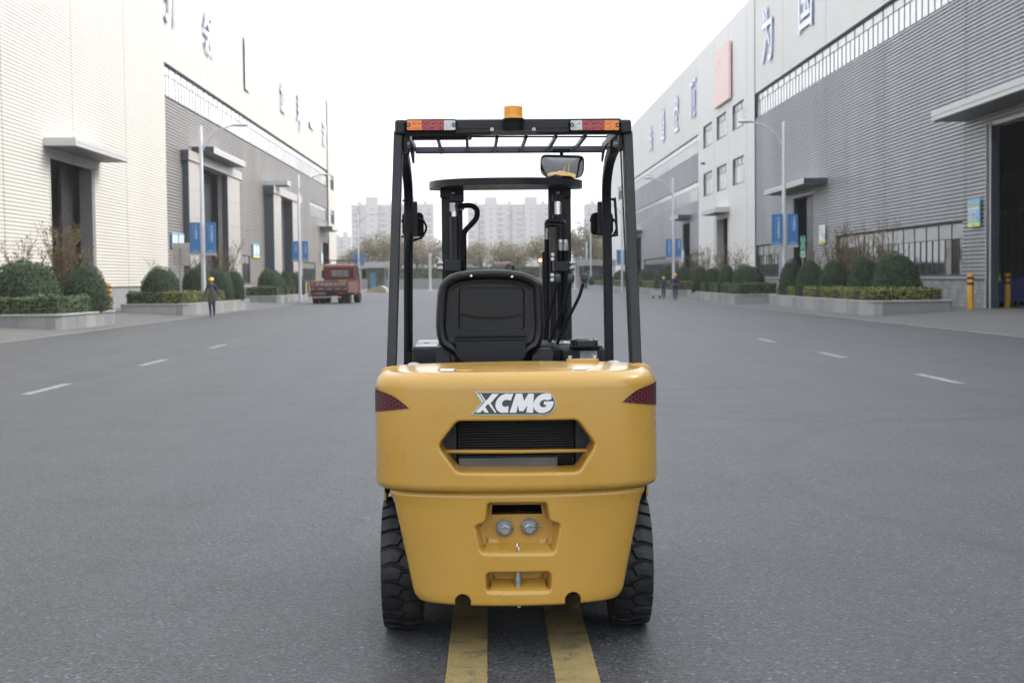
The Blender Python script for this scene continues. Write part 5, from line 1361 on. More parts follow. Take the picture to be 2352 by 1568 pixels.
# ---------------- right hall
B, x, zr, mw, mg = hall(1); HR = B
yC = yq(1738, 1)
gs = [-8.0, 8.0, 22.0, 35.0, 47.3, yq(2220, 1), yq(2033.6, 1), yq(1900, 1), yq(1802, 1), yC]
yD = yq(1608, 1)
wsn = [yC, yq(1720, 1), yq(1678, 1), yq(1645, 1), yD]
g2 = [yD] + [yq(v, 1) for v in (1570, 1535.5, 1505, 1479, 1452)]
yF = yq(1440, 1); yG = yq(1403, 1)
g2 = g2[:-1] + [yF]
z1s = WX(1739, 218, XR).z; z0s = WX(1739, 271, XR).z
dd1 = (yq(2286, 1) - 7.2, yq(2286, 1), 0.2, WX(2260, 297, XR).z)
dd2 = (yq(1873, 1), yq(1825, 1), 0.2, WX(1873, 444, XR).z)
wl1 = (yq(2214, 1), yq(1925, 1), WX(2214, 634, XR).z, WX(2214, 508.5, XR).z)
wl2 = (yq(1790, 1), yC - 0.3, wl1[2], wl1[3])
panels(B, 1, x, gs, PZ, z0s - 0.05, 0.165, 0.075, mg, [dd1, dd2, wl1, wl2])
panels(B, 1, x - 0.06, gs, z1s + 0.05, zr, 0.155, 0.034, mw)
strip_window(B, 1, x, gs[2], yC - 0.3, z0s, z1s, 1.85, deep=0.08, glass=(M_GLU2, M_GLT))
MB().box(x - 0.10, x + 0.02, gs[0], yC, z1s + 0.051, z1s + 0.13).build('window_head', M_TRIM, B)
strip_window(B, 1, x, *wl1, 1.82, deep=0.08); strip_window(B, 1, x, *wl2, 1.82, deep=0.08)
ww = []
for (xa, xb) in ((1713, 1687.6), (1673, 1651), (1640, 1620)):
    for zt_, zb_ in ((15.3, 13.35), (11.0, 8.95)): ww.append((yq(xa, 1), yq(xb, 1), zb_, zt_))
dd3 = (yq(1675, 1), yq(1650, 1), 0.2, WX(1675, 500, XR).z)
panels(B, 1, x - 0.10, wsn, PZ, zr, 0.165, 0.028, mw, ww + [dd3])
for w in ww: strip_window(B, 1, x - 0.10, *w, 1.7, deep=0.12, glass=(M_GLU, M_GLT))
s2 = (yD + 0.6, yF - 0.5, WX(1604, 461.6, XR).z, WX(1604, 416, XR).z)
wl3 = (yD + 0.6, yD + 6.0, wl1[2], wl1[3]); wl4 = (yq(1560, 1), yq(1480, 1), wl1[2], wl1[3])
dd4 = (yq(1560, 1) - 8.5, yq(1560, 1) - 3.5, 0.2, 6.9); dd5 = (yq(1474, 1), yq(1460, 1), 0.2, 6.9)
panels(B, 1, x, g2, PZ, z0s - 0.05, 0.165, 0.075, mg, [s2, wl3, wl4, dd4, dd5])
panels(B, 1, x - 0.06, g2, z1s + 0.05, zr, 0.155, 0.034, mw)
strip_window(B, 1, x, yD + 0.4, yF - 0.4, z0s, z1s, 1.85, glass=(M_GLU2, M_GLT)); strip_window(B, 1, x, *s2, 1.85, glass=(M_GLU2, M_GLU2))
strip_window(B, 1, x, *wl3, 1.8, deep=0.08); strip_window(B, 1, x, *wl4, 1.8, deep=0.08)
wend = (yq(1433, 1), yq(1424, 1), 13.3, 15.2)
panels(B, 1, x - 0.10, [yF, yG], PZ, zr, 0.165, 0.028, mw, [wend])
strip_window(B, 1, x - 0.1, *wend, 1.5)
doors = [dd1, dd2, dd3, dd4, dd5]
backing(B, 1, x + 0.05, liner_segs(-8, yG, zr - 0.2, doors), M_SEAM)
shell(B, 1, x + 0.1, -8, yG, zr)
ynear = 66.5
segs = [(-8, dd1[0])] + [(ynear, dd2[0]), (dd2[1], dd3[0]), (dd3[1], dd4[0]), (dd4[1], dd5[0]), (dd5[1], yG)]
plinth(B, 1, x, segs)
# near part of the plinth in separate blocks
ya, yb = dd1[1] + 0.45, ynear
MB().box(x - 0.06, x + 0.25, ya, yb, 0.1, PZ - 0.01).build('plinth_mortar', M_MOR, B)
MB().box(x - 0.14, x + 0.25, dd1[1], yb, PZ + 0.001, PZ + 0.06).build('plinth_sill', M_CON, B)
bh, bl = 0.187, 0.40
bms = [MB().box(-0.05, 0.02, -bl / 2 + 0.006, bl / 2 - 0.006, -bh / 2 + 0.006, bh / 2 - 0.006).mesh('plinth_block', mm_) for mm_ in
       (M_BLKW, mat('grey_block_light', (0.31, 0.315, 0.33), 0.85, var=0.14, vscale=1.2, fine=0.1, fscale=30), mat('grey_block_dark', (0.235, 0.24, 0.255), 0.85, var=0.14, vscale=1.2, fine=0.1, fscale=30))]
rb = random.Random(5)
for r in range(6):
    y = ya + (bl / 2 if r % 2 else 0) + bl / 2
    while y < yb - bl / 2:
        o = put('plinth_block', rb.choice(bms), B); o.location = (x - 0.06 - rb.uniform(0, 0.008), y, 0.2 + bh * (r + 0.5)); y += bl
# door near right: dark steel frame
for ya, yb in ((dd1[1] - 0.02, dd1[1] + 0.45),):
    MB().box(x - 0.20, x + 0.06, ya, yb, 0.2, dd1[3] + 0.12).build('door_frame', M_TRIM, B, bevel=0.01)
    MB().box(x - 0.24, x - 0.201, ya - 0.05, ya + 0.02, 0.2, dd1[3] + 0.1).build('door_edge', M_CAN, B)
    MB().box(x - 0.24, x + 0.1, yb + 0.001, yb + 0.05, 0.2, dd1[3] + 0.1).build('door_edge', M_CAN, B)
MB().box(x - 0.16, x + 0.35, dd1[0] - 0.3, dd1[1] - 0.021, dd1[3], dd1[3] + 0.12).build('door_lintel', M_CAN, B)
cpy = yq(2220, 1)
canopy(B, 1, x - 0.02, dd1[0] - 2, cpy, 1.5, WX(2220, 281, 20).z, WX(2220, 262, 20).z + 0.1)
for k in range(30):                     # vertical joints of the partition seen inside the door
    MB().box(x + 4.47, x + 4.5, dd1[0] - 1 + k * 0.9, dd1[0] - 0.98 + k * 0.9, 0.9, 6.9).build('partition_joint', M_SEAM, B)
MB().box(x + 4.5, x + 4.6, dd1[0] - 3, dd1[1] + 24, 0.22, 0.9).build('partition_base', mat('partition_base_grey', (0.50, 0.47, 0.44), 0.7), B)
MB().box(x + 4.5, x + 4.6, dd1[0] - 3, dd1[1] + 24, 0.901, 4.6).build('partition', mat('partition_grey', (0.30, 0.30, 0.30), 0.7, var=0.1), B)
MB().box(x + 4.5, x + 4.6, dd1[0] - 3, dd1[1] + 24, 4.601, 6.4).build('partition_upper', mat('partition_dark', (0.16, 0.16, 0.165), 0.7), B)
ce = WX(1903, 410, XR)
canopy(B, 1, x - 0.02, yq(1903, 1), yx(1757, 18.6), 1.45, ce.z - 0.30, ce.z + 0.05, True)
MB().box(x + 0.3, x + 0.4, dd2[0], dd2[0] + (dd2[1] - dd2[0]) * 0.62, 0.22, dd2[3]).build('door_leaf', M_TRIM, B)
MB().box(x - 0.10, x + 0.3, dd2[0] - 0.10, dd2[0], 0.2, dd2[3]).build('door_edge', M_CAN, B); MB().box(x - 0.10, x + 0.3, dd2[0] - 0.1, dd2[1] + 0.1, dd2[3], dd2[3] + 0.1).build('door_edge', M_CAN, B)
canopy(B, 1, x - 0.12, yq(1680, 1), yx(1614, 18.7), 1.25, 6.85, 7.3)
MB().box(x - 0.14, x + 0.5, dd3[1] - 0.02, dd3[1] + 1.6, 0.2, dd3[3]).build('door_jamb', M_CAN, B)
canopy(B, 1, x - 0.02, dd4[0] - 0.6, dd4[1] + 0.9, 1.3, 7.3, 7.7, True); canopy(B, 1, x - 0.02, dd5[0] - 1.0, dd5[1] + 1.5, 1.3, 7.3, 7.7, True)
# camera on the white section
q = WX(1622, 376, XR)
MB().box(q.x - 0.5, q.x - 0.1, q.y - 0.06, q.y + 0.06, q.z - 0.08, q.z + 0.06).tube([(q.x - 0.1, q.y, q.z + 0.1), (q.x - 0.4, q.y, q.z + 0.1), (q.x - 0.4, q.y, q.z)], 0.03, 6).build('security_camera', M_TRIM, B)

# ------------------------------------------------------------------ big characters and panels on the facades
M_CHB = mat('letter_side_blue', (0.10, 0.19, 0.50), 0.4)
M_CHP = mat('letter_side_pale', (0.22, 0.31, 0.62), 0.4)
M_CHW = mat('letter_face_white', (0.80, 0.82, 0.86), 0.4)
def wall_char(ch, px, y0, y1, s_, width):
    x = (XL + 0.22) if s_ < 0 else (XR - 0.22)
    a, c = WX(px, y0, x), WX(px, y1, x); h = a.z - c.z
    me = text_mesh(ch, 1.0, 0.012, 0.03)
    co = np.empty(len(me.vertices) * 3); me.vertices.foreach_get('co', co); co = co.reshape(-1, 3)
    lo, hi = co.min(0), co.max(0)
    co = (co - (lo + hi) / 2) / np.maximum(hi - lo, 1e-6) * np.array([width, h, 0.045])
    me.vertices.foreach_set('co', co.ravel()); me.update()
    R = Matrix.Rotation(math.pi / 2, 4, 'Z') if s_ < 0 else Matrix.Rotation(-math.pi / 2, 4, 'Z')
    me.transform(Matrix.Translation((x, a.y, (a.z + c.z) / 2)) @ R @ Matrix.Rotation(math.pi / 2, 4, 'X')); me.update()
    me.materials.clear(); me.materials.append(M_CHB if s_ > 0 else M_CHP); me.materials.append(M_CHW)
    nx = -s_
    for p in me.polygons: p.material_index = 1 if p.normal.x * nx > 0.7 else 0
    side = 'left' if s_ < 0 else 'right'
    o = put('wall_character', me)
    return o
CH = [('引', 388, -78, 52, -1, 3.6, 'white character cut by the top of the picture on the cream wall'),
      ('领', 480, 30, 130, -1, 3.6, 'white character with blue edges left of the blank white panel on the cream wall'),
      ('世', 651, 188, 258, -1, 3.4, 'white character next right of the blank white panel on the cream wall'),
      ('界', 688, 220, 307, -1, 3.4, 'second white character after the blank white panel on the cream wall'),
      ('一', 718, 282, 296, -1, 4.0, 'short single stroke white character on the cream wall'),
      ('流', 745, 278, 338, -1, 3.4, 'white character nearest the far end of the cream wall'),
      ('珠', 1494, 288, 352, 1, 3.4, 'white character farthest along the white wall, left of the others'),
      ('峰', 1522, 249, 332, 1, 3.4, 'second white character from the far end of the white wall'),
      ('登', 1553, 221, 303, 1, 3.4, 'third white character from the far end of the white wall'),
      ('顶', 1591, 184, 273, 1, 3.8, 'white character next left of the faded red panel on the white wall'),
      ('为', 1761, 16, 143, 1, 3.8, 'large white character with blue edges, whole, right of the faded red panel'),
      ('国', 1849, -62, 70, 1, 3.8, 'large white character cut by the top of the picture on the white wall')]
for ch, px, y0, y1, s_, w, lab in CH: tag(wall_char(ch, px, y0, y1, s_, w), lab, 'lettering', 'big characters on the factory facades')
x = XL + 0.20; a, c = WX(562, 82, x), WX(588, 226, x); y1_ = yx(584, x)
wp = tag(MB().box(x - 0.02, x + 0.03, a.y, y1_, WX(562, 203, x).z, a.z).build('advertising_board', mat('panel_white', (0.80, 0.81, 0.83), 0.4), bevel=0.02), 'blank white upright panel between the characters on the cream wall', 'board')
x = XR - 0.34; a = WX(1676, 92, x); y1_ = yx(1644, x); zb_ = WX(1676, 226, x).z
FL = thing('facade_flag', 'faded pale red flag panel with small yellow stars on the white wall', 'flag', (0, 0, 0))
MB().box(x - 0.10, x + 0.1, a.y, y1_, zb_, a.z).build('flag_board', mat('faded_red', (0.78, 0.57, 0.53), 0.5, var=0.04), FL, bevel=0.02)
def star(cy_, cz_, r): return [(cy_ + (r if k % 2 == 0 else r * 0.4) * math.sin(k * math.pi / 5), cz_ + (r if k % 2 == 0 else r * 0.4) * math.cos(k * math.pi / 5)) for k in range(10)]
M_STR = mat('faded_yellow', (0.80, 0.70, 0.45), 0.5)
wd, hg = y1_ - a.y, a.z - zb_
for u, v, r in ((0.83, 0.72, 0.5), (0.62, 0.80, 0.2), (0.55, 0.73, 0.2), (0.55, 0.63, 0.2), (0.62, 0.56, 0.2)):
    MB().poly(star(a.y + wd * u, zb_ + hg * v, r), x - 0.125, x - 0.101, plane='yz').build('star', M_STR, FL)

# ------------------------------------------------------------------ planting
M_SLAB = [mat('planter_granite', (0.30, 0.305, 0.31), 0.75, var=0.16, vscale=1.6, fine=0.10, fscale=70, dirt=0.35, dirtcol=(0.19, 0.19, 0.19), dscale=1.0, stretch=(1, 1, 0.5)),
          mat('planter_granite_pale', (0.35, 0.355, 0.355), 0.75, var=0.14, vscale=1.6, fine=0.10, fscale=70, dirt=0.3, dirtcol=(0.2, 0.2, 0.2), dscale=1.0, stretch=(1, 1, 0.5)),
          mat('planter_granite_dark', (0.255, 0.265, 0.275), 0.75, var=0.16, vscale=1.6, fine=0.10, fscale=70, dirt=0.35, dirtcol=(0.17, 0.17, 0.17), dscale=1.0, stretch=(1, 1, 0.5))]
M_COPE = mat('planter_coping', (0.37, 0.37, 0.365), 0.7, var=0.1, vscale=2)
M_SOIL = mat('soil', (0.05, 0.042, 0.032), 0.95)
def leafmat(name, dark, light, sc=2.2):
    m = bpy.data.materials.new(name); m.use_nodes = True; nt = m.node_tree; N, Lk = nt.nodes, nt.links
    b = N['Principled BSDF']; tc = N.new('ShaderNodeTexCoord'); oi = N.new('ShaderNodeObjectInfo')
    n = N.new('ShaderNodeTexNoise'); n.inputs['Scale'].default_value = sc; n.inputs['Detail'].default_value = 5; n.inputs['Roughness'].default_value = 0.7
    Lk.new(tc.outputs['Object'], n.inputs['Vector'])
    w = N.new('ShaderNodeTexWhiteNoise'); w.noise_dimensions = '3D'
    sn = N.new('ShaderNodeVectorMath'); sn.operation = 'SNAP'; sn.inputs[1].default_value = (0.06, 0.06, 0.06); Lk.new(tc.outputs['Object'], sn.inputs[0]); Lk.new(sn.outputs[0], w.inputs['Vector'])
    a = N.new('ShaderNodeMath'); a.operation = 'MULTIPLY_ADD'; Lk.new(w.outputs['Value'], a.inputs[0]); a.inputs[1].default_value = 0.45; Lk.new(n.outputs['Fac'], a.inputs[2])
    r = N.new('ShaderNodeMapRange'); r.inputs['From Min'].default_value = 0.42; r.inputs['From Max'].default_value = 1.0; Lk.new(a.outputs[0], r.inputs['Value'])
    mx = N.new('ShaderNodeMix'); mx.data_type = 'RGBA'; mx.inputs['A'].default_value = (*dark, 1); mx.inputs['B'].default_value = (*light, 1); Lk.new(r.outputs['Result'], mx.inputs['Factor'])
    Lk.new(mx.outputs['Result'], b.inputs['Base Color']); b.inputs['Roughness'].default_value = 0.55; b.inputs['Specular IOR Level'].default_value = 0.35
    return m
M_LDK = leafmat('dark_evergreen_leaves', (0.014, 0.034, 0.016), (0.060, 0.112, 0.048))
M_LDK2 = leafmat('dark_hedge_leaves', (0.030, 0.048, 0.018), (0.105, 0.145, 0.055), 1.2)
M_LYG = leafmat('yellow_green_leaves', (0.060, 0.080, 0.016), (0.25, 0.26, 0.055), 1.5)
M_LBR = leafmat('brown_yellow_leaves', (0.085, 0.066, 0.020), (0.23, 0.17, 0.052), 1.5)
M_LTR = leafmat('autumn_tree_leaves', (0.12, 0.12, 0.068), (0.31, 0.255, 0.15), 0.35)
M_CORE = mat('shrub_inside', (0.020, 0.028, 0.014), 0.95)
M_TWIG = mat('twig_bark', (0.085, 0.062, 0.042), 0.85)
RN = random.Random(21)
def leaf(b, p, n, s, mi=0, rnd=RN):
    n = Vector(n); n = (n + Vector((rnd.gauss(0, 0.55), rnd.gauss(0, 0.55), rnd.gauss(0, 0.55)))).normalized()
    a = n.orthogonal().normalized(); a.rotate(Matrix.Rotation(rnd.uniform(0, 6.28), 3, n)); c = n.cross(a)
    l, w = s * rnd.uniform(0.7, 1.3), s * rnd.uniform(0.35, 0.6)
    p = Vector(p)
    b.add([p - a * l * 0.5, p + c * w * 0.5 - n * 0.1 * s, p + a * l * 0.5, p - c * w * 0.5 - n * 0.1 * s], [(0, 1, 2, 3)], mi)
def bush_mesh(seed, nl=3600):
    rnd = random.Random(seed); b = MB(); core = []
    nu, nv = 20, 12
    ph = [rnd.uniform(0, 6.28) for _ in range(6)]
    def rad(d): return 1.0 + 0.045 * math.sin(3 * d.x + ph[0] + 2 * d.z) + 0.04 * math.sin(4 * d.y + ph[1]) + 0.03 * math.sin(7 * d.z + 5 * d.x + ph[2])
    o = 0
    for j in range(nv + 1):
        t = math.pi * 0.62 * j / nv
        for i in range(nu):
            f = 2 * math.pi * i / nu; d = Vector((math.sin(t) * math.cos(f), math.sin(t) * math.sin(f), math.cos(t)))
            r = rad(d) * 0.93; core.append((d.x * r, d.y * r, d.z * r))
    b.v += core
    for j in range(nv):
        for i in range(nu): b.f.append([j * nu + i, (j + 1) * nu + i, (j + 1) * nu + (i + 1) % nu, j * nu + (i + 1) % nu]); b.m.append(1)
    for k in range(nl):
        z = rnd.uniform(-0.36, 1.0); f = rnd.uniform(0, 6.2832); s_ = math.sqrt(max(0, 1 - z * z)); d = Vector((s_ * math.cos(f), s_ * math.sin(f), z))
        r = rad(d) * (1.0 + rnd.gauss(-0.015, 0.025)) * (1 + 0.03 * math.sin(9 * d.x + 7 * d.y + ph[3]))
        leaf(b, d * r, d, 0.085, 0, rnd)
    return b.mesh('foliage', [M_LDK, M_CORE], fix=False)
BUSH = [bush_mesh(s) for s in (1, 2, 3, 4)]
STEM = MB().tube([(0, 0, -0.9), (0, 0, 0.2)], 0.10, 7).mesh('stem', M_TWIG)
def bush(x0, x1, ytop, Y, label, group, zb=0.55, k=[0]):
    r = (x1 - x0) / 2 / FPX * Y * (1.16 if x1 - x0 < 80 else 1.0); c = WY((x0 + x1) / 2, ytop, Y); zt = c.z
    h = zt - zb
    cz = zb + h * 0.36 / 1.36; rz = zt - cz
    o = thing('topiary_bush', label, 'bush', (c.x, Y, cz), RN.uniform(0, 6.28), group); o.scale = (r, r, rz)
    put('foliage', BUSH[k[0] % 4], o); put('stem', STEM, o); k[0] += 1
    return o
def hedge(poly, z0, z1, m, label, dens=150, group=None, ls=0.125):
    """low clipped hedge filling a convex outline, leaves over its faces"""
    rnd = RN; b = MB()
    P = [Vector((p[0], p[1], 0)) for p in poly]; n = len(P)
    cen = sum(P, Vector()) / n
    ins = [cen + (p - cen) * (1 - 0.06 / max(0.5, (p - cen).length)) for p in P]
    b.v += [(p.x, p.y, z0) for p in ins] + [(p.x, p.y, z1 - 0.05) for p in ins]
    b.f += [[i, (i + 1) % n, n + (i + 1) % n, n + i] for i in range(n)] + [[n + i for i in range(n)]]; b.m += [1] * (n + 1)
    for i in range(n):
        a, c = P[i], P[(i + 1) % n]; l = (c - a).length; nr = Vector(((c - a).y, -(c - a).x, 0)).normalized()
        if nr.dot((a + c) / 2 - cen) < 0: nr = -nr
        far = (a + c) / 2
        kd = 1.7 * dens * l * (z1 - z0) * (1.0 if nr.dot(Vector((0, 0, 0)) - far) > 0 else 0.25)
        for _ in range(int(kd)):
            t, u = rnd.random(), rnd.random(); p = a + (c - a) * t
            bul = 0.05 * math.sin(p.x * 2.3 + p.y * 1.7) + rnd.gauss(0, 0.03)
            leaf(b, (p.x + nr.x * bul, p.y + nr.y * bul, z0 + (z1 - z0) * u), nr + Vector((0, 0, 0.3)), ls, 0, rnd)
    xs = [p.x for p in P]; ys_ = [p.y for p in P]; cnt = int(dens * 1.2 * (max(xs) - min(xs)) * (max(ys_) - min(ys_)))
    for _ in range(cnt):
        p = Vector((rnd.uniform(min(xs), max(xs)), rnd.uniform(min(ys_), max(ys_)), 0))
        ok = True
        for i in range(n):
            a, c = P[i], P[(i + 1) % n]; s1 = (c.x - a.x) * (p.y - a.y) - (c.y - a.y) * (p.x - a.x); s2 = (c.x - a.x) * (cen.y - a.y) - (c.y - a.y) * (cen.x - a.x)
            if s1 * s2 < 0: ok = False; break
        if ok: leaf(b, (p.x, p.y, z1 + 0.05 * math.sin(p.x * 3 + p.y * 2) + rnd.gauss(-0.02, 0.035)), (0, 0, 1), ls, 0, rnd)
    o = b.build('hedge', [m, M_CORE], fix=False)
    return tag(o, label, 'hedge', group)
def planter(poly, zt, label, group):
    T = thing('planter', label, 'planter', (0, 0, 0), 0, group)
    P = [Vector((p[0], p[1], 0)) for p in poly]; n = len(P); cen = sum(P, Vector()) / n
    rnd = RN; sm = {}
    for i in range(n):
        a, c = P[i], P[(i + 1) % n]; l = (c - a).length; k = max(1, round(l / 1.05)); w = l / k; d = (c - a).normalized(); ang = math.atan2(d.y, d.x)
        inn = Vector((-d.y, d.x, 0)); inn = inn if inn.dot(cen - a) > 0 else -inn
        key = round(w, 3)
        me = [MB().box(-w / 2 + 0.004, w / 2 - 0.004, -0.02, 0.10, -0.06, zt).mesh('stone_slab', m_) for m_ in M_SLAB]
        for q in range(k):
            p = a + d * (w * (q + 0.5)) + inn * (0.02 + rnd.uniform(0, 0.008))
            o = put('stone_slab', rnd.choice(me), T); o.location = p
            o.rotation_euler = (0, 0, ang if Vector((-math.sin(ang), math.cos(ang), 0)).dot(inn) > 0 else ang + math.pi)
    out_ = [(cen + (p - cen) * (1 + 0.05 / (p - cen).length)) for p in P]; inn_ = [(cen + (p - cen) * (1 - 0.30 / (p - cen).length)) for p in P]
    MB().poly([(p.x, p.y) for p in out_], zt + 0.001, zt + 0.07, holes=([(p.x, p.y) for p in inn_],), plane='xy').build('coping', M_COPE, T, bevel=0.015)
    MB().poly([(cen.x + (p.x - cen.x) * 0.99, cen.y + (p.y - cen.y) * 0.99) for p in inn_], 0.0, zt - 0.04, plane='xy').build('soil', M_SOIL, T)
    return [(cen.x + (p.x - cen.x) * 0.97, cen.y + (p.y - cen.y) * 0.97) for p in inn_]
def rpoly(pts, r=0.5): return fillet(pts, [r if i in (1, 2) else 0.15 for i in range(len(pts))], 3)
PG = 'granite planters along the road'
BG = 'clipped round bushes in the planters'
# left side (outline: far corner at the wall, near corners)
i1 = planter(rpoly([(-18.6, 47.8), (-14.2, 47.4), (-13.95, 53.6), (-18.6, 53.8)]), 0.50, 'granite planter in the left foreground, cut by the left edge of the picture', PG)
hedge([(-18.4, 48.0), (-14.4, 47.7), (-14.1, 53.3), (-18.4, 53.5)], 0.5, 1.12, M_LDK2, 'dark clipped hedge in the planter cut by the left edge', 170)
bush(-26, 137, 597, 50.3, 'broad round bush at the left edge of the picture, largest on the cream wall side', BG)
bush(145, 245, 612, 51.8, 'round bush right beside the broad one at the left edge', BG)
i2 = planter(rpoly([(-17.2, 66.6), (-13.95, 66), (-13.55, 81), (-17.2, 81.2)]), 0.52, 'granite planter behind the worker with the apron', PG)
hedge([(-17.0, 66.9), (-15.2, 66.5), (-15.2, 80.7), (-17.0, 80.7)], 0.5, 1.12, M_LDK2, 'dark green hedge at the wall side of the planter behind the walking worker', 120)
hedge([(-15.15, 66.5), (-14.25, 66.35), (-13.9, 80.6), (-15.15, 80.7)], 0.5, 1.10, M_LYG, 'yellow green hedge along the planter behind the walking worker', 170)
bush(323, 415, 614, 68.6, 'round bush beside the blank signboard on its pole', BG)
bush(418, 482, 612, 73.5, 'round bush directly behind the lamp post nearest on the left', BG)
bush(470, 530, 617, 76.0, 'round bush just right of the nearest left lamp post', BG)
bush(520, 557, 622, 78.5, 'small bush at the far right end of the planter behind the walking worker', BG)
i3 = planter(rpoly([(-17.0, 98.2), (-14.3, 97.6), (-14.4, 113.6), (-17.2, 113.8)]), 0.52, 'granite planter just left of the red pickup truck', PG)
hedge([(-16.8, 98.4), (-14.6, 98.0), (-14.7, 113.2), (-16.9, 113.4)], 0.5, 1.16, M_LDK2, 'dark hedge in the planter left of the red pickup truck', 110)
bush(596, 652, 617, 101.5, 'large round bush in the planter left of the red pickup truck', BG)
bush(641, 672, 622, 105.5, 'round bush half hidden behind the large one, left of the red pickup truck', BG)
bush(658, 697, 624, 109, 'round bush nearest to the red pickup truck', BG)
i4 = planter(rpoly([(-16.6, 128), (-14.4, 127.6), (-14.4, 150), (-16.8, 150)]), 0.5, 'granite planter beyond the red pickup truck on the left kerb', PG)
hedge([(-16.4, 128.3), (-14.7, 128), (-14.7, 149.6), (-16.5, 149.6)], 0.5, 1.35, M_LYG, 'yellow green hedge beyond the red pickup truck', 80)
# right side
j1 = planter(rpoly([(17.5, 53.4), (14.2, 53.1), (14.65, 74.6), (17.5, 74.8)]), 0.55, 'granite planter in the right foreground with five round bushes', PG)
hedge([(17.2, 53.8), (14.65, 53.5), (15.0, 74.1), (17.2, 74.2)], 0.5, 1.02, M_LYG, 'yellow green hedge round the five bushes in the right foreground', 190)
bush(1794, 1840, 600, 72, 'leftmost of the five round bushes in the right foreground, behind the lamp post', BG, 0.5)
bush(1833, 1890, 601, 68, 'second from the left of the five round bushes in the right foreground', BG, 0.5)
bush(1884, 1949, 601, 64.0, 'middle one of the five round bushes in the right foreground', BG, 0.5)
bush(1950, 2016, 589, 60.0, 'tall round bush left of the largest in the right foreground', BG, 0.5)
bush(2004, 2119, 584.7, 57.0, 'largest and rightmost round bush in the right foreground', BG, 0.5)
j2 = planter(rpoly([(16.6, 80.0), (13.75, 79.6), (14.3, 103), (16.8, 103.2)]), 0.52, 'granite planter in front of the white wall door on the right', PG)
hedge([(16.3, 80.4), (14.15, 80.0), (14.6, 102.6), (16.5, 102.7)], 0.5, 1.15, M_LDK2, 'dark hedge in the planter in front of the white wall door', 120)
bush(1687, 1754, 608, 83, 'largest bush of the planter in front of the white wall door', BG, 0.5)
bush(1651, 1689, 610, 88, 'second bush from the right in the planter before the white wall door', BG, 0.5)
bush(1622, 1653, 613.5, 93, 'third bush from the right in the planter before the white wall door', BG, 0.5)
bush(1592, 1628, 613.5, 98, 'leftmost bush in the planter before the white wall door', BG, 0.5)
j3 = planter(rpoly([(16.8, 110), (14.0, 109.6), (14.2, 134), (16.8, 134)]), 0.52, 'granite planter behind the two workers in blue', PG)
hedge([(16.5, 110.3), (14.3, 110), (14.5, 133.5), (16.5, 133.5)], 0.5, 1.2, M_LYG, 'yellow green hedge behind the two workers in blue', 70)
bush(1552, 1594, 613, 114, 'round bush right of the two workers in blue', BG, 0.5)
bush(1506, 1552, 612, 121, 'round bush behind the two workers in blue', BG, 0.5)
j4 = planter(rpoly([(16.8, 142), (14.0, 141.6), (14.2, 168), (16.8, 168)]), 0.52, 'granite planter seen just left of the right rear post of the forklift', PG)
hedge([(16.5, 142.3), (14.3, 142), (14.5, 167.5), (16.5, 167.5)], 0.5, 1.2, M_LYG, 'yellow green hedge past the right rear post of the forklift', 60)
bush(1466, 1502, 618, 148, 'dark round bush just right of the right rear post of the forklift', BG, 0.5)
j5 = planter(rpoly([(17.2, 176), (14.0, 175.6), (14.2, 206), (17.2, 206)]), 0.52, 'farthest granite planter on the right kerb', PG)
hedge([(16.8, 176.3), (14.3, 176), (14.5, 205.5), (16.8, 205.5)], 0.5, 1.2, M_LYG, 'yellow green hedge in the farthest planter on the right', 50)
bush(1408, 1440, 621, 180, 'dark bush seen between the two right posts of the forklift', BG, 0.5)
bush(1356, 1392, 627, 196, 'farthest dark bush, left of the right front post of the forklift', BG, 0.5)

def shrub(pos, h, spread, nst, lm, label, nleaf, seed, ls=0.09, group=None):
    rnd = random.Random(seed); T = thing('bare_shrub', label, 'shrub', pos, 0, group)
    st, lf = MB(), MB()
    for k in range(nst):
        a = rnd.uniform(0, 6.28); sp = spread * rnd.uniform(0.15, 1.0); hh = h * rnd.uniform(0.55, 1.0)
        p0 = Vector((rnd.uniform(-0.25, 0.25), rnd.uniform(-0.25, 0.25), 0)); p2 = Vector((math.cos(a) * sp, math.sin(a) * sp, hh)); p1 = p0 * 0.5 + Vector((math.cos(a) * sp * 0.3, math.sin(a) * sp * 0.3, hh * 0.55))
        path = [p0 * (1 - t) ** 2 + p1 * 2 * t * (1 - t) + p2 * t * t for t in (0, .2, .4, .6, .8, 1)]
        st.tube(path, [0.018, 0.016, 0.013, 0.010, 0.007, 0.004], 4)
        tw = [path]
        for _ in range(3):
            i = rnd.randint(2, 4); q = path[i]; e = q + Vector((rnd.gauss(0, 0.2), rnd.gauss(0, 0.2), rnd.uniform(0.12, 0.45))) * (h / 2.5); st.tube([q, (q + e) / 2 + Vector((0, 0, 0.03)), e], [0.007, 0.005, 0.003], 3); tw.append([q, (q + e) / 2, e])
        for _ in range(int(nleaf / nst)):
            w = rnd.choice(tw); i = rnd.randint(0, len(w) - 2); t = rnd.random(); p = w[i] * (1 - t) + w[i + 1] * t
            if p.z < 0.15 * h: continue
            leaf(lf, p + Vector((rnd.gauss(0, 0.05), rnd.gauss(0, 0.05), rnd.gauss(0, 0.05))), (0, -1, 0.6), ls, 0, rnd)
    st.build('branches', M_TWIG, T, fix=False); lf.build('leaves', lm, T, fix=False)
    return T
def atg(px, Y, z=0.5): c = WY(px, 640, Y); return (c.x, Y, z)
SG = 'thin autumn shrubs behind the round bushes'
shrub(atg(150, 52.6), 3.6, 1.2, 46, M_LBR, 'dense brown shrub standing before the dark opening of the near cream wall', 1500, 1, group=SG)
shrub(atg(45, 52.0), 3.0, 2.0, 26, M_LBR, 'sparse brown shrub spreading before the cream wall at the left edge', 520, 2, group=SG)
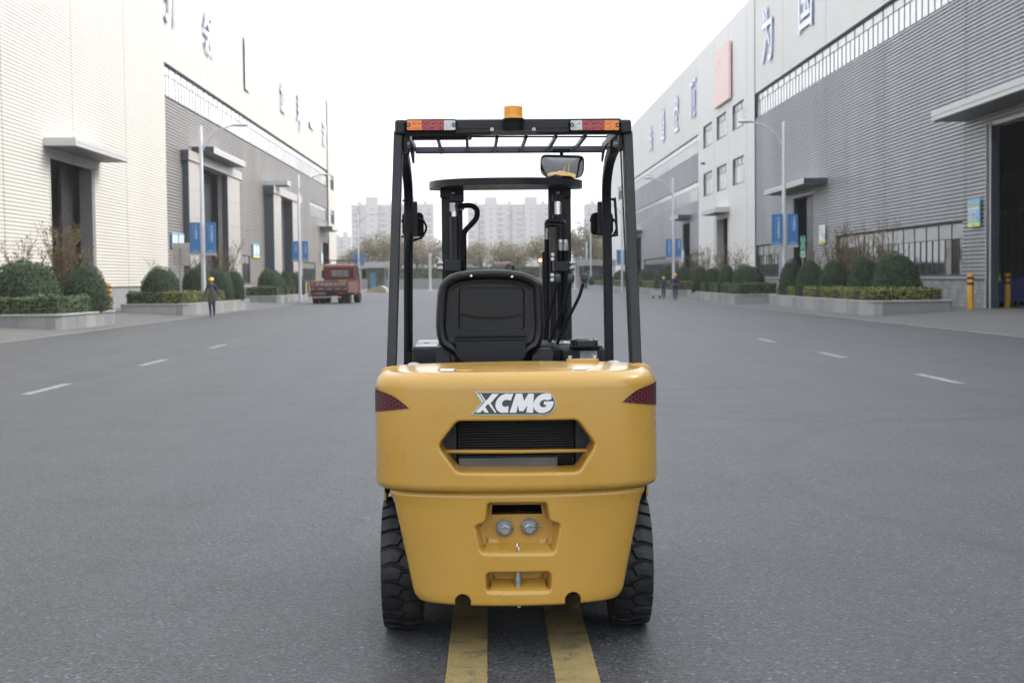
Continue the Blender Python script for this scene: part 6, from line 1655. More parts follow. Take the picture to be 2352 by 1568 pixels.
shrub(atg(455, 78), 3.2, 1.4, 30, M_LBR, 'brown shrub behind the nearest left lamp post', 1100, 3, group=SG)
shrub(atg(520, 80), 4.0, 1.3, 28, M_LBR, 'tall thin brown shrub before the first dark portal on the left', 700, 4, group=SG)
shrub(atg(372, 80), 2.6, 1.2, 18, M_LBR, 'faint sparse shrub left of the blank signboard', 240, 5, group=SG)
shrub(atg(1925, 66), 3.9, 0.9, 30, M_LBR, 'tall yellow brown shrub above the middle bush in the right foreground', 1100, 6, group=SG)
shrub(atg(1985, 64), 3.6, 1.6, 34, M_LBR, 'yellow brown shrub behind the tall bush before the window row on the right', 900, 7, group=SG)
shrub(atg(2040, 62), 3.8, 1.1, 22, M_LBR, 'thin yellow brown shrub above the largest right foreground bush', 560, 8, group=SG)
shrub(atg(1865, 71), 3.2, 0.8, 14, M_LBR, 'dark thin shrub before the dark doorway in the grey wall', 300, 9, group=SG)
shrub(atg(1622, 100), 3.4, 1.4, 26, M_LBR, 'leafless looking shrub left of the white wall door', 760, 10, group=SG)
shrub(atg(1690, 95), 3.6, 1.6, 28, M_LBR, 'pale brown shrub right of the white wall door', 800, 11, group=SG)
shrub(atg(1660, 99), 3.0, 0.8, 20, M_LBR, 'dark brown shrub right in front of the white wall door', 600, 12, group=SG)
shrub(atg(1575, 128), 3.2, 1.2, 20, M_LBR, 'brown shrub beside the blue banners behind the two workers', 600, 13, group=SG)

# ------------------------------------------------------------------ street lamps and banners
M_LMP = mat('lamp_post_white', (0.55, 0.56, 0.60), 0.4, var=0.05)
M_BLU = mat('banner_blue', (0.050, 0.185, 0.45), 0.5, var=0.05)
M_BLU2 = mat('banner_blue_pale', (0.16, 0.32, 0.56), 0.5)
M_BTX = mat('banner_print', (0.62, 0.68, 0.76), 0.5)
M_BED = mat('banner_base', (0.50, 0.44, 0.36), 0.6)
def lamp_mesh_parts(T, s_):
    MB().lathe([(0.16, -0.6), (0.16, 0.05), (0.12, 0.06), (0.085, 8.9), (0.05, 8.95)], (0, 0, 0), 'z', 14).build('pole', M_LMP, T, smooth=40)
    MB().lathe([(0.115, 2.35), (0.115, 2.5)], (0, 0, 0), 'z', 14).build('pole_band', M_LMP, T)
    pts = smooth_path([(0, 0, 7.6), (-s_ * 0.4, 0, 8.25), (-s_ * 1.0, 0, 8.75), (-s_ * 1.65, 0, 8.95)], 5)
    A = MB().tube(pts, [0.05] * 8 + [0.04] * 8, 8).build('arm', M_LMP, T, smooth=60)
    MB().tube([(0, 0, 7.95), (-s_ * 0.32, 0, 7.98)], 0.03, 6).build('arm_brace', M_LMP, T)
    H = MB().lathe([(0.02, -1.55), (0.10, -1.65), (0.15, -1.9), (0.13, -2.2), (0.03, -2.4)], (0, 0, 0), 'x', 12)
    H.v = [(p[0] if s_ > 0 else -p[0], p[1], p[2] * 0.55) for p in H.v]
    hd = H.build('lamp_head', M_LMP, T, smooth=50); hd.location = (0, 0, 8.97)
L0 = thing('street_lamp', 'white street lamp nearest on the left, standing in the planter behind the walking worker', 'street lamp', (0, 0, 0), 0, 'white street lamps along the road'); lamp_mesh_parts(L0, -1)
R0 = thing('street_lamp', 'white street lamp nearest on the right, at the left end of the foreground planter', 'street lamp', (0, 0, 0), 0, 'white street lamps along the road'); lamp_mesh_parts(R0, 1)
def lp(px, Y): c = WY(px, 640, Y); return (c.x, Y, 0.45)
L0.location = lp(467.5, 72); R0.location = lp(1801, 72.5)
def sc1(o, k): o.scale = (1, 1, k)
dup(L0, lp(689, 106), 0, 'white street lamp between the second dark portal and the red pickup truck')
dup(L0, lp(824, 170), 0, 'white street lamp beyond the red pickup truck')
dup(R0, lp(1547, 113), 0, 'white street lamp behind the two workers in blue')
dup(R0, lp(1429, 150), 0, 'white street lamp seen between the right posts of the forklift')
dup(R0, lp(1357.5, 205), 0, 'farthest white street lamp, left of the right front post of the forklift')
GB = 'blue banners on the street lamps'
def banner(px0, px1, py0, py1, Y, text, label, sub=True):
    a, c = WY(px0, py0, Y), WY(px1, py1, Y); w, h = c.x - a.x, a.z - c.z
    T = thing('banner', label, 'banner', ((a.x + c.x) / 2, Y, c.z), 0, GB)
    F_ = MB().box(-w / 2, w / 2, -0.05, 0.05, 0, h).build('banner_board', M_BLU, T)
    MB().poly([(-w / 2 + 0.01, 0.01), (w / 2 - 0.01, 0.01), (w / 2 - 0.01, h * 0.05), (w * 0.2, h * 0.10), (0, h * 0.145), (-w * 0.18, h * 0.10), (-w / 2 + 0.01, h * 0.05)], -0.056, -0.051).build('banner_hill', M_BLU2, T)
    MB().box(-w / 2 - 0.02, w / 2 + 0.02, -0.06, 0.06, -0.10, -0.002).build('banner_base', M_BED, T)
    if text:
        hh = h * (0.11 * len(text) if len(text) < 6 else 0.72)
        Mx = Matrix.Translation((w * 0.13, -0.053, h * 0.91 - hh / 2)) @ Matrix.Rotation(math.pi / 2, 4, 'X')
        place_text('banner_print', text, Mx, M_BTX, T, 1, 0.02, 0.002, True, (w * 0.22, hh))
        MB().box(-w * 0.17, -w * 0.10, -0.0545, -0.0505, h * 0.91 - hh * 0.95, h * 0.905).build('banner_small_print', M_BLU2, T)
    return T
banner(436, 460.5, 511, 582, 71.9, '攀登敬业', 'blue banner hanging left of the nearest left lamp post')
banner(472.5, 496, 511, 582, 71.9, '行大道担当', 'blue banner hanging right of the nearest left lamp post')
banner(671, 686, 554, 598, 105.9, '攀登敬业', 'blue banner left of the lamp beside the second dark portal')
banner(693.5, 708, 554, 598, 105.9, '行大道担当', 'blue banner right of the lamp beside the second dark portal')
banner(811, 821, 583, 611, 169.9, '', 'small far blue banner left of the lamp beyond the red pickup')
banner(827, 836.5, 583, 611, 169.9, '', 'small far blue banner right of the lamp beyond the red pickup')
banner(1772.5, 1797, 492, 563, 72.4, '奋力谱写高质量发展', 'blue banner with a long line of print left of the nearest right lamp post')
banner(1808.5, 1832.5, 492, 563, 72.4, '开拓创新', 'blue banner with four characters right of the nearest right lamp post')
banner(1529, 1543, 549, 593, 112.9, '奋力谱写高质量发展', 'blue banner left of the lamp behind the two workers')
banner(1551, 1565, 549, 593, 112.9, '开拓创新', 'blue banner right of the lamp behind the two workers')
banner(1416, 1426, 574, 607, 149.9, '', 'blue banner left of the lamp between the right posts of the forklift')
banner(1432, 1442, 574, 607, 149.9, '', 'blue banner right of the lamp between the right posts of the forklift')

# ------------------------------------------------------------------ signs
M_SBL = mat('sign_light_blue', (0.20, 0.46, 0.70), 0.45); M_SYE = mat('sign_yellow', (0.72, 0.68, 0.10), 0.45); M_SWH = mat('sign_white', (0.72, 0.75, 0.78), 0.45)
M_SBK = mat('sign_black', (0.03, 0.03, 0.03), 0.5); M_SGR = mat('sign_green', (0.05, 0.30, 0.20), 0.45); M_STN = mat('sign_back_tan', (0.36, 0.35, 0.32), 0.5, var=0.05); M_SPL = mat('sign_post_grey', (0.25, 0.25, 0.26), 0.5)
def wall_sign(s_, px0, px1, py0, py1, label, detail, blank=False):
    x = (XL + 0.06) if s_ < 0 else (XR - 0.14)
    pm = (py0 + py1) / 2
    ya, yb = sorted((yx(px0, x), yx(px1, x))); pn = px0 if s_ < 0 else px1
    zt, zb = WX((px0 + px1) / 2, py0, x).z, WX((px0 + px1) / 2, py1, x).z
    T = thing('wall_sign', label, 'sign', (x, (ya + yb) / 2, zb), 0, None)
    w, h = yb - ya, zt - zb; xo = -s_
    def pl(y0, y1, z0, z1, m, nm, d=0.0):
        a, c = sorted((xo * (0.05 + d), xo * (0.058 + d))); return MB().box(a, c, y0, y1, z0, z1).build(nm, m, T)
    MB().box(min(0, xo * 0.05), max(0, xo * 0.05), -w / 2, w / 2, 0, h).build('sign_board', M_SWH if blank else M_SBL, T)
    pl(-w / 2, w / 2, 0, h * 0.15, M_SYE, 'yellow_band')
    if detail:
        for k in range(4):
            y = (w / 2 - w * (k + 0.5) / 4) * (1 if s_ > 0 else -1); ww = w * 0.09
            a, c = sorted((xo * 0.0581, xo * 0.064))
            MB().poly([(y - ww, h * 0.70), (y + ww, h * 0.70), (y, h * 0.88)], a, c, plane='yz').build('warning_triangle', M_SYE, T)
            a2, c2_ = sorted((xo * 0.0641, xo * 0.067))
            MB().poly([(y - ww * 0.25, h * 0.73), (y + ww * 0.25, h * 0.73), (y, h * 0.80)], a2, c2_, plane='yz').build('warning_mark', M_SBK, T)
            pl(y - ww, y + ww, h * 0.61, h * 0.68, M_SWH, 'caption')
            if k < 3 or True:
                r = 0.09 * w if k < 3 else 0.05 * w
                MB().poly([(y + r * math.cos(t), h * 0.45 + r * 1.15 * math.sin(t)) for t in np.linspace(0, 6.28, 16, endpoint=False)], a, c, plane='yz').build('duty_symbol', M_SWH, T)
                MB().poly([(y + r * 0.5 * math.cos(t), h * 0.45 + r * 0.6 * math.sin(t)) for t in np.linspace(0, 6.28, 10, endpoint=False)], a2, c2_, plane='yz').build('duty_mark', M_BLU, T)
                pl(y - ww, y + ww, h * 0.22, h * 0.28, M_SYE if k < 3 else M_SBL, 'caption')
        pl(-w * 0.13, w * 0.13, h * 0.04, h * 0.11, M_SBL, 'caption', 0.009)
    elif not blank:
        pl(-w * 0.4, -w * 0.06, h * 0.25, h * 0.86, M_SWH, 'caption'); pl(w * 0.06, w * 0.4, h * 0.25, h * 0.86, M_SWH, 'caption')
    return T
wall_sign(1, 2225, 2252, 457, 521, 'light blue safety sign with yellow triangles on the grey wall above the bollard', True)
wall_sign(1, 1883, 1896, 517, 559, 'white poster with a yellow foot right of the dark doorway', False, True)
wall_sign(-1, 396, 409, 535, 570, 'light blue wall sign above the blank signboard, left one of a pair', False)
wall_sign(-1, 411, 423, 536, 570, 'light blue wall sign above the blank signboard, right one of a pair', False)
wall_sign(-1, 581.5, 596, 561, 592, 'light blue wall sign with a yellow foot between the two dark portals', False)
wall_sign(-1, 737, 742, 580, 606, 'narrow pale blue sign by the last door of the cream hall', False)
wall_sign(1, 1566, 1572, 573, 602, 'pale blue sign half hidden beside the banners behind the workers', False)
p = WY(416, 680, 66.9); a, c = WY(397, 558, 66.9), WY(436, 610, 66.9)
T = thing('signboard', 'blank tan back of a square signboard on a grey pole among the left bushes', 'sign', (p.x, 66.9, 0.45))
MB().box(a.x - p.x, c.x - p.x, -0.02, 0.02, c.z - 0.45, a.z - 0.45).build('sign_panel', M_STN, T, bevel=0.01)
for k in (0.36, 0.68): MB().box(a.x - p.x + 0.005, c.x - p.x - 0.005, -0.028, -0.021, c.z - 0.45 + (a.z - c.z) * k - 0.006, c.z - 0.45 + (a.z - c.z) * k + 0.006).build('panel_rib', M_SPL, T)
MB().tube([(0, -0.06, -0.2), (0, -0.06, a.z - 0.70)], 0.05, 10).build('sign_pole', M_SPL, T, smooth=50)
p = WY(1844, 590, 68.5); a, c = WY(1837.5, 541, 68.5), WY(1849.5, 592, 68.5)
T = thing('exit_sign', 'green assembly point sign on a thin post behind the right foreground bushes', 'sign', (p.x, 68.5, 0.45))
h = a.z - c.z; w = c.x - a.x; zb_ = c.z - 0.45
MB().poly(fillet([(-w / 2, zb_), (w / 2, zb_), (w / 2, zb_ + h), (-w / 2, zb_ + h)], 0.05, 3), -0.02, 0.02).build('sign_panel', M_SGR, T)
M_SPG = mat('sign_pale_green', (0.50, 0.66, 0.60), 0.5)
MB().poly(fillet([(-w * 0.46, zb_ + h * 0.02), (w * 0.46, zb_ + h * 0.02), (w * 0.46, zb_ + h * 0.30), (-w * 0.46, zb_ + h * 0.30)], 0.03, 3), -0.026, -0.021).build('sign_field', M_SPG, T)
place_text('sign_print', '集合点', Matrix.Translation((0, -0.0265, zb_ + h * 0.16)) @ Matrix.Rotation(math.pi / 2, 4, 'X'), M_SGR, T, fit=(w * 0.8, h * 0.13))
zc = zb_ + h * 0.64
MB().lathe([(w * 0.09, -0.026), (w * 0.09, -0.021)], (0, 0, zc + h * 0.10), 'y', 12).box(-w * 0.10, w * 0.10, -0.026, -0.021, zc - h * 0.12, zc + h * 0.05).build('sign_figure', M_SPG, T)
for k, (sx, sz) in enumerate(((-1, 1), (1, 1), (-1, -1), (1, -1))):
    MB().poly([(sx * w * 0.42, zc + sz * h * 0.26), (sx * w * 0.20, zc + sz * h * 0.24), (sx * w * 0.16, zc + sz * h * 0.08), (sx * w * 0.30, zc + sz * h * 0.12)], -0.026, -0.021).build('sign_arrow', M_SPG, T)
MB().tube([(0, 0.04, -0.1), (0, 0.04, zb_ + 0.3)], 0.035, 8).build('sign_post', M_SPL, T)

# ------------------------------------------------------------------ bollards, goods inside the right door
M_BOY = mat('bollard_yellow', (0.62, 0.33, 0.015), 0.45, var=0.06, dirt=0.2, dirtcol=(0.3, 0.17, 0.03), dscale=5); M_BOB = mat('bollard_black', (0.02, 0.02, 0.02), 0.5)
T = thing('bollard', 'yellow and black bollard before the block plinth, left one at the right hall door', 'bollard', (0, 0, 0), 0, 'yellow bollards with black bands')
MB().lathe([(0.13, -0.1), (0.13, 1.42), (0.12, 1.45), (0.001, 1.45)], (0, 0, 0), 'z', 18, caps=False).build('post', M_BOY, T, smooth=40)
for z in (1.0, 1.22): MB().lathe([(0.1325, z), (0.1325, z + 0.10)], (0, 0, 0), 'z', 18, caps=False).build('black_band', M_BOB, T)
c = G(2229, 711, 0.21); sc_ = 1.0
T.location = (c.x, c.y, 0.21); hgt = 83 * c.y / FPX / 1.45; T.scale = (hgt, hgt, hgt)
c2_ = G(2314, 706, 0.215); dup(T, (c2_.x, c2_.y, 0.215), 0, 'yellow and black bollard standing in the dark opening at the right edge', scale=79 * c2_.y / FPX / 1.45)
c3_ = WY(249, 675, 60); dup(T, (c3_.x, 60, 0.21), 0, 'yellow and black bollard half hidden behind the bushes on the left', scale=0.93)
def cart(loc, label, col, w=1.3, d=0.9, h=0.75):
    T = thing('parts_cart', label, 'cart', loc, 0, 'carts inside the right hall')
    m = mat('cart_' + ('blue' if col[2] > col[0] else 'yellow'), col, 0.5, var=0.1)
    MB().poly([(-w / 2, 0.18), (w / 2, 0.18), (w / 2 + 0.05, h), (-w / 2 - 0.05, h)], -d / 2, d / 2, holes=()).build('tub', m, T, bevel=0.02)
    MB().box(-w / 2 - 0.07, w / 2 + 0.07, -d / 2 - 0.03, d / 2 + 0.03, h + 0.001, h + 0.05).build('tub_rim', m, T, bevel=0.01)
    for sx in (-1, 1):
        for sy in (-1, 1): MB().lathe([(0.07, -0.03), (0.07, 0.03)], (sx * (w / 2 - 0.12), sy * (d / 2 - 0.1), 0.075), 'x', 10).build('castor', M_SBK, T)
    return T
cart((22.3, 60.3, 0.22), 'blue parts cart inside the right hall behind the bollard', (0.02, 0.06, 0.26), 1.4, 0.9, 1.15)
cart((23.4, 61.0, 0.22), 'blue parts cart deepest inside the right hall at the picture edge', (0.02, 0.06, 0.26), 1.4, 0.9, 1.15)
cart((21.35, 59.9, 0.22), 'dark blue parts cart just inside the right hall door frame', (0.012, 0.03, 0.08), 0.9, 0.8, 0.95)
T = thing('yellow_crate', 'small yellow crate on the dark cart inside the right hall', 'crate', (21.2, 59.7, 1.225))
MB().box(-0.28, 0.28, -0.25, 0.25, 0, 0.02).build('crate_floor', M_SYE, T)
for a in ((-0.28, -0.25, -0.25, 0.25), (0.25, 0.28, -0.25, 0.25), (-0.249, 0.249, -0.25, -0.22), (-0.249, 0.249, 0.22, 0.25)): MB().box(*a, 0.021, 0.34).build('crate_side', M_SYE, T)

# ------------------------------------------------------------------ trucks
M_TRD = mat('truck_red', (0.135, 0.018, 0.021), 0.4, var=0.1, coat=0.2, dirt=0.3, dirtcol=(0.15, 0.07, 0.06), dscale=3)
M_TTG = mat('tailgate_dull_red', (0.10, 0.048, 0.055), 0.6, var=0.12, dirt=0.45, dirtcol=(0.18, 0.12, 0.11), dscale=4)
M_TSD = mat('bed_side_faded', (0.21, 0.11, 0.085), 0.65, var=0.12, dirt=0.3, dirtcol=(0.2, 0.13, 0.1), dscale=3)
M_TYB = mat('truck_tyre', (0.018, 0.018, 0.019), 0.8); M_TGL = mat('truck_glass', (0.16, 0.18, 0.17), 0.08, var=0.3, vscale=2, spec=0.8); M_TRM = mat('truck_rim', (0.40, 0.40, 0.41), 0.4)
M_TDK = mat('truck_chassis', (0.015, 0.015, 0.017), 0.7); M_TYE = mat('truck_yellow_strip', (0.60, 0.30, 0.02), 0.4); M_TWH = mat('truck_white_print', (0.45, 0.38, 0.38), 0.6); M_TLT = mat('tail_lamp_red', (0.35, 0.02, 0.02), 0.3)
def truck(loc, rz, label, Wd=2.15, face=False):
    T = thing('pickup_truck', label, 'truck', loc, rz)
    w = Wd / 2
    cabw = w * 0.80
    # cab (local +Y is the driving direction)
    prof = [(2.7, 0.75), (2.7, 1.5), (2.75, 1.62), (2.62, 2.5), (2.70, 2.62), (2.95, 2.68), (3.9, 2.64), (4.15, 2.5), (4.55, 1.65), (4.62, 1.3), (4.62, 0.55), (2.75, 0.55)]
    CB_ = MB().poly(prof, -cabw, cabw, plane='yz').build('cab', M_TRD, T, bevel=0.05, seg=2)
    MB().poly(fillet([(-0.40, 1.80), (0.58, 1.80), (0.58, 2.26), (-0.40, 2.26)], 0.06, 4), 2.60, 2.70).build('rear_window', M_TGL, CB_)
    for k in (0, 1): MB().box(-0.09 + k * 0.32, -0.06 + k * 0.32, 2.592, 2.60, 1.80, 2.26).build('window_bar', M_TDK, CB_)
    for s_ in (-1, 1):
        MB().poly([(3.05, 1.70), (3.05, 2.42), (4.0, 2.42), (4.3, 1.70)], s_ * (cabw + 0.004) - 0.006, s_ * (cabw + 0.004) + 0.006, plane='yz').build('side_window', M_SBK, CB_)
        MB().tube([(s_ * cabw, 4.1, 2.3), (s_ * (cabw + 0.3), 4.2, 2.25)], 0.02, 6).box(s_ * (cabw + 0.3) - 0.11, s_ * (cabw + 0.3) + 0.11, 4.16, 4.24, 1.72, 2.28).build('side_mirror', M_TDK, CB_)
    MB().poly([(-0.85, 1.72), (0.85, 1.72), (0.78, 2.42), (-0.78, 2.42)], 0, 0.02).build('windscreen', M_TGL, CB_)
    o = CB_.children[-1]; o.matrix_local = Matrix.Translation((0, 4.36, 2.06)) @ Matrix.Rotation(math.radians(-24), 4, 'X') @ Matrix.Translation((0, 0.06, -2.06))
    rk = MB()
    for k in range(6): rk.tube([(-0.9 + 0.36 * k, 3.0, 2.66), (-0.9 + 0.36 * k, 3.0, 2.95)], 0.018, 5)
    rk.tube([(-0.95, 3.0, 2.95), (0.95, 3.0, 2.95)], 0.02, 5); rk.tube([(-0.95, 3.0, 2.95), (-0.95, 3.8, 2.93), (0.95, 3.8, 2.93), (0.95, 3.0, 2.95)], 0.02, 5)
    rk.build('roof_rack', M_TDK, T)
    for x_ in (-0.55, 0.55): MB().box(x_ - 0.16, x_ + 0.16, 4.621, 4.66, 0.85, 1.1).build('headlight', M_CLR, T)
    # bed
    MB().box(-w, w, -0.05, 2.6, 0.86, 0.95).build('bed_floor', M_TTG, T)
    TG = MB().box(-w, w, -0.10, -0.051, 0.90, 1.52).build('tailgate', M_TTG, T, bevel=0.01)
    for k in range(5): MB().box(-w + 0.12 + k * (2 * w - 0.24) / 4 - 0.03, -w + 0.12 + k * (2 * w - 0.24) / 4 + 0.03, -0.125, -0.101, 0.92, 1.5).build('gate_rib', M_TTG, TG)
    place_text('gate_lettering', '保持车距安全行驶', Matrix.Translation((0.02, -0.127, 1.30)) @ Matrix.Rotation(math.pi / 2, 4, 'X'), M_TWH, TG, fit=(2 * w * 0.90, 0.24), weight=0.02, depth=0.001)
    for x_ in (-0.66, 0.66): MB().box(x_ - 0.22 - (0.06 if x_ < 0 else -0.1), x_ + 0.22 - (0.06 if x_ < 0 else -0.1), -0.128, -0.101, 1.46, 1.55).build('reflector_strip', M_TYE, TG)
    for k in range(5): MB().box(-w + 0.05 + k * 0.46, -w + 0.30 + k * 0.46, -0.128, -0.101, 0.955, 1.0).build('reflector_strip', M_TWH, TG)
    for s_ in (-1, 1):
        SD = MB().box(s_ * w - 0.03, s_ * w + 0.03, -0.05, 2.6, 0.70, 1.46).build('bed_side', M_TSD, T, bevel=0.01)
        for k in range(4): MB().box(s_ * w - 0.05, s_ * w + 0.05, 0.3 + k * 0.62, 0.36 + k * 0.62, 0.72, 1.44).build('side_rib', M_TSD, SD)
        MB().box(s_ * (w - 0.02) - 0.05, s_ * (w - 0.02) + 0.05, -0.15, -0.05, 0.72, 1.45).build('corner_post', M_TYE if s_ < 0 else M_TSD, T)
        L_ = MB().box(s_ * 0.68 - 0.2, s_ * 0.68 + 0.2, -0.14, -0.03, 0.60, 0.76).build('tail_lamp', M_TDK, T)
        MB().box(s_ * 0.68 - 0.18, s_ * 0.68 + 0.18, -0.15, -0.141, 0.62, 0.74).build('lamp_glass', M_TLT, L_)
        for y_ in (0.75, 3.65):
            WH = MB().lathe([(0.18, -0.16), (0.34, -0.16), (0.36, -0.12), (0.36, 0.12), (0.34, 0.16), (0.18, 0.16)], (s_ * (w - 0.22), y_, 0.36), 'x', 22).build('wheel', M_TYB, T, smooth=40)
            MB().lathe([(0.05, 0.02), (0.17, 0.05), (0.19, 0.155)], (s_ * (w - 0.22), y_, 0.36), 'x', 16, caps=False).build('wheel_rim', M_TRM, WH)
            if y_ < 1: MB().lathe([(0.16, -0.12), (0.35, -0.12), (0.36, 0.1), (0.16, 0.1)], (s_ * (w - 0.58), y_, 0.36), 'x', 20).build('inner_wheel', M_TYB, T)
    MB().box(-0.38, 0.38, -0.02, 4.4, 0.5, 0.72).build('chassis_rail', M_TDK, T)
    MB().box(-w + 0.1, w - 0.1, -0.02, 0.5, 0.54, 0.85).build('rear_crossmember', M_TDK, T)
    MB().box(-0.85, 0.7, -0.16, -0.09, 0.40, 0.47).build('bumper_bar', M_TWH, T)
    MB().box(-0.62, -0.16, -0.17, -0.155, 0.6, 0.78).build('number_plate', mat('plate_dull', (0.16, 0.12, 0.10), 0.6), T)
    return T
c = G(757, 697)
tk = truck((c.x, 97.8, 0), math.radians(-6.5), 'small dull red flatbed pickup with print on its tailgate driving away on the left'); tk.scale = (1.28, 1.15, 1.02)
tk2 = truck((WY(1155, 640, 150).x, 154.6, 0), math.pi, 'red truck coming head on, only its roof showing over the forklift seat'); tk2.scale = (1.05, 1.05, 1.24)

# ------------------------------------------------------------------ people
M_NAV = mat('navy_workwear', (0.018, 0.022, 0.085), 0.8, var=0.15, vscale=6); M_SKN = mat('skin', (0.42, 0.24, 0.17), 0.5); M_HEL = mat('helmet_yellow', (0.75, 0.52, 0.02), 0.3)
M_SHO = mat('black_shoes', (0.015, 0.015, 0.015), 0.6); M_APR = mat('brown_apron', (0.075, 0.066, 0.055), 0.85, var=0.15, vscale=5); M_HAI = mat('black_hair', (0.01, 0.009, 0.008), 0.6); M_GLV = mat('grey_glove', (0.20, 0.19, 0.18), 0.8)
def person(loc, rz, label, pose, apron=False, h=1.72, hands=None):
    """one continuous skinned body facing local -Y, coloured by region"""
    T = thing('person', label, 'person', loc, rz)
    V_, E_, R_, Cc = [], [], [], []
    def add(p, r, par=None, col=0):
        V_.append(Vector(p)); R_.append(r); Cc.append(col)
        if par is not None: E_.append((par, len(V_) - 1))
        return len(V_) - 1
    pel = add((0, 0, 0.95), 0.145); wst = add((0, 0.0, 1.10), 0.125, pel); ch = add((0, 0.01, 1.28), 0.150, wst); sh = add((0, 0.015, 1.41), 0.115, ch)
    nk = add((0, 0.0, 1.49), 0.052, sh, 1); hb = add((0, -0.015, 1.57), 0.078, nk, 1); hd = add((0, -0.01, 1.66), 0.092, hb, 1); tp = add((0, 0.0, 1.73), 0.07, hd, 1)
    nose = add((0, -0.115, 1.615), 0.014, hd, 1)
    for s_ in (-1, 1):
        A = pose['arm'][s_]; Lg = pose['leg'][s_]
        s0 = add((s_ * 0.185, 0.01, 1.395), 0.066, sh); e = add(A[0], 0.048, s0); wr = add(A[1], 0.033, e, 0)
        d = (Vector(A[1]) - Vector(A[0])).normalized(); sd_ = Vector((1, 0, 0)); sd_ = (sd_ - d * sd_.dot(d)).normalized(); fw = d.cross(sd_)
        pm = add(Vector(A[1]) + d * 0.055, 0.030, wr, 3)
        for q, (of, ln) in enumerate(((-0.026, 0.065), (-0.009, 0.078), (0.009, 0.073), (0.025, 0.058))):
            k1 = add(V_[pm] + sd_ * of + d * 0.035, 0.0085, pm, 3); add(V_[k1] + d * ln * 0.8 + fw * s_ * 0.015, 0.0075, k1, 3)
        t1 = add(Vector(A[1]) + d * 0.035 - sd_ * s_ * 0.035 * -1, 0.010, wr, 3); add(V_[t1] + d * 0.035 + sd_ * s_ * 0.01, 0.008, t1, 3)
        hp = add((s_ * 0.095, 0.0, 0.90), 0.100, pel); kn = add(Lg[0], 0.068, hp); an = add(Lg[1], 0.050, kn)
        ft = add(Vector(Lg[1]) + Vector((0, -0.04, -0.055)), 0.045, an, 2); add(Vector(Lg[1]) + Vector((0, -0.17, -0.07)), 0.036, ft, 2); add(Vector(Lg[1]) + Vector((0, 0.05, -0.06)), 0.036, ft, 2)
    k = h / 1.75
    me = bpy.data.meshes.new('body'); me.from_pydata([tuple(v * k) for v in V_], E_, [])
    o = bpy.data.objects.new('body', me); COL.objects.link(o)
    md = o.modifiers.new('skin', 'SKIN'); md.use_smooth_shade = True
    for i, sv in enumerate(me.skin_vertices[0].data): sv.radius = (R_[i] * k, R_[i] * k * (0.82 if i in (wst, ch, sh, pel) else 1)); sv.use_root = (i == 0)
    ss = o.modifiers.new('sub', 'SUBSURF'); ss.levels = 1; ss.render_levels = 1
    dg = bpy.context.evaluated_depsgraph_get(); dg.update()
    m2 = bpy.data.meshes.new_from_object(o.evaluated_get(dg)); bpy.data.objects.remove(o)
    for m_ in (M_NAV, M_SKN, M_SHO, M_GLV if hands else M_SKN): m2.materials.append(m_)
    kv = [v * k for v in V_]
    for p in m2.polygons:
        c = p.center; j = min(range(len(kv)), key=lambda i: (kv[i] - c).length - R_[i] * k * 0.7); p.material_index = Cc[j]; p.use_smooth = True
    put('body', m2, T)
    H = MB().lathe([(0.115, 0.0), (0.128, 0.004), (0.118, 0.03), (0.108, 0.075), (0.075, 0.125), (0.03, 0.145), (0.001, 0.147)], (0, 0.0, 0), 'z', 20, caps=False)
    H.v = [(x_, y_ * 1.15 - (0.03 if y_ < -0.09 and z_ < 0.02 else 0), z_) for x_, y_, z_ in H.v]
    he = H.build('helmet', M_HEL, T, smooth=60); he.location = (0, -0.005 * k, 1.665 * k); he.scale = (k, k, k)
    MB().box(-0.014, 0.014, -0.12, 0.12, 0.125, 0.152).build('helmet_ridge', M_HEL, he, bevel=0.006)
    hr = MB().lathe([(0.094, -0.05), (0.100, 0.0), (0.098, 0.03)], (0, 0, 0), 'z', 16, caps=False); hr.v = [(x_, max(y_, -0.02) + 0.006, z_) for x_, y_, z_ in hr.v]
    ho = hr.build('hair', M_HAI, T, smooth=60); ho.location = (0, 0, 1.645 * k); ho.scale = (k, k, k)
    for s_ in (-1, 1):
        MB().lathe([(0.001, -0.006), (0.010, -0.003), (0.010, 0.003), (0.001, 0.006)], (s_ * 0.034 * k, -0.094 * k, 1.635 * k), 'y', 8, caps=False).build('eye', M_HAI, T)
        MB().lathe([(0.012, -0.02), (0.018, 0), (0.012, 0.02)], (s_ * 0.093 * k, 0.0, 1.62 * k), 'x', 8).build('ear', M_SKN, T, smooth=60)
    MB().box(-0.022 * k, 0.022 * k, -0.094 * k, -0.086 * k, 1.572 * k, 1.580 * k).build('mouth', mat('lips', (0.25, 0.10, 0.08), 0.5), T)
    if apron:
        b = MB(); nrow = []
        for z, w, y in ((1.36, 0.11, -0.150), (1.25, 0.15, -0.168), (1.08, 0.19, -0.150), (0.95, 0.21, -0.165), (0.75, 0.22, -0.165), (0.60, 0.205, -0.16), (0.54, 0.20, -0.15)):
            nrow.append([(w * 0.80 * math.sin(a) * k, (y * math.cos(a * 0.9) + 0.02) * k, z * k) for a in np.linspace(-1.35, 1.35, 13)])
        for rw in nrow: b.v += rw
        for i in range(len(nrow) - 1):
            for j in range(12): b.f.append([i * 13 + j, i * 13 + j + 1, (i + 1) * 13 + j + 1, (i + 1) * 13 + j]); b.m.append(0)
        ap = b.build('apron', M_APR, T, smooth=60); sd2 = ap.modifiers.new('thick', 'SOLIDIFY'); sd2.thickness = 0.008
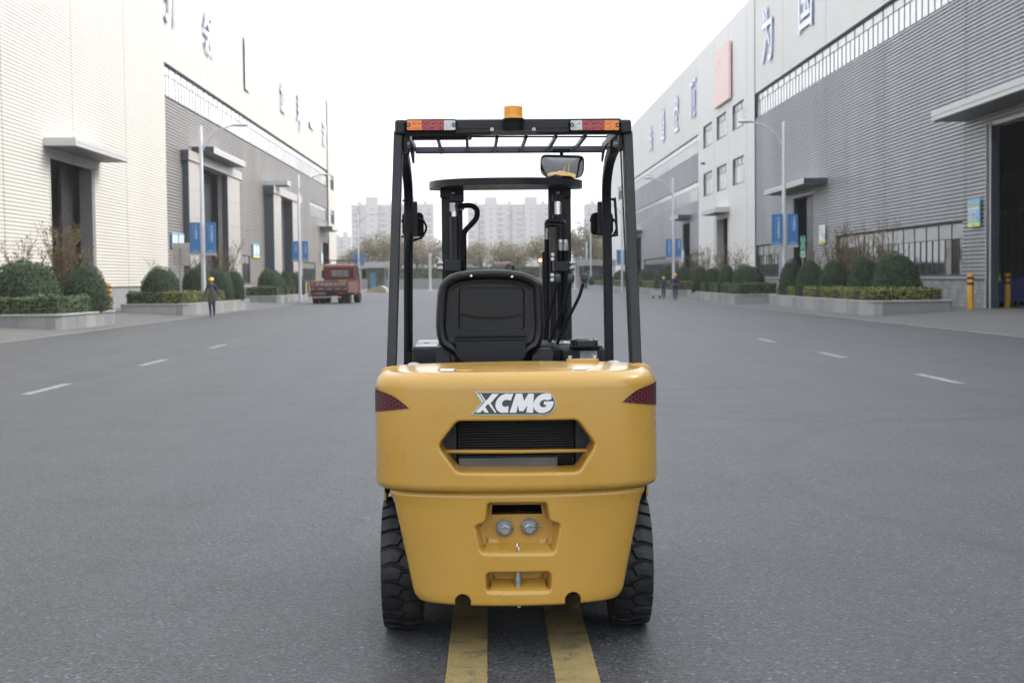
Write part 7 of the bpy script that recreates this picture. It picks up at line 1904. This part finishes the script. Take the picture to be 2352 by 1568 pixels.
        for s_ in (-1, 1): MB().tube([(s_ * 0.09 * k, -0.13 * k, 1.35 * k), (s_ * 0.10 * k, -0.07 * k, 1.47 * k), (s_ * 0.06 * k, 0.08 * k, 1.46 * k)], 0.012, 6).build('apron_strap', M_APR, T)
    return T
walk = {'arm': {-1: ((-0.27, 0.06, 1.14), (-0.30, 0.02, 0.88)), 1: ((0.27, -0.02, 1.13), (0.31, -0.10, 0.88))}, 'leg': {-1: ((-0.085, -0.03, 0.50), (-0.06, -0.02, 0.10)), 1: ((0.10, -0.06, 0.52), (0.085, 0.20, 0.12))}}
stand = {'arm': {-1: ((-0.26, 0.05, 1.14), (-0.13, -0.20, 1.08)), 1: ((0.26, 0.05, 1.14), (0.10, -0.21, 1.08))}, 'leg': {-1: ((-0.085, -0.02, 0.50), (-0.07, 0.02, 0.10)), 1: ((0.085, -0.03, 0.50), (0.07, -0.03, 0.10))}}
push = {'arm': {-1: ((-0.29, -0.02, 1.16), (-0.36, -0.18, 1.05)), 1: ((0.26, 0.03, 1.14), (0.22, -0.10, 0.92))}, 'leg': {-1: ((-0.085, -0.04, 0.50), (-0.06, 0.0, 0.10)), 1: ((0.085, -0.02, 0.51), (0.055, 0.10, 0.11))}}
c = G(487, 726); person((c.x, c.y, 0), math.radians(8), 'person in navy workwear, brown apron and yellow helmet walking on the left', walk, True, 1.74, True)
c = G(1551, 689); person((c.x, c.y, 0), math.radians(-4), 'person in navy workwear and yellow helmet with both hands joined at the waist', stand, False, 1.76)
c = G(1524.5, 684.5); person((c.x, c.y, 0), math.radians(-20), 'shorter person in navy workwear and yellow helmet beside the hand trolley', push, False, 1.56)
c = G(1508, 685); T = thing('hand_trolley', 'low grey hand trolley left of the shorter worker', 'trolley', (c.x, c.y, 0))
MB().box(-0.28, 0.28, -0.4, 0.4, 0.20, 0.25).build('deck', M_STN, T); MB().box(-0.26, 0.26, -0.3, 0.3, 0.251, 0.50).build('load_box', mat('load_grey', (0.42, 0.42, 0.41), 0.6), T, bevel=0.01)
MB().tube([(-0.26, 0.38, 0.22), (-0.26, 0.42, 0.66), (0.26, 0.42, 0.66), (0.26, 0.38, 0.22)], 0.018, 6).build('push_handle', M_SPL, T)
for sx in (-1, 1):
    for sy in (-1, 1): MB().lathe([(0.10, -0.025), (0.10, 0.025)], (sx * 0.24, sy * 0.3, 0.10), 'x', 12).build('wheel', M_TYB, T)

# ------------------------------------------------------------------ far end of the road
M_GTE = mat('gate_canopy_grey', (0.36, 0.37, 0.38), 0.6, var=0.06); M_WPO = mat('white_post', (0.66, 0.67, 0.67), 0.5); M_HUT = mat('gatehouse_dark', (0.055, 0.065, 0.065), 0.6, var=0.1); M_HUB = mat('gatehouse_blue', (0.06, 0.20, 0.30), 0.5)
def gatehouse(px0, px1, pyt, pyb, Y, label):
    a, c = WY(px0, pyt, Y), WY(px1, pyb, Y)
    T = thing('gatehouse', label, 'gatehouse', (0, 0, 0))
    MB().box(a.x, c.x, Y - 2, Y + 2, c.z, a.z).build('flat_roof', M_GTE, T, bevel=0.03)
    MB().box(a.x + 1.2, c.x - 1.0, Y - 1.2, Y + 1.5, 0, c.z - 0.01).build('hut_wall', M_HUT, T)
    MB().box(a.x + 1.6, a.x + 2.4, Y - 1.24, Y - 1.201, 0.2, 2.6).build('hut_door', M_HUB, T); MB().box(a.x + 2.7, c.x - 1.3, Y - 1.24, Y - 1.201, 1.1, 2.5).build('hut_window', M_GLS, T)
    for x_ in (a.x + 0.25, c.x - 0.25): MB().box(x_ - 0.12, x_ + 0.12, Y - 1.8, Y - 1.55, 0, c.z - 0.01).build('roof_post', M_GTE, T)
gatehouse(826, 900, 603, 615, 208, 'gatehouse with flat pale roof beyond the red pickup, left end of the road')
gatehouse(1322, 1412, 597.5, 610, 208, 'gatehouse with flat pale roof at the right end of the road')
def post_(px, pyt, pyb, r, label):
    c = G(px, pyb); zt = WY(px, pyt, c.y).z; T = thing('gate_post', label, 'post', (c.x, c.y, 0), 0, 'white gate posts at the end of the road')
    MB().lathe([(r, -0.05), (r, zt - 0.35), (r * 1.5, zt - 0.2), (r * 1.5, zt)], (0, 0, 0), 'z', 14).build('shaft', M_WPO, T, smooth=35)
    MB().box(-r * 2, r * 2, -r * 2, r * 2, 0, 0.15).build('foot', M_WPO, T)
post_(988.5, 582, 668.6, 0.17, 'white gate post seen between the left posts and the mast of the forklift')
post_(1321.5, 596, 665.8, 0.20, 'white gate post seen just right of the mast of the forklift')
post_(1348, 556, 660, 0.13, 'thin white post left of the right front post of the forklift')
c = G(866, 672); T = thing('traffic_island', 'pale tan wedge shaped kerb island beyond the red pickup truck', 'kerb island', (c.x, c.y, 0))
MB().poly([(-1.35, 0), (1.35, 0), (1.15, 0.55), (0.6, 0.85), (-0.5, 0.6), (-1.3, 0.2)], -1.5, 3.0).build('island_body', mat('tan_concrete', (0.40, 0.33, 0.25), 0.8, var=0.1), T, bevel=0.05)
c = G(845, 661); T = thing('marker_post', 'short white marker post with a red arm in front of the left gatehouse', 'post', (c.x, c.y, 0))
MB().lathe([(0.17, 0), (0.17, 2.2), (0.1, 2.3)], (0, 0, 0), 'z', 10).build('marker_shaft', M_WPO, T); MB().poly([(-0.5, 0.95), (0.9, 0.95), (1.1, 1.15), (0.9, 1.35), (-0.5, 1.35)], -0.25, -0.2).build('red_arm', mat('arm_red', (0.55, 0.08, 0.07), 0.5), T)
T = thing('signal_lamp', 'small round orange signal lamp glowing left of the right mast channel', 'signal light', (WY(1241, 598, 200).x, 200, 0))
zc = WY(1241, 598, 200).z
MB().tube([(0, 0, 0), (0, 0, zc + 0.4)], 0.07, 8).build('lamp_pole', M_SPL, T)
MB().box(-0.33, 0.33, -0.12, 0.12, zc - 0.36, zc + 0.36).build('lamp_housing', M_TDK, T)
MB().lathe([(0.22, -0.03), (0.001, -0.05)], (0, -0.13, zc), 'y', 16, caps=False).build('lamp_glow', mat('orange_glow', (0.9, 0.35, 0.12), 0.4, emit=(1.0, 0.30, 0.10), estr=4.0), T)
# boundary hedge wall and trees beyond the cross road
BW = MB().box(-60, 60, 233, 233.4, -0.1, 1.7); tag(BW.build('boundary_wall', mat('boundary_wall_grey', (0.22, 0.23, 0.23), 0.8, var=0.1)), 'long low grey boundary wall across the far end of the road', 'wall')
hedge([(-60, 234), (60, 234), (60, 238), (-60, 238)], 0.0, 3.4, M_LDK2, 'tall dark hedge behind the grey boundary wall at the road end', 16, None, 0.5)
def tree_parts(seed, R, H):
    rnd = random.Random(seed); cr = MB(); tk_ = MB()
    tk_.tube([(0, 0, -0.2), (0.1, 0, H * 0.3), (0.05, 0.1, H * 0.55)], [0.22, 0.16, 0.1], 7)
    cl = []
    for k in range(9):
        a = rnd.uniform(0, 6.28); q = rnd.uniform(0.2, 0.75) * R; c = Vector((math.cos(a) * q, math.sin(a) * q, H * rnd.uniform(0.48, 0.84))); cl.append((c, R * rnd.uniform(0.34, 0.55)))
        tk_.tube([(0.07, 0.05, H * 0.3), (c.x * 0.5, c.y * 0.5, c.z * 0.75), tuple(c)], [0.10, 0.06, 0.02], 5)
    cl.append((Vector((0, 0, H * 0.85)), R * 0.45))
    for c, r in cl:
        for _ in range(280):
            d = Vector((rnd.gauss(0, 1), rnd.gauss(0, 1), rnd.gauss(0, 0.8))).normalized(); p = c + d * r * rnd.uniform(0.35, 1.05)
            leaf(cr, p, d, 0.33, 0, rnd)
    return cr.mesh('crown', M_LTR, fix=False), tk_.mesh('trunk', M_TWIG, fix=False)
TP = [tree_parts(s, 3.4, 8.2) for s in (11, 12, 13, 14)]
TG_ = 'autumn trees beyond the end of the road'
specs = [(795, 590, 262, 'greyish autumn tree at the far left beside the cream hall'), (840, 560, 243, 'autumn tree above the left gatehouse'), (872, 549, 244, 'broad autumn tree left of the left rear post'), (912, 556, 246, 'autumn tree behind the left rear post of the forklift'),
         (958, 545, 244, 'reddish autumn tree between the left posts and the mast'), (1004, 560, 246, 'autumn tree behind the left mast channel'), (1062, 575, 250, 'lower autumn tree right of the left mast channel'), (1108, 568, 252, 'autumn tree above the seat, left of the oncoming truck'),
         (1152, 566, 250, 'autumn tree straight above the oncoming red truck'), (1196, 572, 252, 'pale thin autumn tree right of the oncoming truck'), (1245, 556, 246, 'autumn tree behind the control levers'), (1300, 540, 244, 'autumn tree behind the right mast channel'),
         (1338, 531, 243, 'tall yellowish autumn tree right of the mast'), (1372, 545, 246, 'autumn tree left of the right front post'), (1405, 565, 252, 'autumn tree between the right posts of the forklift')]
for i, (px, py, Y, lab) in enumerate(specs):
    c = WY(px, py, Y); T = thing('autumn_tree', lab, 'tree', (c.x, Y, 0), RN.uniform(0, 6.28), TG_)
    k = c.z / 7.0; T.scale = (RN.uniform(0.95, 1.25), RN.uniform(0.95, 1.25), k)
    put('crown', TP[i % 4][0], T); put('trunk', TP[i % 4][1], T)

# ------------------------------------------------------------------ apartment blocks far behind
M_APT = mat('apartment_wall', (0.46, 0.44, 0.455), 0.8, var=0.05, vscale=0.05); M_APW = mat('apartment_window', (0.25, 0.28, 0.30), 0.15, spec=0.8); M_APB = mat('balcony_pale', (0.54, 0.53, 0.53), 0.7); M_APS = mat('recess_shade', (0.17, 0.20, 0.23), 0.7)
def block(px0, px1, pyt, Y, towers, label, floors=13, cols=9, slots=()):
    a, c = WY(px0, pyt, Y), WY(px1, pyt, Y); h = min(a.z, c.z); w = c.x - a.x
    T = thing('apartment_block', label, 'building', ((a.x + c.x) / 2, Y, 0))
    MB().box(-w / 2, w / 2, 0, 14, -0.1, h).build('wall', M_APT, T)
    fl = h / (floors + 0.4)
    wm = MB().box(-w / cols * 0.25, w / cols * 0.25, -0.12, 0.1, -fl * 0.30, fl * 0.22).mesh('window', M_APW); bm_ = MB().box(-w / cols * 0.36, w / cols * 0.36, -0.9, -0.001, -fl * 0.42, -fl * 0.16).mesh('balcony', M_APB)
    tws = []
    for (t0, t1, ty) in towers:
        p, q = WY(t0, ty, Y), WY(t1, ty, Y); x0, x1 = p.x - (a.x + c.x) / 2, q.x - (a.x + c.x) / 2; tws.append((x0, x1))
        MB().box(x0, x1, -1.6, 10, -0.1, p.z).build('stair_tower', M_APT, T)
        for k in range(2, floors + 1): o = put('window', wm, T); o.location = ((x0 + x1) / 2, -1.55, fl * (k - 0.5) + 0.6); o.scale = (0.5, 1, 0.7)
    for (t0, t1) in slots:
        x0, x1 = WY(t0, 600, Y).x - (a.x + c.x) / 2, WY(t1, 600, Y).x - (a.x + c.x) / 2
        MB().box(x0, x1, -0.25, -0.01, 0, h).build('painted_recess', M_APS, T)  # dark strip proud of the wall, its colour stands in for recess shade
    for k in range(2, floors + 1):
        for j in range(cols):
            x_ = -w / 2 + w * (j + 0.5) / cols
            if any(t0 - 0.8 < x_ < t1 + 0.8 for t0, t1 in tws): continue
            o = put('window', wm, T); o.location = (x_, 0, fl * (k - 0.5))
            if j % 3 != 1: o = put('balcony', bm_, T); o.location = (x_, 0, fl * (k - 0.5))
    for j in range(5):
        x_ = -w / 2 + w * (j + 0.5) / 5
        MB().box(x_ - 0.9, x_ + 0.9, 1, 4, h + 0.001, h + 1.2).poly([(x_ - 1.0, h + 1.201), (x_ + 1.0, h + 1.201), (x_, h + 2.2)], 1, 4).build('roof_dormer', M_APT, T)
    MB().box(-w / 2 - 0.15, w / 2 + 0.15, -0.3, -0.001, h - 0.5, h + 0.4).build('parapet', M_APB, T)
block(806, 995, 470, 700, ((840, 868, 453), (930, 952, 453)), 'hazy grey apartment slab left of the mast with a stair tower', slots=((824, 828), (900, 905)))
block(1074, 1266, 469, 720, ((1113, 1141, 453), (1205, 1233, 453)), 'hazy grey apartment slab with two stair towers in the middle of the mast', slots=((1100, 1104), (1173, 1177)))
block(1345, 1500, 468, 700, ((1420, 1446, 452),), 'hazy grey apartment slab right of the mast, mostly hidden by the posts')
block(700, 806, 545, 820, ((788, 798, 532),), 'lower far apartment block between the cream hall and the first slab', 8, 7)

# ------------------------------------------------------------------ air
hz = bpy.data.materials.new('haze_air'); hz.use_nodes = True
nt = hz.node_tree; nt.nodes.clear(); oo = nt.nodes.new('ShaderNodeOutputMaterial'); pv = nt.nodes.new('ShaderNodeVolumePrincipled')
pv.inputs['Color'].default_value = (0.97, 0.95, 0.93, 1); pv.inputs['Density'].default_value = HAZE
pv.inputs['Anisotropy'].default_value = 0.2
nt.links.new(pv.outputs['Volume'], oo.inputs['Volume'])
hb = MB().box(-420, 420, -170, 900, -1.2, 62.0).build('haze', hz); hb['kind'] = 'stuff'
